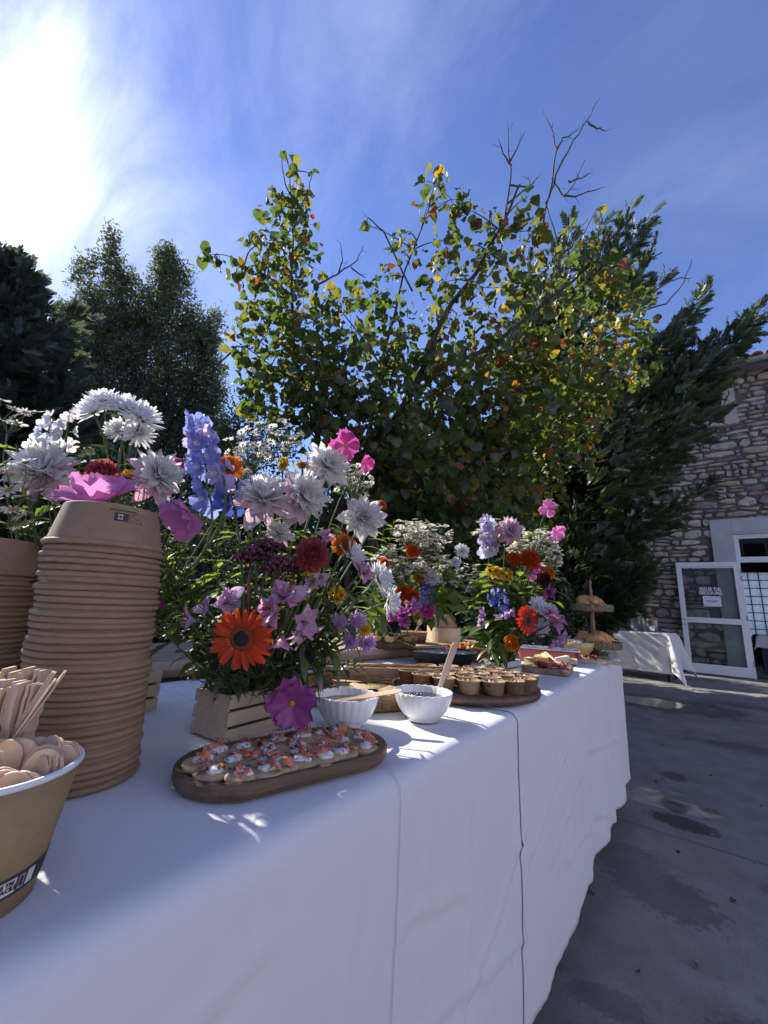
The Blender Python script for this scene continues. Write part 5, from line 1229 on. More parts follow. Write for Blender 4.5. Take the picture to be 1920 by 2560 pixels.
# ================================================================== fluted sauce bowls
M_china = mat('white_china', (0.80, 0.80, 0.79), None, rough=0.18, spec=0.5, coat=0.3)
M_caramel = mat('caramel_sauce', (0.16, 0.075, 0.025), (0.22, 0.11, 0.04), 20, 0.12, coat=0.4)
M_jam = mat('dark_berry_jam', (0.012, 0.009, 0.014), (0.035, 0.018, 0.03), 60, 0.15, 0.8, 90, coat=0.5)
M_greyred = mat('sauce_lumps', (0.05, 0.045, 0.07), (0.10, 0.09, 0.11), 60, 0.4)
def fluted_bowl(loc, r, h, label, sauce, name, stick):
    o = empty('fluted_bowl', loc, label=label, cat='bowl')
    NF = 26
    def fn(rr, z, a):
        t = z / h
        k = 0.020 * min(1, max(0, (t - .12) / .2)) * (abs(math.sin(a * NF / 2)) - 0.5)
        return rr * (1 + k)
    pr = [(0, .006), (.028, .006), (.030, 0), (.034, 0), (.033, .005), (.043, .010), (.0535, .023), (.0605, .038), (.0645, .052), (.0655, h), (.0640, h + .001), (.0628, h - .001), (.0585, .040), (.0515, .025), (.0405, .013), (0, .0095)]
    pr = [(a * r / .0655, z) for a, z in pr]
    b = MB(); b.lathe(pr, 156, fn=fn)
    n = 156
    for i in range(len(b.v)):      # scalloped lip
        x, y, z = b.v[i]
        if z > h - .004: a = math.atan2(y, x); b.v[i] = (x, y, z + .0016 * (abs(math.sin(a * NF / 2)) - .5))
    b.build('bowl', M_china, o)
    b = MB(); b.lathe([(0, .043), (.03, .0432), (r * .905, .0435)], 40, fn=lambda q, z, a: q, close=False)
    s_ = b.build(name, sauce, o)
    return o
sb1 = fluted_bowl((-0.589, 0.676, TT), .0655, .0575, 'white fluted china bowl of caramel sauce with a stirring stick', M_caramel, 'caramel', None)
sb2 = fluted_bowl((-0.502, 0.834, TT), .0655, .0575, 'white fluted china bowl of dark berry jam with an upright wooden knife', M_jam, 'jam', None)
b = MB()
for k in range(40): a = rs.uniform(0, 6.28); rr = .05 * math.sqrt(rs.random()); b.blob((rr * math.cos(a), rr * math.sin(a), .0435), rs.uniform(.003, .006), rs.choice((0, 0, 1)), 5, k, .3, (1, 1, .6))
tag(b.build('berries', [M_jam, M_greyred], sb2), kind='stuff')
put_cutlery(knife_me, 'stirring_stick', Vector((-0.538, 0.713, 0.817)), Vector((-0.600, 0.672, TT + .045)), (0, -.4, 1), 1, 0, 'slim wooden stirring stick resting across the caramel bowl', None, 0.118)
put_cutlery(knife_me, 'wooden_knife', Vector((-0.485, 0.904, 0.854)), Vector((-0.509, 0.905, 0.787)), (.8, -.5, .1), 1, 0, 'flat wooden knife standing upright in the dark jam bowl', None, 0.1)

# ================================================================== paper cups on the round board
rbd = empty('round_board', (-0.585, 1.210, TT), label='thick round dark wooden board carrying small filled kraft pots', cat='board')
b = MB(); b.lathe([(.20, 0), (.219, .004), (.223, .012), (.221, .022), (.215, .0255), (.10, .0255), (0, .0255)], 80); b.build('board', M_acacia, rbd)
M_pot_in = mat('kraft_pot_inside', (0.40, 0.30, 0.21), (0.46, 0.35, 0.25), 40, 0.7)
M_crum = mat('orange_crumble', (0.50, 0.17, 0.035), (0.58, 0.30, 0.09), 60, 0.7, 0.6, 120); M_crum2 = mat('white_curd', (0.70, 0.66, 0.56), (0.75, 0.71, 0.63), 50, 0.6); M_crum3 = mat('toasted_crumb', (0.30, 0.16, 0.06), (0.42, 0.25, 0.11), 60, 0.8)
ph, pr_, pb = .0335, .0305, .0245
q = MB(); q.lathe([(0, .003), (pb - .002, .003), (pb - .001, 0), (pb, 0), (pr_ - .001, ph - .002)] + [(pr_ + .0016 * math.cos(a), ph - .0006 + .0016 * math.sin(a)) for a in [-1.2 + 4.0 * k / 6 for k in range(7)]] + [(pb - .0012 + .0002, .006), (0, .006)], 40); pot_me = q.mesh('pot', M_kraft)
fill = []
for k in range(4):
    q = MB(); r_ = random.Random(k)
    q.lathe([(.028, ph - .009), (.018, ph - .007), (0, ph - .006)], 20, 1, close=False)
    for j in range(26): a = r_.uniform(0, 6.28); rr = .024 * math.sqrt(r_.random()); q.blob((rr * math.cos(a), rr * math.sin(a), ph - .007 + r_.uniform(0, .003)), r_.uniform(.0018, .0042), r_.choice(((0, 0, 1, 2), (1, 1, 1, 0), (0, 0, 0, 2), (2, 2, 0, 1))[k]), 4, j, .4)
    fill.append(q.mesh('filling', [M_crum, M_crum2, M_crum3]))
pots = [(-0.428, 0.906, 0.809), (-0.397, 0.956, 0.809), (-0.370, 1.016, 0.809), (-0.376, 1.105, 0.809), (-0.393, 1.195, 0.809), (-0.504, 0.951, 0.809), (-0.475, 1.012, 0.809), (-0.446, 1.056, 0.809), (-0.520, 1.066, 0.809), (-0.492, 1.121, 0.809), (-0.439, 1.134, 0.809), (-0.413, 1.177, 0.809), (-0.532, 1.022, 0.809), (-0.594, 1.066, 0.809), (-0.583, 1.134, 0.809), (-0.545, 1.164, 0.809), (-0.488, 1.178, 0.809), (-0.448, 1.230, 0.809), (-0.645, 1.039, 0.809), (-0.651, 1.098, 0.809), (-0.659, 1.174, 0.809), (-0.609, 1.194, 0.809), (-0.576, 1.253, 0.809), (-0.514, 1.277, 0.809)]
PP = [Vector((p[0], p[1], 0)) for p in pots]
cb = Vector((-0.585, 1.210, 0))
for it in range(80):
    for i in range(len(PP)):
        for j in range(i):
            d = PP[i] - PP[j]; L_ = d.length
            if 1e-6 < L_ < .0655: sft = d / L_ * (.0655 - L_) * .5; PP[i] += sft; PP[j] -= sft
        d = PP[i] - cb
        if d.length > .188: PP[i] = cb + d.normalized() * .188
for i, p in enumerate(PP):
    o = empty('kraft_pot', (p.x, p.y, TT + .0258), (0, 0, rs.uniform(0, 6.28)), 'small open kraft pot of crumble dessert crowded on the round board', 'pot', 'kraft pots on the round board')
    link('pot', pot_me, o); link('filling', fill[i % 4], o)
    if i < 3:
        o.rotation_euler.z = 0; rp = lambda z: pb + (pr_ - pb) * z / ph + .0004
        b = MB(); a0 = math.atan2(-p.y, -p.x) + (-.3, -.5, .4)[i]; wpatch(b, -.004, .006, .021, .026, rp, a0, 0, 0, 4); wpatch(b, -.012, .010, .008, .0088, rp, a0, 0, 0, 6); wpatch(b, -.012, .010, .013, .0136, rp, a0, 0, 0, 6); b.build('print', M_print, o)

# ================================================================== woven tray, crepes, long board
M_straw = mat('seagrass', (0.17, 0.105, 0.05), (0.33, 0.22, 0.115), 25, 0.8, 0.4, 60, rnd=0.1)
M_crepe = mat('crepe', (0.42, 0.27, 0.12), (0.60, 0.45, 0.25), 14, 0.7, 0.4, 30, rnd=0.1)
tray = empty('woven_tray', (-0.735, 0.905, TT), label='round woven seagrass tray holding folded crepes behind the sauce bowls', cat='tray')
b = MB(); b.lathe([(0, 0), (.165, 0), (.17, .006), (0, .006)], 48); b.build('base', M_straw, tray)
for ring_ in range(4):
    b = MB(); n = 84; rr = .160 + .004 * ring_; z = .008 + ring_ * .008
    pts = [((rr + .006 * math.sin(k * math.pi + ring_ * math.pi)) * 1.0, 2 * math.pi * k / n, z + .003 * math.sin(k * 1.7)) for k in range(n + 1)]
    b.tube([(r_ * math.cos(a), r_ * math.sin(a), z_) for r_, a, z_ in pts], .0072, 6, cap=False); b.build('woven_strand', M_straw, tray)
for k in range(42):
    a = 2 * math.pi * k / 42; b = MB(); b.tube([(.163 * math.cos(a), .163 * math.sin(a), .002), (.172 * math.cos(a), .172 * math.sin(a), .02), (.174 * math.cos(a), .174 * math.sin(a), .036 + rs.uniform(-.004, .006))], .0034, 5); b.build('stake', M_straw, tray)
for i, (x, y, z, a) in enumerate(((-.72, .83, .020, .3), (-.80, .90, .020, 1.2), (-.70, .91, .020, 2.2), (-.77, .95, .020, 3.0), (-.70, .84, .032, 1.0), (-.66, .87, .032, .2))):
    q = MB(); n = 12; vs, fs = [], []
    for lay in range(3):
        bb = len(vs); vs.append((0, 0, lay * .004 + .001 * lay))
        for k in range(n + 1): t = math.pi / 2 * k / n; rr = .078 * (1 + .05 * vn((t * 3, i, lay))); vs.append((rr * math.cos(t), rr * math.sin(t), lay * .0045 + .004 * vn((t * 4, i * 2, lay))))
        fs += [(bb, bb + 1 + k, bb + 2 + k) for k in range(n)]
        if lay: fs += [(bb - n - 1 + k, bb - n + k, bb + 2 + k, bb + 1 + k) for k in range(n)]
    q.add(vs, fs); o = q.build('folded_crepe', M_crepe); o.location = (x, y, TT + z - .012); o.rotation_euler = (0, 0, a)
    tag(o, 'golden folded crepe lying in the woven tray', 'crepe', 'folded crepes in the woven tray')
lb = empty('long_board', (-0.765, 1.005, TT + .040), label='long narrow wooden serving board propped across the woven tray', cat='board'); lb.rotation_euler = (R(0), R(0), R(-45))
b = MB(); b.box((0, 0, .011), (.05, .36, .021), 0, None, .004); b.build('board', wood_mat('oak_board', (0.20, 0.12, 0.065), (0.34, 0.22, 0.13), 'Y', .55), lb)
b = MB()
for k in range(16): y = -.17 + k * .022; b.tube([(rs.uniform(-.02, .0), y, .024), (rs.uniform(-.02, .02), y + .03, .027), (rs.uniform(0, .02), y + .06, .024)], rs.uniform(.0022, .004), 5)
tag(b.build('bread_sticks', M_crum3, lb), kind='stuff')


# ================================================================== far end of the buffet
def dish(b, prof, sx, sy, n=56, mi=0, fn=None): return b.lathe(prof, n, mi, None, sx, sy, fn)
def rrect(hx, hy, r, n=6):
    out = []
    for (cx, cy, a0) in ((hx - r, hy - r, 0), (-hx + r, hy - r, 90), (-hx + r, -hy + r, 180), (hx - r, -hy + r, 270)):
        for k in range(n + 1): a = R(a0 + 90 * k / n); out.append((cx + r * math.cos(a), cy + r * math.sin(a)))
    return out
M_iron = mat('dark_stoneware', (0.022, 0.019, 0.017), (0.045, 0.038, 0.033), 30, 0.6, spec=.25)
M_redgl = mat('red_enamel', (0.20, 0.012, 0.012), (0.26, 0.02, 0.018), 8, 0.22, coat=0.4)
M_whitegl = mat('white_enamel', (0.75, 0.76, 0.78), None, rough=0.22)
# black oval dish of pale crumble
o = empty('oval_dish', (-0.885, 1.640, TT), label='shallow dark oval dish of white dessert dusted with dark crumbs', cat='dish'); o.rotation_euler = (0, 0, R(52))
b = MB(); dish(b, [(0, .003), (.095, .003), (.10, 0), (.115, 0), (.164, .052), (.166, .055), (.160, .055), (.11, .008), (0, .008)], 1, .62); b.build('dish', M_iron, o)
b = MB(); b.lathe([(.152, .049), (.12, .053), (.06, .056), (0, .056)], 48, 0, None, 1, .62, lambda r, z, a: r * (1 + .02 * vn((math.cos(a) * 3, math.sin(a) * 3, z * 40))), False); b.build('filling', mat('white_dessert', (0.06, 0.05, 0.05), (0.74, 0.72, 0.70), 38, 0.6, 0.5, 60, stops=[(0.36, (0.05, 0.04, 0.04)), (0.46, (0.70, 0.68, 0.66))]), o)
b = MB(); b.tube([(-.10, .0, .054), (-.15, .02, .074), (-.20, .035, .092)], [.004, .0035, .006], 6, flat=.5); b.build('serving_spoon', mat('brass', (0.55, 0.36, 0.14), None, rough=.25, metal=1), o)
# red oval dish of fruit salad
o = empty('fruit_dish', (-0.880, 1.865, TT), label='deep red oval dish heaped with cubed orange and pale fruit', cat='dish'); o.rotation_euler = (0, 0, R(55))
b = MB(); dish(b, [(0, .003), (.09, .003), (.10, 0), (.112, .02), (.122, .058), (.130, .062), (.120, .062), (.104, .012), (0, .01)], 1, .66); b.build('dish', M_redgl, o)
FR = [mat('fruit_' + n, a, b_, 30, 0.3, coat=.2) for n, a, b_ in (('orange', (0.55, 0.16, 0.02), (0.62, 0.24, 0.04)), ('pale', (0.60, 0.46, 0.24), (0.66, 0.54, 0.34)), ('red', (0.38, 0.03, 0.03), (0.45, 0.06, 0.04)), ('green', (0.22, 0.26, 0.05), (0.3, 0.32, 0.08)))]
for k in range(46):
    a = rs.uniform(0, 6.28); rr = math.sqrt(rs.random()) * .92; x, y = .112 * rr * math.cos(a), .072 * rr * math.sin(a); s = rs.uniform(.014, .021)
    q = MB(); q.box((0, 0, 0), (s, s * rs.uniform(.7, 1.1), s * .85), 0, None, s * .16)
    q.build('fruit_piece', FR[rs.choices((0, 1, 2, 3), (5, 5, 2, .6))[0]], o, Matrix.Translation((x, y, .056 + .022 * (1 - rr) + rs.uniform(-.004, .004))) @ Matrix.Rotation(rs.uniform(0, 3), 4, Vector((rs.random(), rs.random(), rs.random())).normalized()))
# red rectangular baking dish
o = empty('baking_dish', (-0.610, 2.225, TT), label='rectangular red enamel baking dish with white inside and a serving spoon', cat='dish'); o.rotation_euler = (0, 0, R(14))
ol = rrect(.145, .105, .03)
b = MB(); board_mesh(b, ol, [(.018, 0), (.012, .004), (.004, .058), (-.004, .062), (-.005, .065)]); 
fsn = b.f[-1]; b.f.pop(); b.m.pop(); b.s.pop(); b.build('dish', M_redgl, o)
b = MB(); board_mesh(b, ol, [(-.005, .0652), (.004, .0655), (.010, .055), (.018, .014), (.05, .012)]); b.f.pop(-2); b.m.pop(-2); b.s.pop(-2); b.build('lining', M_whitegl, o)
b = MB(); board_mesh(b, rrect(.127, .087, .025), [(0, .035), (.005, .045), (.03, .047)]); 
for k in range(60): b.blob((rs.uniform(-.115, .115), rs.uniform(-.075, .075), .047), rs.uniform(.006, .012), 0, 5, k, .5, (1, 1, .6))
b.build('bake', mat('brown_bake', (0.05, 0.028, 0.018), (0.13, 0.075, 0.045), 50, .7), o)
b = MB(); b.tube([(.03, .0, .045), (.09, .01, .066), (.15, .02, .086), (.19, .028, .102)], [.007, .004, .004, .006], 7, flat=.45); b.build('serving_spoon', M_steel, o)
# ham and cheese board
o = empty('charcuterie_board', (-0.520, 1.875, TT), label='thick wooden board of sliced ham, cheese wedges and grapes', cat='board'); o.rotation_euler = (0, 0, R(8))
b = MB(); board_mesh(b, rrect(.095, .115, .02), [(.004, 0), (0, .003), (0, .020), (.003, .022), (.03, .022)]); b.build('board', M_oldplank, o)
M_ham = mat('cured_ham', (0.33, 0.045, 0.03), (0.58, 0.20, 0.14), 45, 0.35, rnd=.15, coat=.2); M_chz = mat('cheese', (0.62, 0.50, 0.24), (0.70, 0.58, 0.32), 20, .5, rnd=.08); M_chz2 = mat('pale_cheese', (0.70, 0.63, 0.46), (0.76, 0.70, 0.54), 20, .5)
def ribbon(b, L, W, seed, amp=.012):
    n, m = 16, 4; vs, fs = [], []
    for i in range(n + 1):
        for j in range(m + 1): t = i / n; w = j / m - .5; vs.append(((t - .5) * L, w * W * (1 - .2 * math.sin(t * 9 + seed)), .006 + amp * (1 + math.sin(t * 13 + seed + w * 2)) * .5 + .004 * math.sin(w * 9)))
    for i in range(n):
        for j in range(m): a = i * (m + 1) + j; fs.append((a, a + m + 1, a + m + 2, a + 1))
    return b.add(vs, fs)
for k in range(16):
    b = MB(); ribbon(b, rs.uniform(.05, .08), rs.uniform(.02, .032), k); q = b.build('ham_slice', M_ham); tag(q, 'crinkled slice of red cured ham on the cheese board', 'ham', 'ham slices on the cheese board')
    p = o.matrix_basis @ Vector((rs.uniform(-.03, .075), rs.uniform(-.095, .06) , .022)); q.location = p; q.rotation_euler = (0, 0, rs.uniform(0, 6.3))
for k, (x, y, a, w) in enumerate(((-.055, .00, .3, 0), (-.05, .06, 1.2, 1), (.0, .02, 2.0, 0), (.03, .05, .8, 1), (-.03, -.06, 2.6, 0), (.05, .085, .1, 1), (-.06, .095, .5, 0))):
    q = MB(); L_, W_, H_ = .062, .026, .022; q.add([(0, -.004, 0), (L_, -W_ / 2, 0), (L_, W_ / 2, 0), (0, .004, 0), (0, -.004, H_), (L_, -W_ / 2, H_), (L_, W_ / 2, H_), (0, .004, H_)], [(3, 2, 1, 0), (4, 5, 6, 7), (0, 1, 5, 4), (1, 2, 6, 5), (2, 3, 7, 6), (3, 0, 4, 7)], 0, False)
    c = q.build('cheese_wedge', (M_chz, M_chz2)[w]); c.location = o.matrix_basis @ Vector((x, y, .030)); c.rotation_euler = (rs.uniform(-.2, .2), rs.uniform(-.25, .1), a); tag(c, ('yellow' if not w else 'pale') + ' cheese wedge lying among the ham slices', 'cheese', 'cheese wedges on the board')
for k in range(5):
    q = MB(); q.blob((0, 0, 0), .009, 0, 8, k, .05); c = q.build('grape', mat('grape', (0.22, 0.03, 0.05), None, rough=.2, coat=.3)); c.location = o.matrix_basis @ Vector((-.01 + .014 * (k % 3), .075 + .013 * (k // 3), .048)); tag(c, 'red grape on top of the cheese board', 'grape', 'grapes on the cheese board')
q = MB(); ribbon(q, .14, .018, 2, .002); c = q.build('cheese_slice', M_chz2); c.location = o.matrix_basis @ Vector((.02, .0, .046)); c.rotation_euler = (0, R(14), R(-50)); tag(c, 'long pale cheese slice laid across the ham', 'cheese')
# yellow bowl
o = empty('yellow_bowl', (-0.562, 2.56, TT), label='wide yellow pottery bowl of grey salad beside the pastry stand', cat='bowl')
b = MB(); b.lathe([(0, .004), (.05, .004), (.052, 0), (.06, 0), (.098, .05), (.112, .088), (.108, .089), (.093, .052), (.055, .01), (0, .008)], 48); b.build('bowl', mat('yellow_glaze', (0.50, 0.36, 0.10), (0.58, 0.44, 0.16), 8, .3, coat=.3), o)
b = MB(); M_sal = [mat('salad_grey', (0.32, 0.28, 0.22), (0.42, 0.38, 0.30), 40, .7), mat('salad_brown', (0.16, 0.11, 0.07), (0.24, 0.17, 0.1), 40, .7)]
b.lathe([(.10, .072), (.05, .085), (0, .09)], 24, 1, close=False)
for k in range(80): a = rs.uniform(0, 6.28); rr = .09 * math.sqrt(rs.random()); b.blob((rr * math.cos(a), rr * math.sin(a), .082 + .012 * (1 - rr / .09)), rs.uniform(.006, .012), rs.choice((0, 0, 1)), 5, k, .5)
tag(b.build('salad', M_sal, o), kind='stuff')
# tiered pastry stand
M_ormolu = mat('antique_metal', (0.10, 0.08, 0.05), (0.42, 0.35, 0.22), 95, 0.45, 0.8, 95, metal=0.75, detail=3)
M_turn = wood_mat('turned_wood', (0.16, 0.085, 0.05), (0.26, 0.15, 0.09), 'Z', .4)
st = empty('pastry_stand', (-0.480, 2.70, TT), label='two-tier pastry stand with ornate metal rims and a turned wooden pole', cat='stand')
b = MB(); b.lathe([(0, 0), (.07, 0), (.074, .006), (.05, .02), (.03, .04), (.024, .056), (0, .056)], 32); b.build('foot', M_ormolu, st)
def tier(z, r, nm):
    b = MB(); b.lathe([(0, z), (r, z), (r + .002, z + .003), (r + .002, z + .034), (r + .004, z + .037), (r + .001, z + .039), (r - .003, z + .036), (r - .003, z + .006), (0, z + .006)], 72); p = b.build(nm, M_ormolu, st)
    n = int(2 * math.pi * r / .03)
    for k in range(n):
        a = 2 * math.pi * k / n; b2 = MB(); b2.lathe([(.0095, 0), (.0085, .0022), (.006, .0012), (.0045, .003), (0, .0034)], 10); b2.build('rosette', M_ormolu, p, TRS((( r + .002) * math.cos(a), (r + .002) * math.sin(a), z + .019), (math.cos(a), math.sin(a), 0)))
tier(.056, .142, 'lower_tier'); tier(.262, .112, 'upper_tier')
b = MB(); b.lathe([(0, .06), (.016, .06), (.017, .08), (.011, .10), (.012, .17), (.014, .2), (.0105, .235), (.014, .262), (.014, .268), (.009, .30), (.0075, .34), (.009, .38), (.0055, .40), (.0055, .415), (.009, .425), (.006, .44), (0, .445)], 20); b.build('pole', M_turn, st)
M_crois = mat('croissant', (0.40, 0.15, 0.035), (0.62, 0.33, 0.10), 9, .4, .5, 40, rnd=.2, coat=.15)
def croissant_me(seed):
    b = MB(); n = 26; pts, rad = [], []
    for i in range(n + 1):
        t = -1 + 2 * i / n; a = t * 1.05; pts.append((.058 * math.sin(a), .035 * (1 - math.cos(a)) * -1, .018 + .003 * math.sin(seed + t * 3))); rad.append((.025 * (1 - abs(t) ** 2.2) + .004) * (1 + .12 * abs(math.sin(t * 8.5))))
    b.tube(pts, rad, 12); return b.mesh('croissant', M_crois)
CM = [croissant_me(k) for k in range(3)]
def pastries(z, r, n, lab, grp):
    for k in range(n):
        a = 2 * math.pi * k / n + .3; rr = r * rs.uniform(.36, .5); c = link('croissant', CM[k % 3]); c.location = (-0.480 + rr * math.cos(a), 2.70 + rr * math.sin(a), TT + z + (k % 2) * .018); c.rotation_euler = (rs.uniform(-.3, .3), rs.uniform(-.2, .2), rs.uniform(0, 6.3)); tag(c, lab, 'croissant', grp)
pastries(.064, .142, 12, 'golden croissant heaped on the lower tier of the pastry stand', 'croissants on the lower tier'); pastries(.082, .11, 6, 'golden croissant heaped on the lower tier of the pastry stand', 'croissants on the lower tier')
pastries(.270, .105, 9, 'golden croissant heaped on the upper tier of the pastry stand', 'croissants on the upper tier'); pastries(.286, .07, 5, 'golden croissant heaped on the upper tier of the pastry stand', 'croissants on the upper tier')
# paddle board jutting over the end
o = empty('paddle_board', (-0.455, 2.40, TT), label='wooden paddle board of cured meat with its handle jutting over the table edge', cat='board'); o.rotation_euler = (0, 0, R(14))
b = MB(); board_mesh(b, [(-.13, -.05), (-.12, -.06), (.03, -.06), (.06, -.045), (.08, -.018), (.20, -.016), (.208, 0), (.20, .016), (.08, .018), (.06, .045), (.03, .06), (-.12, .06), (-.13, .05)], [(.002, 0), (0, .002), (0, .014), (.002, .016), (.02, .016)]); b.build('board', M_pine, o)
for k in range(9):
    b = MB(); ribbon(b, .06, .028, k + 3, .01); q = b.build('meat_slice', M_ham); q.location = o.matrix_basis @ Vector((rs.uniform(-.1, .03), rs.uniform(-.035, .035), .017)); q.rotation_euler = (0, 0, rs.uniform(0, 6)); tag(q, 'thin slice of cured meat on the paddle board', 'meat', 'meat slices on the paddle board')

# ================================================================== things on the plank shelf
ZS = 0.805
M_barkw = mat('bark_ring', (0.045, 0.032, 0.024), (0.12, 0.09, 0.065), 25, .95, 1.0, 50); M_slice = mat('cut_log', (0.30, 0.20, 0.12), (0.42, 0.30, 0.19), 14, .7)
def log_slice(name, loc, r, h, label):
    o = empty(name, loc, label=label, cat='board')
    f = lambda rr, z, a: rr * (1 + .06 * vn((math.cos(a) * 2, math.sin(a) * 2, r * 9)) + .012 * vn((math.cos(a) * 14, math.sin(a) * 14, z * 60)))
    b = MB(); b.lathe([(r * .93, 0), (r, .004), (r * 1.005, h * .5), (r, h - .002), (r * .955, h + .0005), (r * .94, h - .004)], 64, fn=f); b.build('bark', M_barkw, o)
    b = MB(); b.lathe([(r * .95, h - .003), (r * .945, h), (r * .5, h), (0, h)], 64, fn=f, close=False); b.build('wood', M_slice, o); return o
log_slice('log_slice', (-1.165, 1.61, ZS), .125, .032, 'bark-edged log slice carrying small dark-topped tartlets')
M_tart = mat('tart_shell', (0.42, 0.24, 0.09), (0.58, 0.38, 0.17), 30, .7, .3, 60, rnd=.1); M_choc = mat('dark_topping', (0.035, 0.02, 0.015), (0.09, 0.05, 0.035), 60, .5)
q = MB(); q.lathe([(0, 0), (.019, 0), (.0265, .021), (.0275, .022), (.026, .023), (.024, .019), (0, .018)], 30, fn=lambda r, z, a: r * (1 + .025 * math.cos(a * 14) * (z > .002))); tart_me = q.mesh('shell', M_tart)
q = MB(); q.lathe([(.025, .0195), (.015, .0215), (0, .022)], 20, close=False)
for k in range(22): a = k * 2.4; rr = .021 * math.sqrt(k / 22); q.blob((rr * math.cos(a), rr * math.sin(a), .022), .0045, 0, 4, k, .4)
topme = q.mesh('topping', M_choc)
for k in range(13):
    x, y = ((-1.165, 1.61), (-1.105, 1.625), (-1.110, 1.565), (-1.165, 1.55), (-1.215, 1.575), (-1.222, 1.632), (-1.175, 1.67), (-1.118, 1.685), (-1.09, 1.51), (-1.15, 1.50), (-1.058, 1.60), (-1.062, 1.655), (-1.23, 1.69))[k]
    o = empty('tartlet', (x, y, ZS + .032), (0, 0, k), 'small golden tartlet with dark crumb topping on the log slice', 'tartlet', 'tartlets on the log slice'); link('shell', tart_me, o); link('topping', topme, o)
o = empty('crumble_bowl', (-1.225, 1.925, ZS), label='wide kraft bowl of crumble with a standing wooden spoon on the plank shelf', cat='bowl')
b = MB(); b.lathe([(0, .003), (.060, .003), (.062, 0), (.072, .052), (.0745, .054), (.072, .056), (.0695, .052), (.060, .006), (0, .006)], 48); b.build('bowl', M_kraft, o)
b = MB(); b.lathe([(.069, .044), (.03, .05), (0, .05)], 24, 0, close=False)
for k in range(60): a = k * 2.4; rr = .062 * math.sqrt(k / 60); b.blob((rr * math.cos(a), rr * math.sin(a), .049), .006, k % 2, 4, k, .5)
b.build('crumble', [M_crum3, M_tart], o)
put_cutlery(spoon_me, 'wooden_spoon', Vector((-1.205, 1.955, ZS + .125)), Vector((-1.225, 1.925, ZS + .04)), (.8, -.5, .1), 1, 0, 'wooden spoon standing in the wide bowl of crumble', None, .111)
o = empty('bread_box', (-1.200, 2.205, ZS), label='oval bent-wood box filled with slices of dark bread', cat='box'); o.rotation_euler = (0, 0, R(38))
ol = stadium(.175, .085, 14)
b = MB(); board_mesh(b, ol, [(0, 0), (0, .078), (.004, .078), (.004, .008), (.05, .008)]); b.build('box', wood_mat('bent_poplar', (0.44, 0.32, 0.20), (0.54, 0.41, 0.28), 'Y', .6), o)
M_bread = mat('bread_crumb', (0.30, 0.19, 0.11), (0.42, 0.29, 0.18), 60, .9, .5, 120); M_crust = mat('bread_crust', (0.10, 0.05, 0.025), (0.20, 0.11, 0.055), 30, .8)
def bread_me():
    out = []
    for k in range(25): a = -.35 + (math.pi + .7) * k / 24; out.append((.058 * math.cos(a), .032 + .046 * math.sin(a)))
    n = len(out); q = MB(); vs = [(x, -.006, z) for x, z in out] + [(x, .006, z) for x, z in out]
    q.add(vs, [tuple(range(n)), tuple(range(2 * n - 1, n - 1, -1))], 0, False); q.add(vs, [(k, n + k, n + (k + 1) % n, (k + 1) % n) for k in range(n)], 1, True); return q.mesh('bread_slice', [M_bread, M_crust])
bme = bread_me()
for k in range(13):
    c = link('bread_slice', bme); c.location = o.matrix_basis @ Vector((rs.uniform(-.012, .012), -.135 + k * .0225, .056 + rs.uniform(0, .018))); c.rotation_euler = (R(-18 + rs.uniform(-8, 8)) * (1 if k < 6 else -1), rs.uniform(-.1, .1), R(38 + rs.uniform(-7, 7))); tag(c, 'slice of dark crusty bread standing in the bent-wood box', 'bread', 'bread slices in the box')
o = empty('salad_board', (-1.085, 2.62, ZS), label='dark wooden board of shredded pale salad beside the bread box', cat='board'); o.rotation_euler = (0, 0, R(10))
b = MB(); board_mesh(b, rrect(.12, .16, .02), [(.002, -.004), (0, 0), (0, .016), (.002, .018), (.02, .018)]); b.build('board', M_acacia, o)
b = MB()
for k in range(120): x, y = rs.gauss(0, .05), rs.gauss(0, .07); b.blob((x, y, .024 + .02 * math.exp(-(x * x + y * y) / .006) * rs.random()), rs.uniform(.006, .014), k % 3, 4, k, .7, (1.3, .6, .5))
tag(b.build('salad', [mat('shredded_leaf', (0.40, 0.42, 0.18), (0.52, 0.52, 0.28), 30, .6), mat('shredded_pale', (0.60, 0.56, 0.40), None, rough=.6), FR[0]], o), kind='stuff')

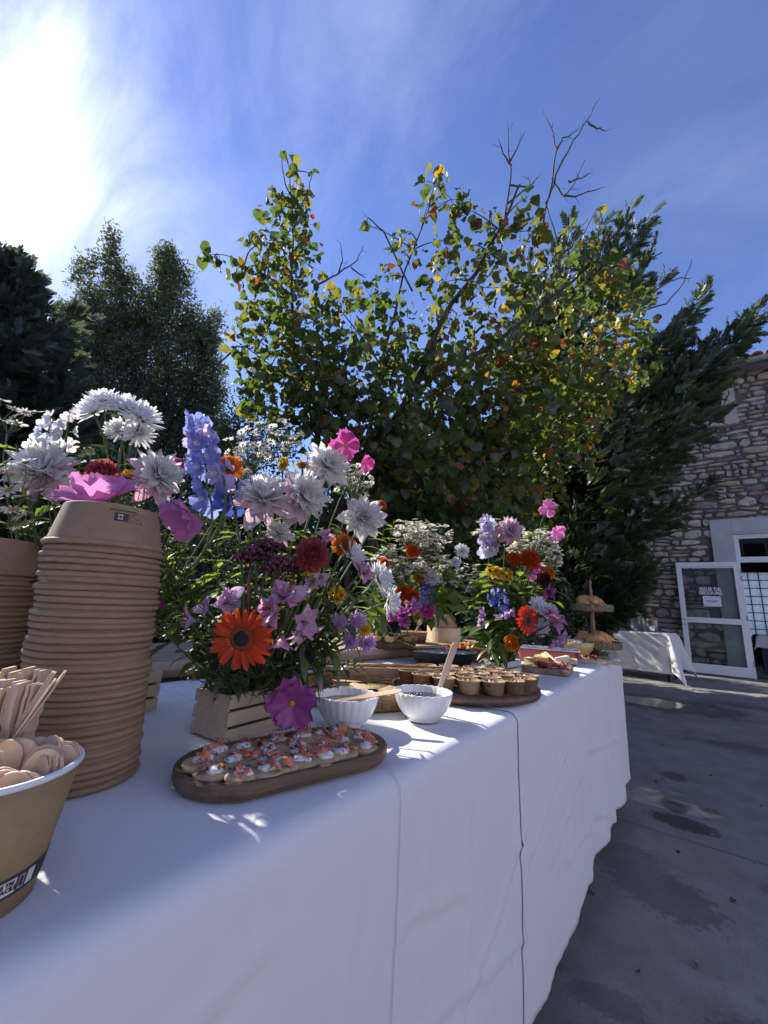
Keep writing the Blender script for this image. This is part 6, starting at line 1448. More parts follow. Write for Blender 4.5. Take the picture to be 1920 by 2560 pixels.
# ================================================================== drinks table by the wall
dt = empty('drinks_table', (-0.80, 8.62, 0), label='small drinks table by the stone wall under a white cloth', cat='table'); dt.rotation_euler = (0, 0, R(-8))
b = MB(); b.box((0, 0, .728), (.98, .66, .03), 0, None, .004); b.build('tabletop', M_ply, dt)
for sx in (-1, 1):
    for sy in (-1, 1): b = MB(); b.tube([(sx * .43, sy * .27, 0), (sx * .43, sy * .27, .714)], .016, 8); b.build('leg', M_black, dt)
def square_cloth(name, label, hx, hy, z, drop, seed, M, mats_=M_cloth):
    """a cloth draped over a rectangular top: sides hang, corners fall in folds"""
    n = 64; ex, ey = hx + drop, hy + drop; vs, fs = [], []
    for i in range(n + 1):
        for j in range(n + 1):
            u, v = -ex + 2 * ex * i / n, -ey + 2 * ey * j / n
            ox, oy = max(0, abs(u) - hx), max(0, abs(v) - hy); sx = 1 if u > 0 else -1; sy = 1 if v > 0 else -1
            x, y = max(-hx, min(hx, u)), max(-hy, min(hy, v)); zz = z
            if ox > 0 and oy > 0:
                d = math.hypot(ox, oy); a = math.atan2(oy, ox); bulge = .30 * d * math.sin(2 * a) + .02
                x += sx * math.cos(a) * bulge; y += sy * math.sin(a) * bulge; zz = z - d * (.97 - .10 * math.sin(2 * a))
            elif ox > 0: x += sx * (.008 + .035 * ox * (math.sin(v * 11 + seed) + .6 * math.sin(v * 23))); zz = z - ox
            elif oy > 0: y += sy * (.008 + .035 * oy * (math.sin(u * 10 + seed * 2) + .6 * math.sin(u * 21))); zz = z - oy
            vs.append((x + .004 * vn((u * 6, v * 6, seed)), y + .004 * vn((u * 6, v * 6, seed + 3)), max(.012, zz + .002 * vn((u * 9, v * 9, 5)))))
    for i in range(n):
        for j in range(n): a = i * (n + 1) + j; fs.append((a, a + n + 1, a + n + 2, a + 1))
    me = bpy.data.meshes.new(name); me.from_pydata(vs, [], fs); me.materials.append(mats_); me.polygons.foreach_set('use_smooth', [True] * len(fs)); me.update()
    o = link(name, me, None, M); return tag(o, label, 'tablecloth')
square_cloth('tablecloth', 'white square cloth with hanging corners over the small drinks table', .495, .335, .747, .62, 2, dt.matrix_basis.copy())
M_bucket = mat('bucket_steel', (0.52, 0.53, 0.55), (0.62, 0.62, 0.63), 14, .28, metal=1.0)
M_lid = mat('orange_juice', (0.62, 0.30, 0.03), (0.70, 0.38, 0.06), 20, .4); M_gb2 = mat('green_glass', (0.02, 0.16, 0.08), (0.03, 0.2, 0.1), 5, .1, coat=.5); M_bb = mat('dark_glass', (0.015, 0.012, 0.012), None, rough=.12)
def bucket(x, y, r, h, label, bott):
    o = empty('steel_bucket', (x, y, .7495), label=label, cat='bucket', group='steel buckets on the drinks table')
    b = MB(); b.lathe([(0, .006), (r * .74, .006), (r * .76, 0), (r * .78, 0), (r * .98, h * .86), (r, h), (r * 1.03, h + .004), (r * 1.0, h + .007), (r * .97, h), (r * .74, .012), (0, .012)], 40); b.build('pail', M_bucket, o)
    b = MB(); b.lathe([(r * .93, h * .86), (0, h * .88)], 24, close=False); b.build('ice', M_whitegl, o)
    for s in (-1, 1): b = MB(); b.tube([(s * r, -.02, h * .8), (s * (r + .022), -.015, h * .76), (s * (r + .022), .015, h * .76), (s * r, .02, h * .8)], .004, 6); b.build('handle', M_bucket, o)
    for (dx, dy, tilt, kind, hh) in bott:
        bo = empty('bottle', (x + dx, y + dy, .7495 + .016), (tilt[0], tilt[1], 0), ('dark glass bottle' if kind == 0 else 'orange juice bottle') + ' chilling in a steel bucket on the drinks table', 'bottle', 'bottles in the steel buckets')
        b = MB(); k = hh / .30; b.lathe([(0, 0), (.034, 0), (.036, .01), (.036, .17 * k), (.030, .21 * k), (.014, .235 * k), (.0135, .29 * k), (.016, .292 * k), (.016, .30 * k), (0, .30 * k)], 20); b.build('glass', M_bb if kind == 0 else M_lid, bo)
bucket(-1.02, 8.42, .105, .20, 'steel bucket with orange drinks and one dark bottle', [(.03, .0, (.1, .1), 1, .25), (-.04, .02, (.0, -.2), 0, .27), (.0, -.04, (-.1, .0), 1, .24)])
bucket(-0.80, 8.62, .12, .24, 'tallest steel bucket with dark bottles leaning out', [(-.03, .0, (.1, -.35), 0, .32), (.03, .03, (-.1, .25), 0, .31), (.0, -.05, (.2, .0), 1, .26), (-.05, .04, (0, -.5), 0, .3)])
bucket(-0.585, 8.44, .10, .19, 'small steel bucket of orange drinks at the table corner', [(.0, .0, (.0, .1), 1, .24), (-.03, -.03, (.1, -.1), 1, .235), (.04, .02, (.1, .1), 1, .23)])
o = empty('bottle', (-0.885, 8.36, .7495), label='slim green glass bottle between the buckets on the drinks table', cat='bottle')
b = MB(); b.lathe([(0, 0), (.028, 0), (.03, .01), (.03, .12), (.022, .16), (.012, .19), (.012, .225), (.014, .23), (0, .23)], 20); b.build('glass', M_gb2, o)
b = MB(); b.lathe([(.0305, .05), (.0306, .10)], 20, close=False); b.build('paper_label', M_rim_w, o)

# table inside the hall
it_ = empty('hall_table', (1.75, 11.6, 0), label='table with short white cloth standing inside the dark doorway', cat='table')
b = MB(); b.box((0, 0, .735), (1.5, .7, .03)); b.build('tabletop', M_ply, it_)
b = MB(); b.box((0, -.30, .36), (1.46, .02, .70)); b.build('dark_skirt', M_cloth_in, it_)
for sx in (-1, 1):
    for sy in (-1, 1): b = MB(); b.tube([(sx * .68, sy * .27, 0), (sx * .68, sy * .27, .72)], .016, 8); b.build('leg', M_black, it_)
square_cloth('tablecloth', 'short white cloth over the table inside the doorway', .76, .36, .753, .24, 5, Matrix.Translation((1.75, 11.6, 0)))

# ================================================================== small things on the patio
M_dead = mat('dead_leaf', (0.05, 0.035, 0.022), (0.12, 0.08, 0.045), 20, .8, rnd=.3)
dl = [np_mesh('fallen_leaf', HL[k][0] * .05, HL[k][1], M_dead, smooth=True) for k in range(4)]
for k, (x, y) in enumerate([(-.40, 1.88), (-.05, 2.9), (.10, 2.55), (-.28, 3.3), (.2, 3.3), (-.1, 1.75), (.12, 1.72), (-.3, 4.2), (.35, 3.9), (.0, 3.7), (.3, 4.9), (-.2, 5.2), (.6, 5.5), (.1, 6.6), (.8, 6.9), (-.1, 7.6), (.5, 8.3), (.02, 2.2), (.18, 1.95), (-.22, 1.6), (.05, 1.4), (-.15, 2.45)]):
    o = link('fallen_leaf', dl[k % 4]); o.location = (x, y, .006 + .002 * (k % 3)); s = rs.uniform(.18, .42); o.scale = (s, s, s); o.rotation_euler = (rs.uniform(-.3, .3), rs.uniform(-.2, .3), rs.uniform(0, 6.3)); tag(o, 'curled dead leaf lying on the grey concrete', 'leaf', 'dead leaves on the patio')
b = MB(); n = 24
b.lathe([(.014 + .003 * math.cos(a), .0035 + .003 * math.sin(a)) for a in [2 * math.pi * k / 8 for k in range(9)]], n, close=False); o = b.build('metal_ring', M_zinc); o.location = (-.43, 1.51, .001); tag(o, 'small metal ring on the concrete beside the cloth hem', 'ring')


# ================================================================== flowers
M_stem = mat('green_stem', (0.07, 0.11, 0.035), (0.12, 0.16, 0.06), 20, .6)
M_stem_d = mat('dark_red_stem', (0.10, 0.03, 0.03), (0.16, 0.06, 0.05), 20, .6)
M_lf = [thin_mat('bouquet_leaf', (0.05, 0.095, 0.025), (0.085, 0.14, 0.04), .52, (.30, .42, .05), .08, 40, rnd=.25), thin_mat('bouquet_leaf_bright', (0.10, 0.17, 0.03), (0.15, 0.22, 0.05), .58, (.45, .58, .06), .06, 40, rnd=.2), thin_mat('bouquet_leaf_dark', (0.025, 0.05, 0.02), (0.045, 0.075, 0.03), .3, (.10, .16, .03), .10, 40, rnd=.2)]
def pm(n, a, b_=None, tr=.55, tc=None, grad=None, rnd=.08): return thin_mat('petal_' + n, a, b_, tr, tc, .04, 60, (1, 5, 1), rnd, grad=grad)
PM = dict(orange=pm('orange', (.58, .055, .012), (.66, .085, .018), .32, (.7, .08, .015)), red=pm('red', (.52, .03, .015), (.62, .06, .02), .35), pink=pm('pink', (.66, .22, .50), (.74, .34, .60), .55), pinkdeep=pm('magenta', (.50, .06, .28), (.60, .12, .38), .55), purple=pm('purple', (.36, .07, .30), (.48, .13, .40), .4),
          white=pm('white', (.76, .74, .70), (.80, .79, .76), .55), whitemum=pm('pure_white', (.80, .80, .80), (.82, .82, .82), .55), blush=pm('blush', (.66, .48, .56), (.76, .62, .68), .55), rose=pm('rose', (.62, .30, .42), (.70, .42, .52), .55), salmon=pm('salmon', (.42, .07, .09), (.52, .14, .14), .35), blue=pm('blue', (.22, .28, .66), (.36, .40, .74), .55), paleblue=pm('pale_blue', (.58, .62, .76), (.68, .70, .80), .55), lavender=pm('lavender', (.52, .44, .70), (.64, .56, .76), .55),
          deepblue=pm('deep_blue', (.07, .12, .50), (.12, .18, .58), .35), marigold=pm('marigold', (.66, .19, .02), (.74, .28, .04), .35), rust=pm('rust_orange', (.52, .08, .01), (.64, .14, .02), .35), yellow=pm('yellow', (.72, .48, .02), (.78, .58, .05), .4), lilac=pm('lilac', (.55, .36, .62), (.64, .46, .70), .55), lilypink=pm('lily_pink', (.64, .26, .48), (.76, .46, .62), .55), burg=pm('burgundy', (.06, .012, .025), (.11, .02, .04), .25), cream=pm('cream_white', (.80, .79, .70), (.82, .81, .76), .6))
M_disc_y = mat('yellow_disc', (.55, .32, .03), (.65, .42, .06), 200, .8, .8, 300); M_disc_b = mat('dark_disc', (.012, .009, .009), (.04, .025, .018), 300, .7, .6, 400); M_disc_r = mat('brown_ring', (.20, .05, .02), (.32, .10, .03), 300, .8, .8, 400)
M_calyx = mat('calyx', (.07, .11, .04), (.11, .15, .06), 60, .6); M_sed = [mat('sedum_dark', (.045, .012, .022), (.09, .02, .035), 200, .7), mat('sedum_pink', (.16, .04, .07), (.22, .07, .10), 200, .7)]

def petal(wp, curl=.0, cup=.0, ruf=.0, nu=7, nv=4, twist=0.0, notch=0.0, seed=0):
    """wp: half widths along the length (0..1); length 1 along +X, face +Z"""
    vs, fs = [], []
    for i in range(nu + 1):
        t = i / nu; f = t * (len(wp) - 1); k = min(int(f), len(wp) - 2); w = wp[k] + (wp[k + 1] - wp[k]) * (f - k)
        ang = curl * t; x = (math.sin(ang) / curl if abs(curl) > 1e-4 else t); z = ((1 - math.cos(ang)) / curl if abs(curl) > 1e-4 else 0)
        for j in range(nv + 1):
            s = -1 + 2 * j / nv
            zz = z + cup * s * s * w + ruf * t * t * math.sin(s * 5.3 + seed) * .12 + twist * s * t * .2
            vs.append((x * (1 - notch * (abs(s) > .9) * (t > .95)) + ruf * .05 * math.sin(s * 9 + seed) * (t > .9), s * w, zz))
    for i in range(nu):
        for j in range(nv): a = i * (nv + 1) + j; fs.append((a, a + nv + 1, a + nv + 2, a + 1))
    return vs, fs
PT = dict(
    gerb=[petal([.055, .10, .125, .135, .13, .11, .05], -.25 + .12 * k, .25, .15, 7, 2, 0, 0, k) for k in range(3)],
    cosm=[petal([.06, .17, .30, .42, .48, .47, .36], .35 - .35 * k, .18, .9, 8, 6, .1 * k, .12, k) for k in range(3)],
    dahl=[petal([.07, .13, .17, .18, .15, .09, .01], .55 - .25 * k, .45, .35, 7, 4, .15 * (k - 1), 0, k) for k in range(3)],
    dahlout=[petal([.10, .19, .26, .27, .22, .13, .015], -.5 + .25 * k, .30, .5, 7, 4, .3 * (k - 1), 0, k) for k in range(3)],
    pomp=[petal([.10, .2, .26, .27, .22, .1], .8, .9, .1, 5, 4, 0, 0, k) for k in range(2)],
    mum=[petal([.04, .075, .095, .10, .09, .05], .35 + .2 * k, .5, .2, 5, 2, 0, 0, k) for k in range(2)],
    round_=[petal([.10, .24, .36, .40, .36, .22], .3 + .2 * k, .25, .5, 5, 4, 0, 0, k) for k in range(2)],
    lily=[petal([.06, .15, .25, .31, .29, .19, .04], -1.1 + .3 * k, .30, .6, 8, 4, .15 * (k - 1), 0, k) for k in range(3)],
    ray=[petal([.05, .13, .17, .18, .15, .06], .0, .2, .2, 4, 2, 0, 0, k) for k in range(2)],
    ruffle=[petal([.10, .22, .34, .42, .42], .7, .2, 1.6, 5, 6, 0, 0, k) for k in range(3)])
_pc = {}
def pmesh(kind, k, m):
    key = (kind, k, m)
    if key not in _pc: q = MB(); q.add(*PT[kind][k]); _pc[key] = q.mesh('petal', PM[m])
    return _pc[key]
rf = random.Random(77)
def ring_petals(H, layers, root=None, mb=None, mi=None):
    """layers: (n, kind, length, r0, z0, elevation deg, material, jitter)"""
    for li, (n, kind, L, r0, z0, el, m, jit) in enumerate(layers):
        ph = rf.uniform(0, 6.28)
        for k in range(n):
            var = rf.randrange(len(PT[kind])); s = L * rf.uniform(1 - jit * .5, 1 + jit * .35)
            M = H @ Matrix.Rotation(ph + 2 * math.pi * k / n + rf.uniform(-jit, jit) * .35, 4, 'Z') @ Matrix.Translation((r0, 0, z0)) @ Matrix.Rotation(-R(el + rf.uniform(-14, 14) * jit * 2), 4, 'Y') @ Matrix.Rotation(rf.uniform(-.3, .3) * jit, 4, 'X') @ Matrix.Diagonal((s, s, s, 1))
            if mb is None: link('petal', pmesh(kind, var, m), root, M)
            else: mb.add(*PT[kind][var], mi[m], True, M)

def crate(loc, rz, hx, hy, h, label, m, nslat=3):
    o = empty('flower_crate', loc, (0, 0, R(rz)), label, 'crate')
    t = .007
    for s in (-1, 1):
        q = MB(); q.box((0, s * (hy - t / 2 - .0005), h / 2 + .001), (2 * hx - 2 * t - .001, t, h - .004), 0, None, .0012); q.build('end_panel', m, o)
        g = .005; sh = (h - g * (nslat - 1)) / nslat
        for k in range(nslat):
            q = MB(); q.box((s * (hx - t / 2), 0, sh / 2 + k * (sh + g)), (t, 2 * hy, sh), 0, None, .001); q.build('slat', m, o)
    q = MB(); q.box((0, 0, .004), (2 * hx - 2 * t - .001, 2 * hy - 2 * t - .002, .006)); q.build('base', m, o)
    q = MB(); q.box((0, 0, h * .45), (2 * hx - 2 * t - .006, 2 * hy - 2 * t - .006, h * .75), 0, None, .004); q.build('floral_foam', mat('floral_foam', (.015, .03, .015), (.03, .05, .025), 60, .95), o)
    return o
crate((-0.703, 0.530, TT), 5, .049, .095, .078, 'pale slatted wooden crate holding the gerbera bouquet', M_pine)
crate((-0.985, 0.365, TT), 0, .049, .095, .078, 'slatted wooden crate hidden behind the stacked kraft bowls', M_pine)
crate((-1.330, 1.640, ZS), -7, .049, .095, .078, 'slatted wooden crate of flowers on the plank shelf behind the tartlets', M_pine)
crate((-0.622, 1.640, TT), -4, .038, .088, .048, 'small whitewashed slatted crate holding the red gerbera bouquet', mat('whitewashed_wood', (.46, .43, .38), (.58, .55, .50), 20, .7, stretch=(10, 1, 10)), 2)
BASE = {0: ((-0.985, 0.365, TT + .05), .03, .075, 0), 1: ((-0.703, 0.530, TT + .05), .03, .075, 5), 2: ((-1.330, 1.640, ZS + .05), .03, .075, -7), 3: ((-0.622, 1.640, TT + .03), .022, .065, -4)}
BQ = {0: 'behind the stacked kraft bowls', 1: 'in the gerbera bouquet', 2: 'in the bouquet on the plank shelf', 3: 'in the red gerbera bouquet'}
def base_pt(bq, toward):
    c, hx, hy, rz = BASE[bq]; d = Vector(toward) - Vector(c); d = Matrix.Rotation(-R(rz), 3, 'Z') @ d
    l = Vector((max(-hx, min(hx, d.x * .22 + rf.uniform(-.01, .01))), max(-hy, min(hy, d.y * .3 + rf.uniform(-.015, .015))), 0))
    return Vector(c) + Matrix.Rotation(R(rz), 3, 'Z') @ l
def stem_pts(a, e, n, nn=9, out=.5):
    a, e, n = Vector(a), Vector(e), Vector(n).normalized(); L = (e - a).length
    up = Vector(((e.x - a.x) * .35, (e.y - a.y) * .35, L * .45))
    return bez(a, a + up, e - n * L * .22 + Vector((0, 0, -L * .08)), e, nn)
def begin(name, bq, pos, nrm, label, cat='flower', group=None, r=.002, m=None, base=None, thick_top=None):
    a = Vector(base) if base else base_pt(bq, pos)
    root = empty(name, a, None, label, cat, group)
    pts = [p - a for p in stem_pts(a, pos, nrm)]
    q = MB(); q.tube(pts, [r * (1.15 - .3 * i / len(pts)) for i in range(len(pts))], 6); q.build('stem', m or M_stem, root)
    return root, a, TRS(Vector(pos) - a, nrm, rf.uniform(0, 6.28))
def disc(H, r, h, m, root, name='centre', n=16, z=0):
    q = MB(); q.lathe([(r, z - h * .4), (r * .98, z), (r * .75, z + h * .7), (r * .4, z + h * .95), (0, z + h)], n); return q.build(name, m, root, H)
def calyx(H, r, root):
    q = MB(); q.lathe([(.0015, -r * .5), (r * .7, -r * .35), (r, -.002), (r * .9, 0), (0, 0)], 12); q.build('calyx', M_calyx, root, H)

def gerbera(bq, pos, nrm, r, m, label):
    root, a, H = begin('gerbera', bq, pos, nrm, label, r=.0032)
    ring_petals(H, [(22, 'gerb', r * .72, r * .30, -.001, 4, m, .25), (21, 'gerb', r * .68, r * .30, .001, 11, m, .25)], root)
    q = MB(); ring_petals(Matrix.Identity(4), [(36, 'ray', r * .16, r * .34, .002, 30, m, .4)], None, q, {m: 0}); q.build('inner_florets', PM[m], root, H)
    q = MB(); q.lathe([(r * .40, .001), (r * .38, .0035), (r * .32, .005), (r * .24, .0045)], 32, close=False, fn=lambda rr, z, an: rr * (1 + .05 * math.sin(an * 31))); q.build('ring', M_disc_r, root, H)
    disc(H, r * .265, .0045, M_disc_b, root, 'centre', 20, .003); calyx(H, r * .22, root)
def cosmos(bq, pos, nrm, r, m, label, el=14, group=None, n=8):
    root, a, H = begin('cosmos', bq, pos, nrm, label, r=.0013, group=group)
    ring_petals(H, [(n // 2, 'cosm', r * .95, r * .06, 0, el, m, .25), (n - n // 2, 'cosm', r * .92, r * .06, .001, el + 9, m, .25)], root)
    disc(H, r * .13, r * .09, M_disc_y, root, 'centre', 14, .002)
    for k in range(1): pass
    calyx(H, r * .11, root)
def dahlia(bq, pos, nrm, r, label, outer='blush', inner='white', core='cream', back='rose'):
    root, a, H = begin('dahlia', bq, pos, nrm, label, r=.0028)
    ring_petals(H, [(7, 'dahlout', r * 1.02, r * .08, -.008, -26, back, .5), (11, 'dahlout', r * 1.0, r * .08, -.004, -2, outer, .45), (16, 'dahl', r * .97, r * .07, -.001, 13, inner, .4), (16, 'dahl', r * .88, r * .06, .002, 28, inner, .4), (13, 'dahl', r * .76, r * .05, .004, 44, inner, .3), (9, 'dahl', r * .58, r * .04, .005, 58, inner, .3), (7, 'dahl', r * .42, r * .02, .006, 74, core, .3)], root)
    calyx(H, r * .24, root)
def pompon(bq, pos, nrm, r, m, label, m2=None, group=None):
    root, a, H = begin('pompon_dahlia', bq, pos, nrm, label, r=.0024, group=group); m2 = m2 or m
    q = MB(); mi = {m: 0, m2: 1}
    ring_petals(Matrix.Identity(4), [(15, 'pomp', r * .62, r * .34, -r * .15, -22, m, .25), (16, 'pomp', r * .62, r * .38, 0, 2, m, .25), (15, 'pomp', r * .60, r * .36, r * .12, 22, m, .25), (13, 'pomp', r * .56, r * .30, r * .22, 40, m2, .25), (11, 'pomp', r * .50, r * .22, r * .30, 56, m2, .25), (8, 'pomp', r * .42, r * .12, r * .36, 72, m2, .25), (5, 'pomp', r * .36, r * .04, r * .38, 84, m2, .2)], None, q, mi)
    q.blob((0, 0, r * .1), r * .36, 0, 8, 1, .1); q.build('petals', [PM[m], PM[m2]], root, H); calyx(H, r * .25, root)
def mum(bq, pos, nrm, r, label, m='whitemum', group=None, base=None):
    root, a, H = begin('chrysanthemum', bq, pos, nrm, label, r=.0022, group=group, base=base)
    q = MB(); ring_petals(Matrix.Identity(4), [(22, 'mum', r * .95, r * .1, -.003, -8, m, .25), (22, 'mum', r * .92, r * .1, 0, 12, m, .25), (20, 'mum', r * .82, r * .08, .002, 30, m, .3), (16, 'mum', r * .66, r * .06, .003, 50, m, .3), (10, 'mum', r * .48, r * .03, .003, 70, m, .3)], None, q, {m: 0}); q.build('petals', PM[m], root, H)
    disc(H, r * .16, .003, M_disc_y, root, 'centre', 12, .002); calyx(H, r * .30, root)
def marigold(bq, pos, nrm, r, m, label, group=None):
    root, a, H = begin('marigold', bq, pos, nrm, label, r=.002, group=group)
    q = MB(); ring_petals(Matrix.Identity(4), [(11, 'ruffle', r * .75, r * .25, -r * .1, -8, m, .4), (11, 'ruffle', r * .70, r * .25, 0, 14, m, .4), (10, 'ruffle', r * .64, r * .2, r * .1, 34, m, .4), (9, 'ruffle', r * .54, r * .14, r * .18, 54, m, .4), (6, 'ruffle', r * .44, r * .06, r * .22, 74, m, .4)], None, q, {m: 0}); q.build('petals', PM[m], root, H); calyx(H, r * .3, root)
def lilies(bq, pos, nrm, r, label, m='lilypink', k=4, spread=.8, m2='blush', stem=None, name='alstroemeria', group=None, base=None):
    root, a, H = begin(name, bq, pos, nrm, label, r=.0026, m=stem, group=group, base=base)
    for i in range(k):
        d = Vector((rf.gauss(0, spread), rf.gauss(0, spread), 1.0)).normalized() if k > 1 else Vector((0, 0, 1)); M = H @ TRS(d * r * (.25 if k > 1 else 0), d, rf.uniform(0, 6.28))
        ring_petals(M, [(3, 'lily', r * rf.uniform(.85, 1.1), r * .03, 0, 62, m, .3), (3, 'lily', r * rf.uniform(.8, 1.0), r * .025, .001, 66, m2, .3)], root)
        q = MB(); q.tube([H.translation - a * 0 - Vector(), M.translation], .0014, 5); 
        q2 = MB()
        for s in range(5): d2 = Vector((rf.gauss(0, .22), rf.gauss(0, .22), 1)).normalized() * r * rf.uniform(.6, .8); q2.tube([(0, 0, 0), d2 * .6, d2], [.0005, .0005, .0009], 4)
        q2.build('stamens', M_disc_r, root, M); q.build('stalk', M_stem, root)
def delphinium(bq, p0, p1, fr, n, m, label, m2=None, group=None):
    p0, p1 = Vector(p0), Vector(p1); ax = (p1 - p0).normalized()
    root, a, H = begin('delphinium', bq, p0, ax, label, r=.0026, group=group)
    q = MB(); q.tube([p0 - a, p0.lerp(p1, .5) - a, p1 - a], [.0022, .0018, .001], 6); q.build('spike_stem', M_stem, root)
    u = ax.cross(Vector((.3, .5, .1))).normalized(); v = ax.cross(u)
    for k in range(n):
        t = k / max(1, n - 1); an = k * 2.4; d = (u * math.cos(an) + v * math.sin(an)); c = p0.lerp(p1, t) + d * fr * .75 * (1 - .3 * t); f = (d + ax * .15).normalized(); s = fr * 1.3 * (1.05 - .3 * t) * rf.uniform(.85, 1.1)
        mm = m2 if (m2 and rf.random() < .35) else m
        q = MB(); ring_petals(Matrix.Identity(4), [(5, 'round_', s * .95, s * .08, 0, 22, mm, .4), (4, 'round_', s * .45, s * .03, .001, 55, 'white', .3)], None, q, {mm: 0, 'white': 1}); fl = q.build('floret', [PM[mm], PM['white']], root, TRS(c - a, f, rf.uniform(0, 6)))
        q = MB(); q.tube([p0.lerp(p1, max(0, t - .04)) - a, c - a], .0008, 4); q.build('stalk', M_stem, fl if False else root)
q = MB(); ring_petals(Matrix.Identity(4), [(11, 'ray', .78, .24, 0, 4, 'cream', .25)], None, q, {'cream': 0}); q.lathe([(.30, -.04), (.30, .06), (.2, .16), (0, .2)], 10, 1); q.lathe([(.04, -.22), (.22, -.06), (.28, -.03)], 8, 2, close=False); daisy_me = q.mesh('daisy', [PM['cream'], M_disc_y, M_calyx])
def daisies(bq, pts, r, label, group=None, as_parts=True, nrm=(0, 0, 1), up=.6):
    """a branching spray: pts are the heads"""
    pts = [Vector(p) for p in pts]; c = sum(pts, Vector()) / len(pts); node = c - Vector((0, 0, 1)) * max(.03, max((p - c).length for p in pts) * 1.1)
    root, a, H = begin('daisy_spray', bq, node, (0, 0, 1), label, r=.0016, group=group)
    q = MB(); big = MB()
    for p in pts:
        mid = node.lerp(p, .55) + Vector((rf.gauss(0, .006), rf.gauss(0, .006), .004)); q.tube([node - a, mid - a, p - a], [.0011, .0009, .0006], 4)
        n = (Vector(nrm) * rf.uniform(.2, 1.0) + (p - node).normalized() * .6 + Vector((rf.gauss(0, .5), rf.gauss(0, .5), up))).normalized(); s = r * 1.18 * rf.uniform(.75, 1.12)
        M = TRS(p - a, n, rf.uniform(0, 6), s)
        if as_parts: link('daisy', daisy_me, root, M)
        else: big.add([v.co for v in daisy_me.vertices], [], 0); b0 = len(big.v) - len(daisy_me.vertices); \
            [(big.f.append([b0 + i for i in pl.vertices]), big.m.append(pl.material_index), big.s.append(True)) for pl in daisy_me.polygons]; big.v[b0:] = [tuple(M @ Vector(x)) for x in big.v[b0:]]
    q.build('branchlets', M_stem, root)
    if not as_parts: tag(big.build('daisies', [PM['cream'], M_disc_y, M_calyx], root), kind='stuff')
def cloud(c, rx, rz, n, seed, dep=.05):
    r_ = random.Random(seed); ex, ez, et = (CAM_ROT @ Vector((1, 0, 0))), (CAM_ROT @ Vector((0, 1, 0))), (CAM_ROT @ Vector((0, 0, 1))); out = []
    while len(out) < n:
        x, y, z = r_.uniform(-1, 1), r_.uniform(-1, 1), r_.uniform(-1, 1)
        if x * x + y * y + z * z < 1: out.append(Vector(c) + ex * x * rx + ez * y * rz + et * z * dep)
    return out
def sedum(bq, pos, label, r=.035, k=6):
    root, a, H = begin('sedum', bq, pos, (0, 0, 1), label, r=.0026, m=M_stem_d)
    for i in range(k):
        an = i * 2.4; c = Vector(pos) + Vector((math.cos(an) * r * .62 * math.sqrt(i / k), math.sin(an) * r * .62 * math.sqrt(i / k), rf.uniform(-.008, .006)))
        q = MB(); q.tube([H.translation * .92, c - a - Vector((0, 0, .01))], .0012, 4, 2)
        for j in range(110):
            t = math.sqrt(rf.random()); b_ = rf.uniform(0, 6.28); q.blob((c.x - a.x + r * .5 * t * math.cos(b_), c.y - a.y + r * .5 * t * math.sin(b_), c.z - a.z + r * .34 * (1 - t * t) + rf.uniform(-.002, .002)), rf.uniform(.002, .0034), rf.choice((0, 0, 1)), 3, j, .3)
        q.build('flower_cluster', M_sed + [M_stem_d], root)
LFT = dict(lance=petal([.02, .09, .13, .13, .10, .05, .005], -.9, .2, .1, 7, 2), oval=petal([.03, .16, .23, .23, .17, .08, .01], -.5, .25, .2, 6, 4), lobed=petal([.03, .10, .24, .14, .26, .15, .22, .10, .01], -.5, .2, .4, 16, 4))
_lm = {}
def leaf_me(kind, mi):
    if (kind, mi) not in _lm: q = MB(); q.add(*LFT[kind]); _lm[(kind, mi)] = q.mesh('leaf', M_lf[mi])
    return _lm[(kind, mi)]
def sprig(bq, tip, label, kind='lobed', n=9, L=.035, mi=0, group=None, droop=.0, parts=True, bushy=1.0):
    tip = Vector(tip); a = base_pt(bq, tip); d0 = (tip - a)
    nrm = (d0.normalized() + Vector((0, 0, -droop))).normalized()
    root = empty('foliage_sprig', a, None, label, 'foliage', group)
    pts = [p - a for p in stem_pts(a, tip, nrm, 12)]
    q = MB(); q.tube(pts, [.0022 * (1.1 - .7 * i / len(pts)) for i in range(len(pts))], 5); q.build('stem', M_stem, root)
    g = MB()
    for k in range(n):
        t = .25 + .75 * (k + .6) / n; i = min(int(t * 12), 11); p = pts[i].lerp(pts[i + 1], t * 12 - i); ax = (pts[i + 1] - pts[i]).normalized()
        an = k * 2.4 + rf.uniform(-.5, .5); u = ax.cross(Vector((.2, .3, 1))).normalized(); v = ax.cross(u); d = (u * math.cos(an) + v * math.sin(an) + ax * .5).normalized()
        z = (Vector((0, 0, 1)) - d * d.z).normalized(); y = z.cross(d); s = L * rf.uniform(.8, 1.5)
        M = Matrix(((d.x * s, y.x * s, z.x * s, p.x), (d.y * s, y.y * s, z.y * s, p.y), (d.z * s, y.z * s, z.z * s, p.z), (0, 0, 0, 1)))
        m_ = mi if rf.random() < .7 else rf.choice((0, 1))
        if parts: link('leaf', leaf_me(kind, m_), root, M)
        else: g.add(*LFT[kind], m_, True, M)
    if not parts: g.build('leaves', M_lf, root)
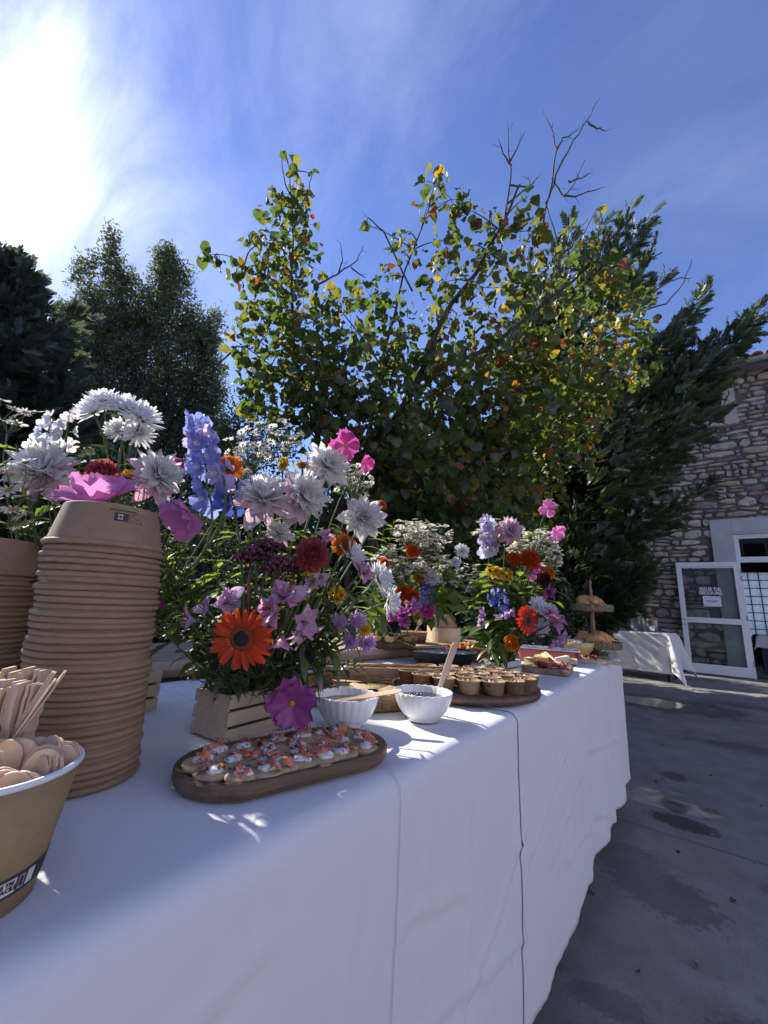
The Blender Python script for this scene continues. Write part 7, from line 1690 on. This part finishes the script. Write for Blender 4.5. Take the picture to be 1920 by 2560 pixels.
def ferny(bq, tip, label, n=26, L=.05, group=None, spread=.5):
    """thread-like foliage"""
    tip = Vector(tip); a = base_pt(bq, tip); root = empty('ferny_sprig', a, None, label, 'foliage', group)
    pts = [p - a for p in stem_pts(a, tip, (tip - a), 12)]; q = MB(); q.tube(pts, [.0018 * (1.1 - .8 * i / 13) for i in range(13)], 5); q.build('stem', M_stem, root)
    g = MB()
    for k in range(n):
        t = .3 + .7 * k / n; i = min(int(t * 12), 11); p = pts[i].lerp(pts[i + 1], t * 12 - i); ax = (pts[i + 1] - pts[i]).normalized()
        d = (Vector((rf.gauss(0, 1), rf.gauss(0, 1), rf.gauss(0, .8))).normalized() * spread * 1.6 + ax).normalized(); e = p + d * L * rf.uniform(.5, 1.1) + Vector((0, 0, -.006))
        g.tube([p, p.lerp(e, .5) + Vector((0, 0, .004)), e], [.0009, .0008, .0004], 3, k % 2)
        for s in range(5):
            b_ = p.lerp(e, .3 + .14 * s); d2 = (d + Vector((rf.gauss(0, .8), rf.gauss(0, .8), rf.gauss(0, .7)))).normalized(); g.tube([b_, b_ + d2 * L * .28], [.0008, .0004], 3, k % 2)
    tag(g.build('threads', [M_lf[0], M_lf[1]], root), kind='stuff')


# ---- bouquet behind the stacked kraft bowls
daisies(0, [(-1.143, 0.125, 1.384), (-1.122, 0.146, 1.367), (-1.105, 0.161, 1.361), (-1.101, 0.175, 1.367), (-1.142, 0.140, 1.339), (-1.152, 0.152, 1.358), (-1.161, 0.117, 1.367), (-1.132, 0.159, 1.340)], .0155, 'spray of small white daisies above the pale big dahlia', nrm=(0.595, -0.801, 0.067))
daisies(0, [(-0.959, 0.158, 1.222), (-0.989, 0.136, 1.219), (-0.946, 0.171, 1.210), (-0.948, 0.163, 1.187), (-0.996, 0.150, 1.198), (-0.993, 0.137, 1.202), (-0.929, 0.212, 1.205), (-0.946, 0.185, 1.207)], .0155, 'spray of small white daisies in front of the pale big dahlia', nrm=(0.599, -0.791, -0.124))
daisies(0, [(-0.963, 0.146, 1.164), (-0.941, 0.165, 1.157), (-0.916, 0.181, 1.167), (-0.947, 0.155, 1.129), (-0.935, 0.167, 1.120), (-0.898, 0.208, 1.163), (-0.932, 0.173, 1.105), (-0.924, 0.205, 1.152), (-0.985, 0.134, 1.146)], .0155, 'spray of small white daisies hanging over the rear bowl stack', nrm=(0.593, -0.774, -0.222))
delphinium(0, (-1.116, 0.200, 1.286), (-1.081, 0.206, 1.361), .016, 12, 'paleblue', 'pale blue delphinium spike beside the white mums', 'white')
delphinium(0, (-1.090, 0.238, 1.313), (-1.078, 0.227, 1.384), .016, 6, 'white', 'slim white delphinium spike with drooping florets')
for px in (): pass
mum(0, (-0.977, 0.245, 1.366), (-0.229, -0.704, 0.673), .036, 'smaller white chrysanthemum beside the pale delphinium')
mum(0, (-0.979, 0.260, 1.397), (0.160, -0.456, 0.876), .038, 'white chrysanthemum crowning the white cluster')
mum(0, (-0.922, 0.285, 1.375), (0.472, -0.274, 0.838), .043, 'large white chrysanthemum in the middle of the white cluster')
mum(0, (-0.895, 0.310, 1.357), (0.763, 0.012, 0.646), .043, 'large white chrysanthemum tilting out of the white cluster')
mum(0, (-0.957, 0.295, 1.336), (0.595, -0.654, 0.468), .032, 'white chrysanthemum tucked under the white cluster')
mum(0, (-0.914, 0.317, 1.328), (0.899, -0.343, 0.273), .034, 'white chrysanthemum below the tilted one in the cluster')
dahlia(0, (-1.012, 0.194, 1.226), (0.650, -0.627, 0.429), .064, 'very large pale dahlia behind the little daisies', 'blush', 'white')
pompon(0, (-0.869, 0.256, 1.211), (0.710, -0.704, -0.019), .033, 'salmon', 'dark red pompon dahlia above the bowl stack', 'salmon')
cosmos(0, (-0.766, 0.227, 1.136), (0.474, -0.400, 0.785), .062, 'pink', 'pink cosmos fanning its petals over the top bowl', 38)
dahlia(0, (-0.786, 0.318, 1.214), (0.957, 0.086, 0.276), .052, 'white dahlia seen from the side above the bowl stack', 'blush', 'white')
cosmos(0, (-0.689, 0.338, 1.137), (0.154, -0.749, -0.645), .047, 'pink', 'large pink cosmos nodding beside the bowl stack', 28)
cosmos(0, (-0.802, 0.369, 1.266), (-0.080, -0.400, -0.913), .026, 'pinkdeep', 'small drooping pink cosmos beside the tall blue delphinium', 40)
pompon(0, (-0.808, 0.278, 1.206), (0.516, -0.388, 0.764), .014, 'yellow', 'small yellowish bud beside the side-on white dahlia')
delphinium(0, (-0.730, 0.381, 1.234), (-0.736, 0.349, 1.333), .0205, 20, 'blue', 'tall blue delphinium spike against the dark tree', 'lavender')
delphinium(0, (-0.687, 0.395, 1.213), (-0.691, 0.385, 1.236), .020, 3, 'lavender', 'violet-blue delphinium florets in front of the orange marigold')
delphinium(0, (-0.710, 0.391, 1.164), (-0.713, 0.377, 1.202), .022, 4, 'blue', 'short blue delphinium tip beneath the tall spike')
delphinium(1, (-0.712, 0.437, 1.177), (-0.716, 0.428, 1.200), .024, 4, 'deepblue', 'deep blue delphinium florets beside the central white dahlia', 'blue')
marigold(0, (-0.731, 0.427, 1.252), (0.657, -0.737, 0.159), .030, 'marigold', 'orange marigold behind the violet delphinium florets')

# ---- gerbera bouquet
daisies(1, cloud((-0.790, 0.521, 1.353), .085, .055, 44, 3, .06), .0105, 'airy cloud of white daisies behind the white dahlias', nrm=(0.595, -0.801, 0.067))
daisies(1, cloud((-0.747, 0.570, 1.387), .045, .035, 18, 4, .05), .0105, 'high tuft of white daisies beside the magenta cosmos', nrm=(0.595, -0.801, 0.067))
daisies(1, cloud((-0.613, 0.677, 1.281), .045, .06, 60, 5, .05), .0070, 'fine white daisy spray under the small magenta cosmos', as_parts=False, nrm=(0.595, -0.801, 0.067))
daisies(1, cloud((-0.799, 0.492, 1.295), .05, .04, 20, 6, .05), .0100, 'small white daisies around the orange marigold', nrm=(0.595, -0.801, 0.067))
dahlia(1, (-0.598, 0.573, 1.281), (0.861, -0.411, 0.299), .050, 'white dahlia with pink back petals under the magenta cosmos', 'white', 'white', 'cream', 'rose')
dahlia(1, (-0.646, 0.459, 1.188), (0.681, -0.374, 0.629), .055, 'white dahlia with drooping pink petals in the bouquet centre', 'blush', 'white', 'cream', 'blush')
dahlia(1, (-0.599, 0.517, 1.202), (0.992, -0.095, 0.086), .055, 'white dahlia turned aside between two others', 'blush', 'white', 'cream', 'blush')
dahlia(1, (-0.521, 0.612, 1.168), (0.711, -0.694, -0.116), .046, 'white dahlia facing forward with a green heart', 'white', 'white', 'cream', 'blush')
dahlia(1, (-0.630, 0.490, 1.122), (0.552, -0.449, 0.703), .028, 'half hidden small white dahlia above the dark sedum', 'white', 'white')
cosmos(1, (-0.576, 0.600, 1.334), (0.801, -0.521, -0.296), .034, 'pinkdeep', 'magenta cosmos topping the gerbera bouquet', 14)
cosmos(1, (-0.556, 0.649, 1.304), (0.901, -0.228, -0.369), .022, 'pinkdeep', 'smaller magenta cosmos just below the topmost one', 22)
for i, (p, lb) in enumerate([((-0.670, 0.567, 1.287), 'yellow filler flower beside the white dahlia'), ((-0.730, 0.556, 1.303), 'yellow filler flower among the daisy cloud'), ((-0.556, 0.513, 1.060), 'yellow flower below the coral dahlia'), ((-0.536, 0.568, 1.012), 'yellow flower low among the green stems')]):
    lilies(1, p, (0.658, -0.714, 0.241), .017, lb, 'yellow', 5, .9, 'yellow', name='yellow_filler')
pompon(1, (-0.537, 0.496, 1.079), (0.711, -0.700, -0.067), .034, 'salmon', 'coral red dahlia facing forward beside the dark sedum', 'salmon')
marigold(1, (-0.545, 0.585, 1.110), (0.735, -0.674, 0.075), .024, 'marigold', 'orange marigold under the forward-facing white dahlia')
marigold(1, (-0.567, 0.728, 1.225), (0.725, -0.455, 0.518), .014, 'rust', 'small orange marigold beyond the forward-facing dahlia')
marigold(1, (-0.575, 0.761, 1.093), (0.725, -0.455, 0.518), .014, 'rust', 'small orange marigold beyond the white chrysanthemums')
mum(1, (-0.535, 0.599, 1.087), (0.551, 0.467, 0.691), .040, 'white chrysanthemum turned away beside the marigold')
mum(1, (-0.507, 0.658, 1.046), (0.765, 0.455, 0.456), .042, 'white chrysanthemum leaning out between two others')
mum(1, (-0.507, 0.695, 1.005), (0.864, 0.504, 0.023), .034, 'lowest white chrysanthemum leaning out of the bouquet')
lilies(1, (-0.501, 0.584, 1.048), (0.915, -0.041, 0.400), .030, 'pink alstroemeria between the white chrysanthemums', 'lilypink', 2, .5)
lilies(1, (-0.566, 0.538, 1.037), (0.682, -0.731, -0.000), .024, 'pale pink alstroemeria under the coral dahlia', 'blush', 2, .6)
lilies(1, (-0.573, 0.559, 1.121), (0.744, -0.659, 0.105), .022, 'small pink alstroemeria touching the orange marigold', 'lilypink', 2, .6)
sedum(1, (-0.643, 0.444, 1.070), 'dark burgundy sedum head on the outer side of the clump', .042, 6)
sedum(1, (-0.634, 0.470, 1.090), 'dark burgundy sedum head tallest of the three', .042, 6)
sedum(1, (-0.586, 0.467, 1.053), 'dark burgundy sedum head above the pink lilies', .042, 7)
sedum(1, (-0.587, 0.503, 1.056), 'dark burgundy sedum head beside the coral dahlia', .030, 5)
lilies(1, (-0.535, 0.447, 0.985), (0.592, -0.800, 0.097), .040, 'cluster of pink lilies beside the orange gerbera', 'lilypink', 5, .85)
lilies(1, (-0.521, 0.463, 0.967), (0.897, -0.048, -0.440), .036, 'pink lilies at the edge of the lily cluster', 'lilypink', 3, .7)
lilies(1, (-0.543, 0.454, 0.940), (0.013, -0.111, -0.994), .034, 'single pink lily hanging below the lily cluster', 'lilypink', 1)
lilies(1, (-0.665, 0.368, 0.958), (-0.352, -0.934, -0.056), .032, 'lowest of three lilac pink alstroemerias near the gerbera', 'lilac', 1)
lilies(1, (-0.657, 0.383, 0.973), (0.244, -0.905, 0.348), .030, 'middle of three lilac pink alstroemerias near the gerbera', 'lilac', 1)
lilies(1, (-0.653, 0.408, 0.985), (0.541, -0.593, 0.597), .032, 'highest of three lilac pink alstroemerias near the gerbera', 'lilac', 2, .5)
gerbera(1, (-0.584, 0.405, 0.934), (0.556, -0.812, -0.175), .0505, 'orange', 'orange gerbera with black heart above the crate edge')
cosmos(1, (-0.546, 0.489, 0.832), (0.669, -0.711, -0.216), .041, 'purple', 'purple cosmos resting on the crate slats', 12, None, 11)
for p, lb in (((-0.539, 0.580, 0.960), 'lilac aster under the yellow filler flower'), ((-0.525, 0.601, 0.927), 'lilac aster hanging beside the long board'), ((-0.506, 0.629, 0.924), 'lilac aster lowest beside the yellow daisy'), ((-0.517, 0.609, 0.965), 'small lilac aster touching the yellow daisy')):
    mum(1, p, (0.952, -0.304, -0.039), .019, lb, 'lilac')
mum(1, (-0.508, 0.620, 0.949), (0.893, -0.445, -0.067), .014, 'small yellow daisy among the lilac asters', 'yellow')
cosmos(0, (-0.760, 0.356, 0.974), (0.301, -0.853, 0.426), .014, 'pinkdeep', 'small pink bud beside the bowl stack', 55, None, 5)

# greenery of the two near bouquets
GF = 'leafy sprigs in the gerbera bouquet'
for i, (p, kd, n, L, mi) in enumerate([((-0.761, 0.360, 1.045), 'lobed', 12, .034, 0), ((-0.795, 0.404, 1.073), 'lobed', 12, .036, 1), ((-0.746, 0.349, 0.946), 'lobed', 10, .034, 0), ((-0.739, 0.364, 1.002), 'lobed', 12, .034, 0), ((-0.741, 0.453, 1.045), 'lobed', 12, .036, 1), ((-0.675, 0.486, 1.017), 'oval', 12, .034, 2), ((-0.682, 0.530, 1.161), 'lobed', 12, .036, 1), ((-0.620, 0.586, 1.176), 'lobed', 12, .034, 1), ((-0.576, 0.604, 1.141), 'lobed', 12, .032, 0), ((-0.615, 0.552, 1.127), 'oval', 12, .034, 0), ((-0.543, 0.580, 1.040), 'lance', 12, .05, 0), ((-0.528, 0.625, 1.012), 'lance', 12, .05, 0), ((-0.525, 0.591, 0.959), 'lance', 12, .05, 2), ((-0.535, 0.575, 0.901), 'lance', 12, .05, 2), ((-0.528, 0.637, 0.883), 'lance', 12, .045, 2), ((-0.550, 0.510, 0.904), 'lance', 12, .045, 2), ((-0.662, 0.427, 0.897), 'lance', 10, .045, 2), ((-0.732, 0.399, 0.898), 'oval', 9, .04, 2), ((-0.743, 0.479, 1.131), 'lobed', 12, .034, 0), ((-0.620, 0.503, 0.925), 'lance', 12, .045, 2), ((-0.568, 0.560, 0.956), 'oval', 12, .034, 2), ((-0.540, 0.672, 1.090), 'lance', 11, .045, 0), ((-0.797, 0.439, 1.128), 'lobed', 12, .034, 0), ((-0.606, 0.570, 1.000), 'lobed', 12, .036, 0), ((-0.698, 0.510, 0.963), 'lobed', 12, .036, 2), ((-0.673, 0.561, 1.030), 'lobed', 12, .036, 0)]):
    sprig(1, p, 'leafy green sprig among the gerbera bouquet stems', kd, n, L, mi, GF)
for i, (p, kd, n, L, mi) in enumerate([((-0.763, 0.422, 1.004), 'lobed', 12, .036, 0), ((-0.762, 0.481, 1.073), 'lobed', 12, .036, 0), ((-0.717, 0.533, 1.192), 'lobed', 12, .036, 0), ((-0.678, 0.569, 1.169), 'lobed', 12, .036, 0), ((-0.596, 0.609, 1.067), 'lobed', 12, .036, 0), ((-0.609, 0.559, 0.938), 'lance', 12, .05, 2), ((-0.573, 0.590, 0.926), 'lance', 12, .05, 0), ((-0.526, 0.664, 0.974), 'lance', 12, .045, 0), ((-0.759, 0.527, 1.010), 'lobed', 12, .036, 2), ((-0.746, 0.458, 0.922), 'lobed', 12, .036, 2), ((-0.669, 0.497, 0.906), 'lance', 12, .045, 2), ((-0.781, 0.426, 0.943), 'lobed', 12, .036, 0), ((-0.849, 0.416, 1.068), 'lobed', 12, .036, 1), ((-0.853, 0.381, 1.088), 'lobed', 12, .036, 0), ((-0.600, 0.661, 1.236), 'lobed', 12, .036, 1), ((-0.730, 0.578, 1.271), 'lobed', 12, .034, 1), ((-0.788, 0.529, 1.285), 'lobed', 12, .034, 0)]):
    sprig(1, p, 'leafy green sprig among the gerbera bouquet stems', kd, n, L, mi, GF)
GF0 = 'leafy sprigs behind the stacked bowls'
for i, (p, kd, n, L, mi) in enumerate([((-1.101, 0.160, 1.287), 'lobed', 12, .034, 1), ((-0.997, 0.261, 1.302), 'oval', 12, .04, 2), ((-0.927, 0.292, 1.290), 'lance', 12, .05, 2), ((-0.995, 0.244, 1.278), 'oval', 12, .038, 2), ((-0.823, 0.300, 1.183), 'lobed', 12, .034, 0), ((-0.796, 0.348, 1.175), 'lobed', 11, .034, 0), ((-0.926, 0.200, 1.074), 'lobed', 10, .036, 2), ((-0.926, 0.173, 0.988), 'lobed', 8, .03, 1), ((-0.755, 0.347, 1.109), 'lance', 12, .04, 0), ((-0.877, 0.339, 1.261), 'oval', 12, .036, 2), ((-0.995, 0.161, 1.116), 'lobed', 12, .034, 0), ((-1.007, 0.212, 1.176), 'lobed', 12, .034, 0), ((-1.092, 0.180, 1.239), 'lobed', 12, .034, 0)]):
    sprig(0, p, 'leafy green sprig behind the stacked kraft bowls', kd, n, L, mi, GF0)
for i, p in enumerate([(-0.794, 0.361, 1.045), (-0.751, 0.374, 1.024), (-0.762, 0.347, 1.000), (-0.774, 0.390, 1.086), (-0.729, 0.416, 1.027), (-0.797, 0.369, 1.100), (-0.821, 0.348, 1.106)]): ferny(0, p, 'thread-leaved cosmos foliage beside the bowl stack', 30, .06, 'thread-leaved foliage by the bowls', .8)
for i, p in enumerate([(-0.646, 0.422, 0.867), (-0.621, 0.468, 0.866), (-0.687, 0.416, 0.869), (-0.586, 0.491, 0.875), (-0.573, 0.615, 1.018), (-0.624, 0.593, 1.049), (-0.735, 0.488, 1.032), (-0.750, 0.475, 0.945), (-0.605, 0.522, 0.897)]): ferny(1, p, 'thread-leaved green foliage rising from the pale crate', 24, .05, 'thread-leaved foliage in the pale crate', .6)
for i, p in enumerate([(-1.089, 0.150, 1.264), (-0.982, 0.186, 1.151), (-0.888, 0.305, 1.260), (-0.813, 0.349, 1.219)]): ferny(0, p, 'thread-leaved green foliage among the daisies', 24, .06, 'thread-leaved foliage among daisies', .7)

# ---- bouquet on the plank shelf
daisies(2, cloud((-1.072, 1.600, 1.344), .09, .07, 90, 11, .1), 0.0155, 'smaller bright daisy cloud above the high rust marigold', as_parts=False)
daisies(2, cloud((-0.989, 1.670, 1.321), .11, .09, 120, 12, .1), 0.0155, 'bright cloud of daisies topping the shelf bouquet', as_parts=False)
daisies(2, cloud((-1.119, 1.545, 1.184), .10, .10, 90, 13, .1), 0.0142, 'loose daisies around the outer rust marigold on the shelf', as_parts=False)
daisies(2, cloud((-0.935, 1.756, 1.164), .10, .09, 90, 14, .1), 0.0142, 'loose daisies below the ruffled white flower', as_parts=False)
daisies(2, cloud((-1.013, 1.624, 1.191), .10, .06, 75, 15, .1), 0.0142, 'daisies between the orange marigolds on the shelf', as_parts=False)
marigold(2, (-1.010, 1.547, 1.241), (0.657, -0.737, 0.159), .034, 'rust', 'rust marigold high in the shelf bouquet'); marigold(2, (-1.122, 1.480, 1.177), (0.657, -0.737, 0.159), .030, 'rust', 'outer rust marigold of the shelf bouquet'); marigold(2, (-1.032, 1.520, 1.051), (0.585, -0.796, 0.155), .040, 'rust', 'largest rust marigold in the shelf bouquet'); marigold(2, (-0.991, 1.529, 1.039), (0.793, -0.605, 0.078), .036, 'rust', 'second rust marigold touching the largest one'); marigold(2, (-0.997, 1.591, 1.122), (0.657, -0.737, 0.159), .026, 'marigold', 'small orange marigold beside the blush dahlia on the shelf')
mum(2, (-0.848, 1.730, 1.259), (0.707, -0.625, 0.331), .038, 'white ruffled flower at the edge of the shelf bouquet'); mum(2, (-0.876, 1.724, 1.208), (0.707, -0.625, 0.331), .026, 'small white flower under the ruffled white one')
dahlia(2, (-0.949, 1.628, 1.122), (0.868, -0.496, 0.014), .042, 'blush dahlia low in the shelf bouquet', 'blush', 'white')
delphinium(2, (-0.987, 1.627, 1.025), (-0.966, 1.622, 1.098), .024, 9, 'deepblue', 'deep blue delphinium in the shelf bouquet', 'blue')
for p, lb, m in (((-0.978, 1.513, 0.995), 'pink lily cluster above the crumble bowl', 'pink'), ((-0.925, 1.559, 0.977), 'magenta lily nearest the bread box', 'pinkdeep'), ((-1.039, 1.474, 0.966), 'magenta lily above the tartlets', 'pinkdeep'), ((-0.991, 1.479, 0.944), 'purple pink lily lowest on the shelf crate', 'purple')): lilies(2, p, (0.600, -0.800, -0.027), .040, lb, m, 4, .9, m)
for i, (p, kd, mi) in enumerate([((-1.193, 1.565, 1.367), 'lance', 0), ((-1.149, 1.586, 1.408), 'lance', 1), ((-1.094, 1.579, 1.131), 'lobed', 0), ((-1.000, 1.639, 1.173), 'lobed', 1), ((-0.933, 1.715, 1.086), 'lobed', 1), ((-0.884, 1.704, 1.031), 'lobed', 1), ((-0.854, 1.764, 1.127), 'lobed', 0), ((-1.192, 1.527, 1.051), 'lobed', 0), ((-1.111, 1.490, 0.945), 'lobed', 0), ((-0.985, 1.765, 1.225), 'lobed', 0), ((-1.236, 1.566, 1.248), 'lobed', 1), ((-0.817, 1.690, 1.033), 'oval', 0), ((-0.930, 1.674, 1.011), 'lobed', 0)]):
    sprig(2, p, 'leafy sprig in the bouquet on the plank shelf', kd, 13, .085, mi, 'leafy sprigs in the shelf bouquet', 0, True)

# ---- red gerbera bouquet
delphinium(3, (-0.638, 1.542, 1.216), (-0.624, 1.513, 1.354), .024, 20, 'lavender', 'pale lavender delphinium spike above the yellow flowers', 'paleblue')
dahlia(3, (-0.551, 1.556, 1.310), (0.710, -0.704, -0.019), .052, 'pink and white dahlia beside the lavender spike', 'rose', 'blush', 'cream', 'rose')
cosmos(3, (-0.436, 1.678, 1.416), (0.498, -0.805, -0.321), .037, 'pink', 'pink cosmos standing highest over the red gerbera bouquet', 10); cosmos(3, (-0.415, 1.684, 1.315), (0.766, -0.359, -0.533), .040, 'pink', 'pink cosmos just below the highest one', 16)
daisies(3, cloud((-0.519, 1.692, 1.281), .11, .07, 120, 21, .08), 0.0135, 'bright cloud of daisies behind the rust marigolds', as_parts=False); daisies(3, cloud((-0.619, 1.532, 1.303), .08, .06, 36, 22, .05), 0.0135, 'daisies around the lavender spike', as_parts=False); daisies(3, cloud((-0.459, 1.758, 1.212), .07, .06, 60, 23, .06), 0.0115, 'daisies under the two pink cosmos', as_parts=False); daisies(3, cloud((-0.708, 1.595, 1.115), .08, .07, 60, 24, .06), 0.0115, 'daisies beside the yellow flowers', as_parts=False)
daisies(3, cloud((-0.617, 1.458, 0.798), .03, .03, 13, 25, .02), 0.0128, 'tiny white daisies drooping beside the whitewashed crate', as_parts=False, up=0)
marigold(3, (-0.535, 1.537, 1.191), (0.564, -0.777, 0.279), .030, 'rust', 'smaller of the two rust marigolds'); marigold(3, (-0.486, 1.574, 1.194), (0.639, -0.716, 0.282), .040, 'rust', 'larger of the two rust marigolds'); marigold(3, (-0.448, 1.680, 1.152), (0.797, -0.554, 0.240), .028, 'marigold', 'orange marigold beside the burgundy flower'); marigold(3, (-0.525, 1.464, 0.888), (0.593, -0.774, -0.222), .030, 'marigold', 'yellow orange marigold low over the whitewashed crate')
for p, lb in (((-0.609, 1.495, 1.142), 'yellow flower under the lavender spike'), ((-0.582, 1.517, 1.138), 'yellow flower between the marigold and lavender spike'), ((-0.556, 1.540, 1.127), 'yellow flower under the smaller rust marigold')): lilies(3, p, (0.595, -0.801, 0.067), .026, lb, 'yellow', 5, 1.0, 'yellow', name='yellow_filler')
cosmos(3, (-0.472, 1.594, 1.162), (0.888, -0.425, -0.177), .026, 'pinkdeep', 'magenta flower below the larger rust marigold', 30); cosmos(3, (-0.488, 1.590, 1.131), (0.644, -0.624, -0.442), .020, 'pink', 'small pink flower under the magenta one', 30)
pompon(3, (-0.451, 1.622, 1.122), (0.821, -0.564, -0.092), .030, 'burg', 'burgundy dahlia under the orange marigold'); lilies(3, (-0.435, 1.609, 1.076), (0.887, -0.289, -0.361), .030, 'dusky purple lily under the burgundy dahlia', 'purple', 3, .8, 'purple')
delphinium(3, (-0.563, 1.507, 0.999), (-0.567, 1.483, 1.071), .014, 9, 'blue', 'small blue delphinium near the red gerbera', 'deepblue'); delphinium(3, (-0.599, 1.499, 1.019), (-0.607, 1.481, 1.062), .014, 5, 'blue', 'blue delphinium florets in the green leaves', 'deepblue')
gerbera(3, (-0.472, 1.482, 0.968), (0.902, -0.431, -0.021), .052, 'red', 'red gerbera with black heart beside the white chrysanthemums')
mum(3, (-0.453, 1.547, 1.019), (0.705, -0.595, 0.386), .036, 'upper white chrysanthemum beside the red gerbera'); mum(3, (-0.423, 1.575, 0.999), (0.926, -0.335, 0.177), .036, 'outer white chrysanthemum beside the red gerbera'); mum(3, (-0.449, 1.558, 0.944), (0.815, -0.545, -0.195), .034, 'lower white chrysanthemum behind the red gerbera')
lilies(3, (-0.407, 1.509, 0.956), (0.962, -0.108, 0.252), .052, 'big pink lily cluster on a dark stem over the cheese board', 'lilypink', 5, .8, 'lilypink', M_stem_d)
lilies(3, (-0.396, 1.528, 0.919), (0.786, 0.081, -0.613), .046, 'drooping pink lilies over the cheese board', 'lilypink', 3, .6, 'blush', M_stem_d)
for p, lb in (((-0.623, 1.465, 0.985), 'lilac bud beside the green leaves and blue delphinium'), ((-0.572, 1.486, 0.959), 'lilac bud under the blue delphinium'), ((-0.538, 1.477, 0.989), 'lilac bud beside the red gerbera'), ((-0.643, 1.460, 0.949), 'lowest lilac bud of the red gerbera bouquet')): lilies(3, p, (0.384, -0.897, 0.220), .024, lb, 'lilac', 2, .6, 'lilac')
for i, (p, kd, mi) in enumerate([((-0.675, 1.540, 1.127), 'lobed', 1), ((-0.623, 1.560, 1.193), 'lobed', 1), ((-0.687, 1.527, 1.047), 'lobed', 1), ((-0.717, 1.518, 0.999), 'lobed', 0), ((-0.630, 1.472, 0.944), 'oval', 0), ((-0.590, 1.488, 0.904), 'lance', 0), ((-0.591, 1.581, 1.115), 'lobed', 1), ((-0.540, 1.619, 1.118), 'lobed', 1), ((-0.529, 1.581, 1.054), 'lance', 2), ((-0.505, 1.654, 1.089), 'lance', 0), ((-0.458, 1.703, 1.046), 'lance', 2), ((-0.605, 1.449, 0.862), 'lance', 0), ((-0.527, 1.523, 0.950), 'lance', 2), ((-0.718, 1.559, 1.080), 'lobed', 0), ((-0.484, 1.702, 1.206), 'lobed', 0), ((-0.536, 1.672, 1.304), 'lobed', 1), ((-0.423, 1.728, 1.143), 'lance', 2), ((-0.555, 1.566, 1.038), 'oval', 0)]):
    sprig(3, p, 'leafy sprig in the red gerbera bouquet', kd, 13, .068, mi, 'leafy sprigs in the red gerbera bouquet', 0, True)
for i, p in enumerate([(-0.697, 1.551, 1.161), (-0.444, 1.735, 1.242), (-0.487, 1.675, 1.335), (-0.633, 1.559, 1.081)]): ferny(3, p, 'thread-leaved foliage in the red gerbera bouquet', 24, .07, 'thread-leaved foliage in the red gerbera bouquet', .7)
for i, p in enumerate([(-1.201, 1.581, 1.289), (-1.142, 1.641, 1.235), (-0.929, 1.744, 1.221)]): ferny(2, p, 'thread-leaved foliage in the bouquet on the shelf', 24, .09, 'thread-leaved foliage on the shelf', .7)
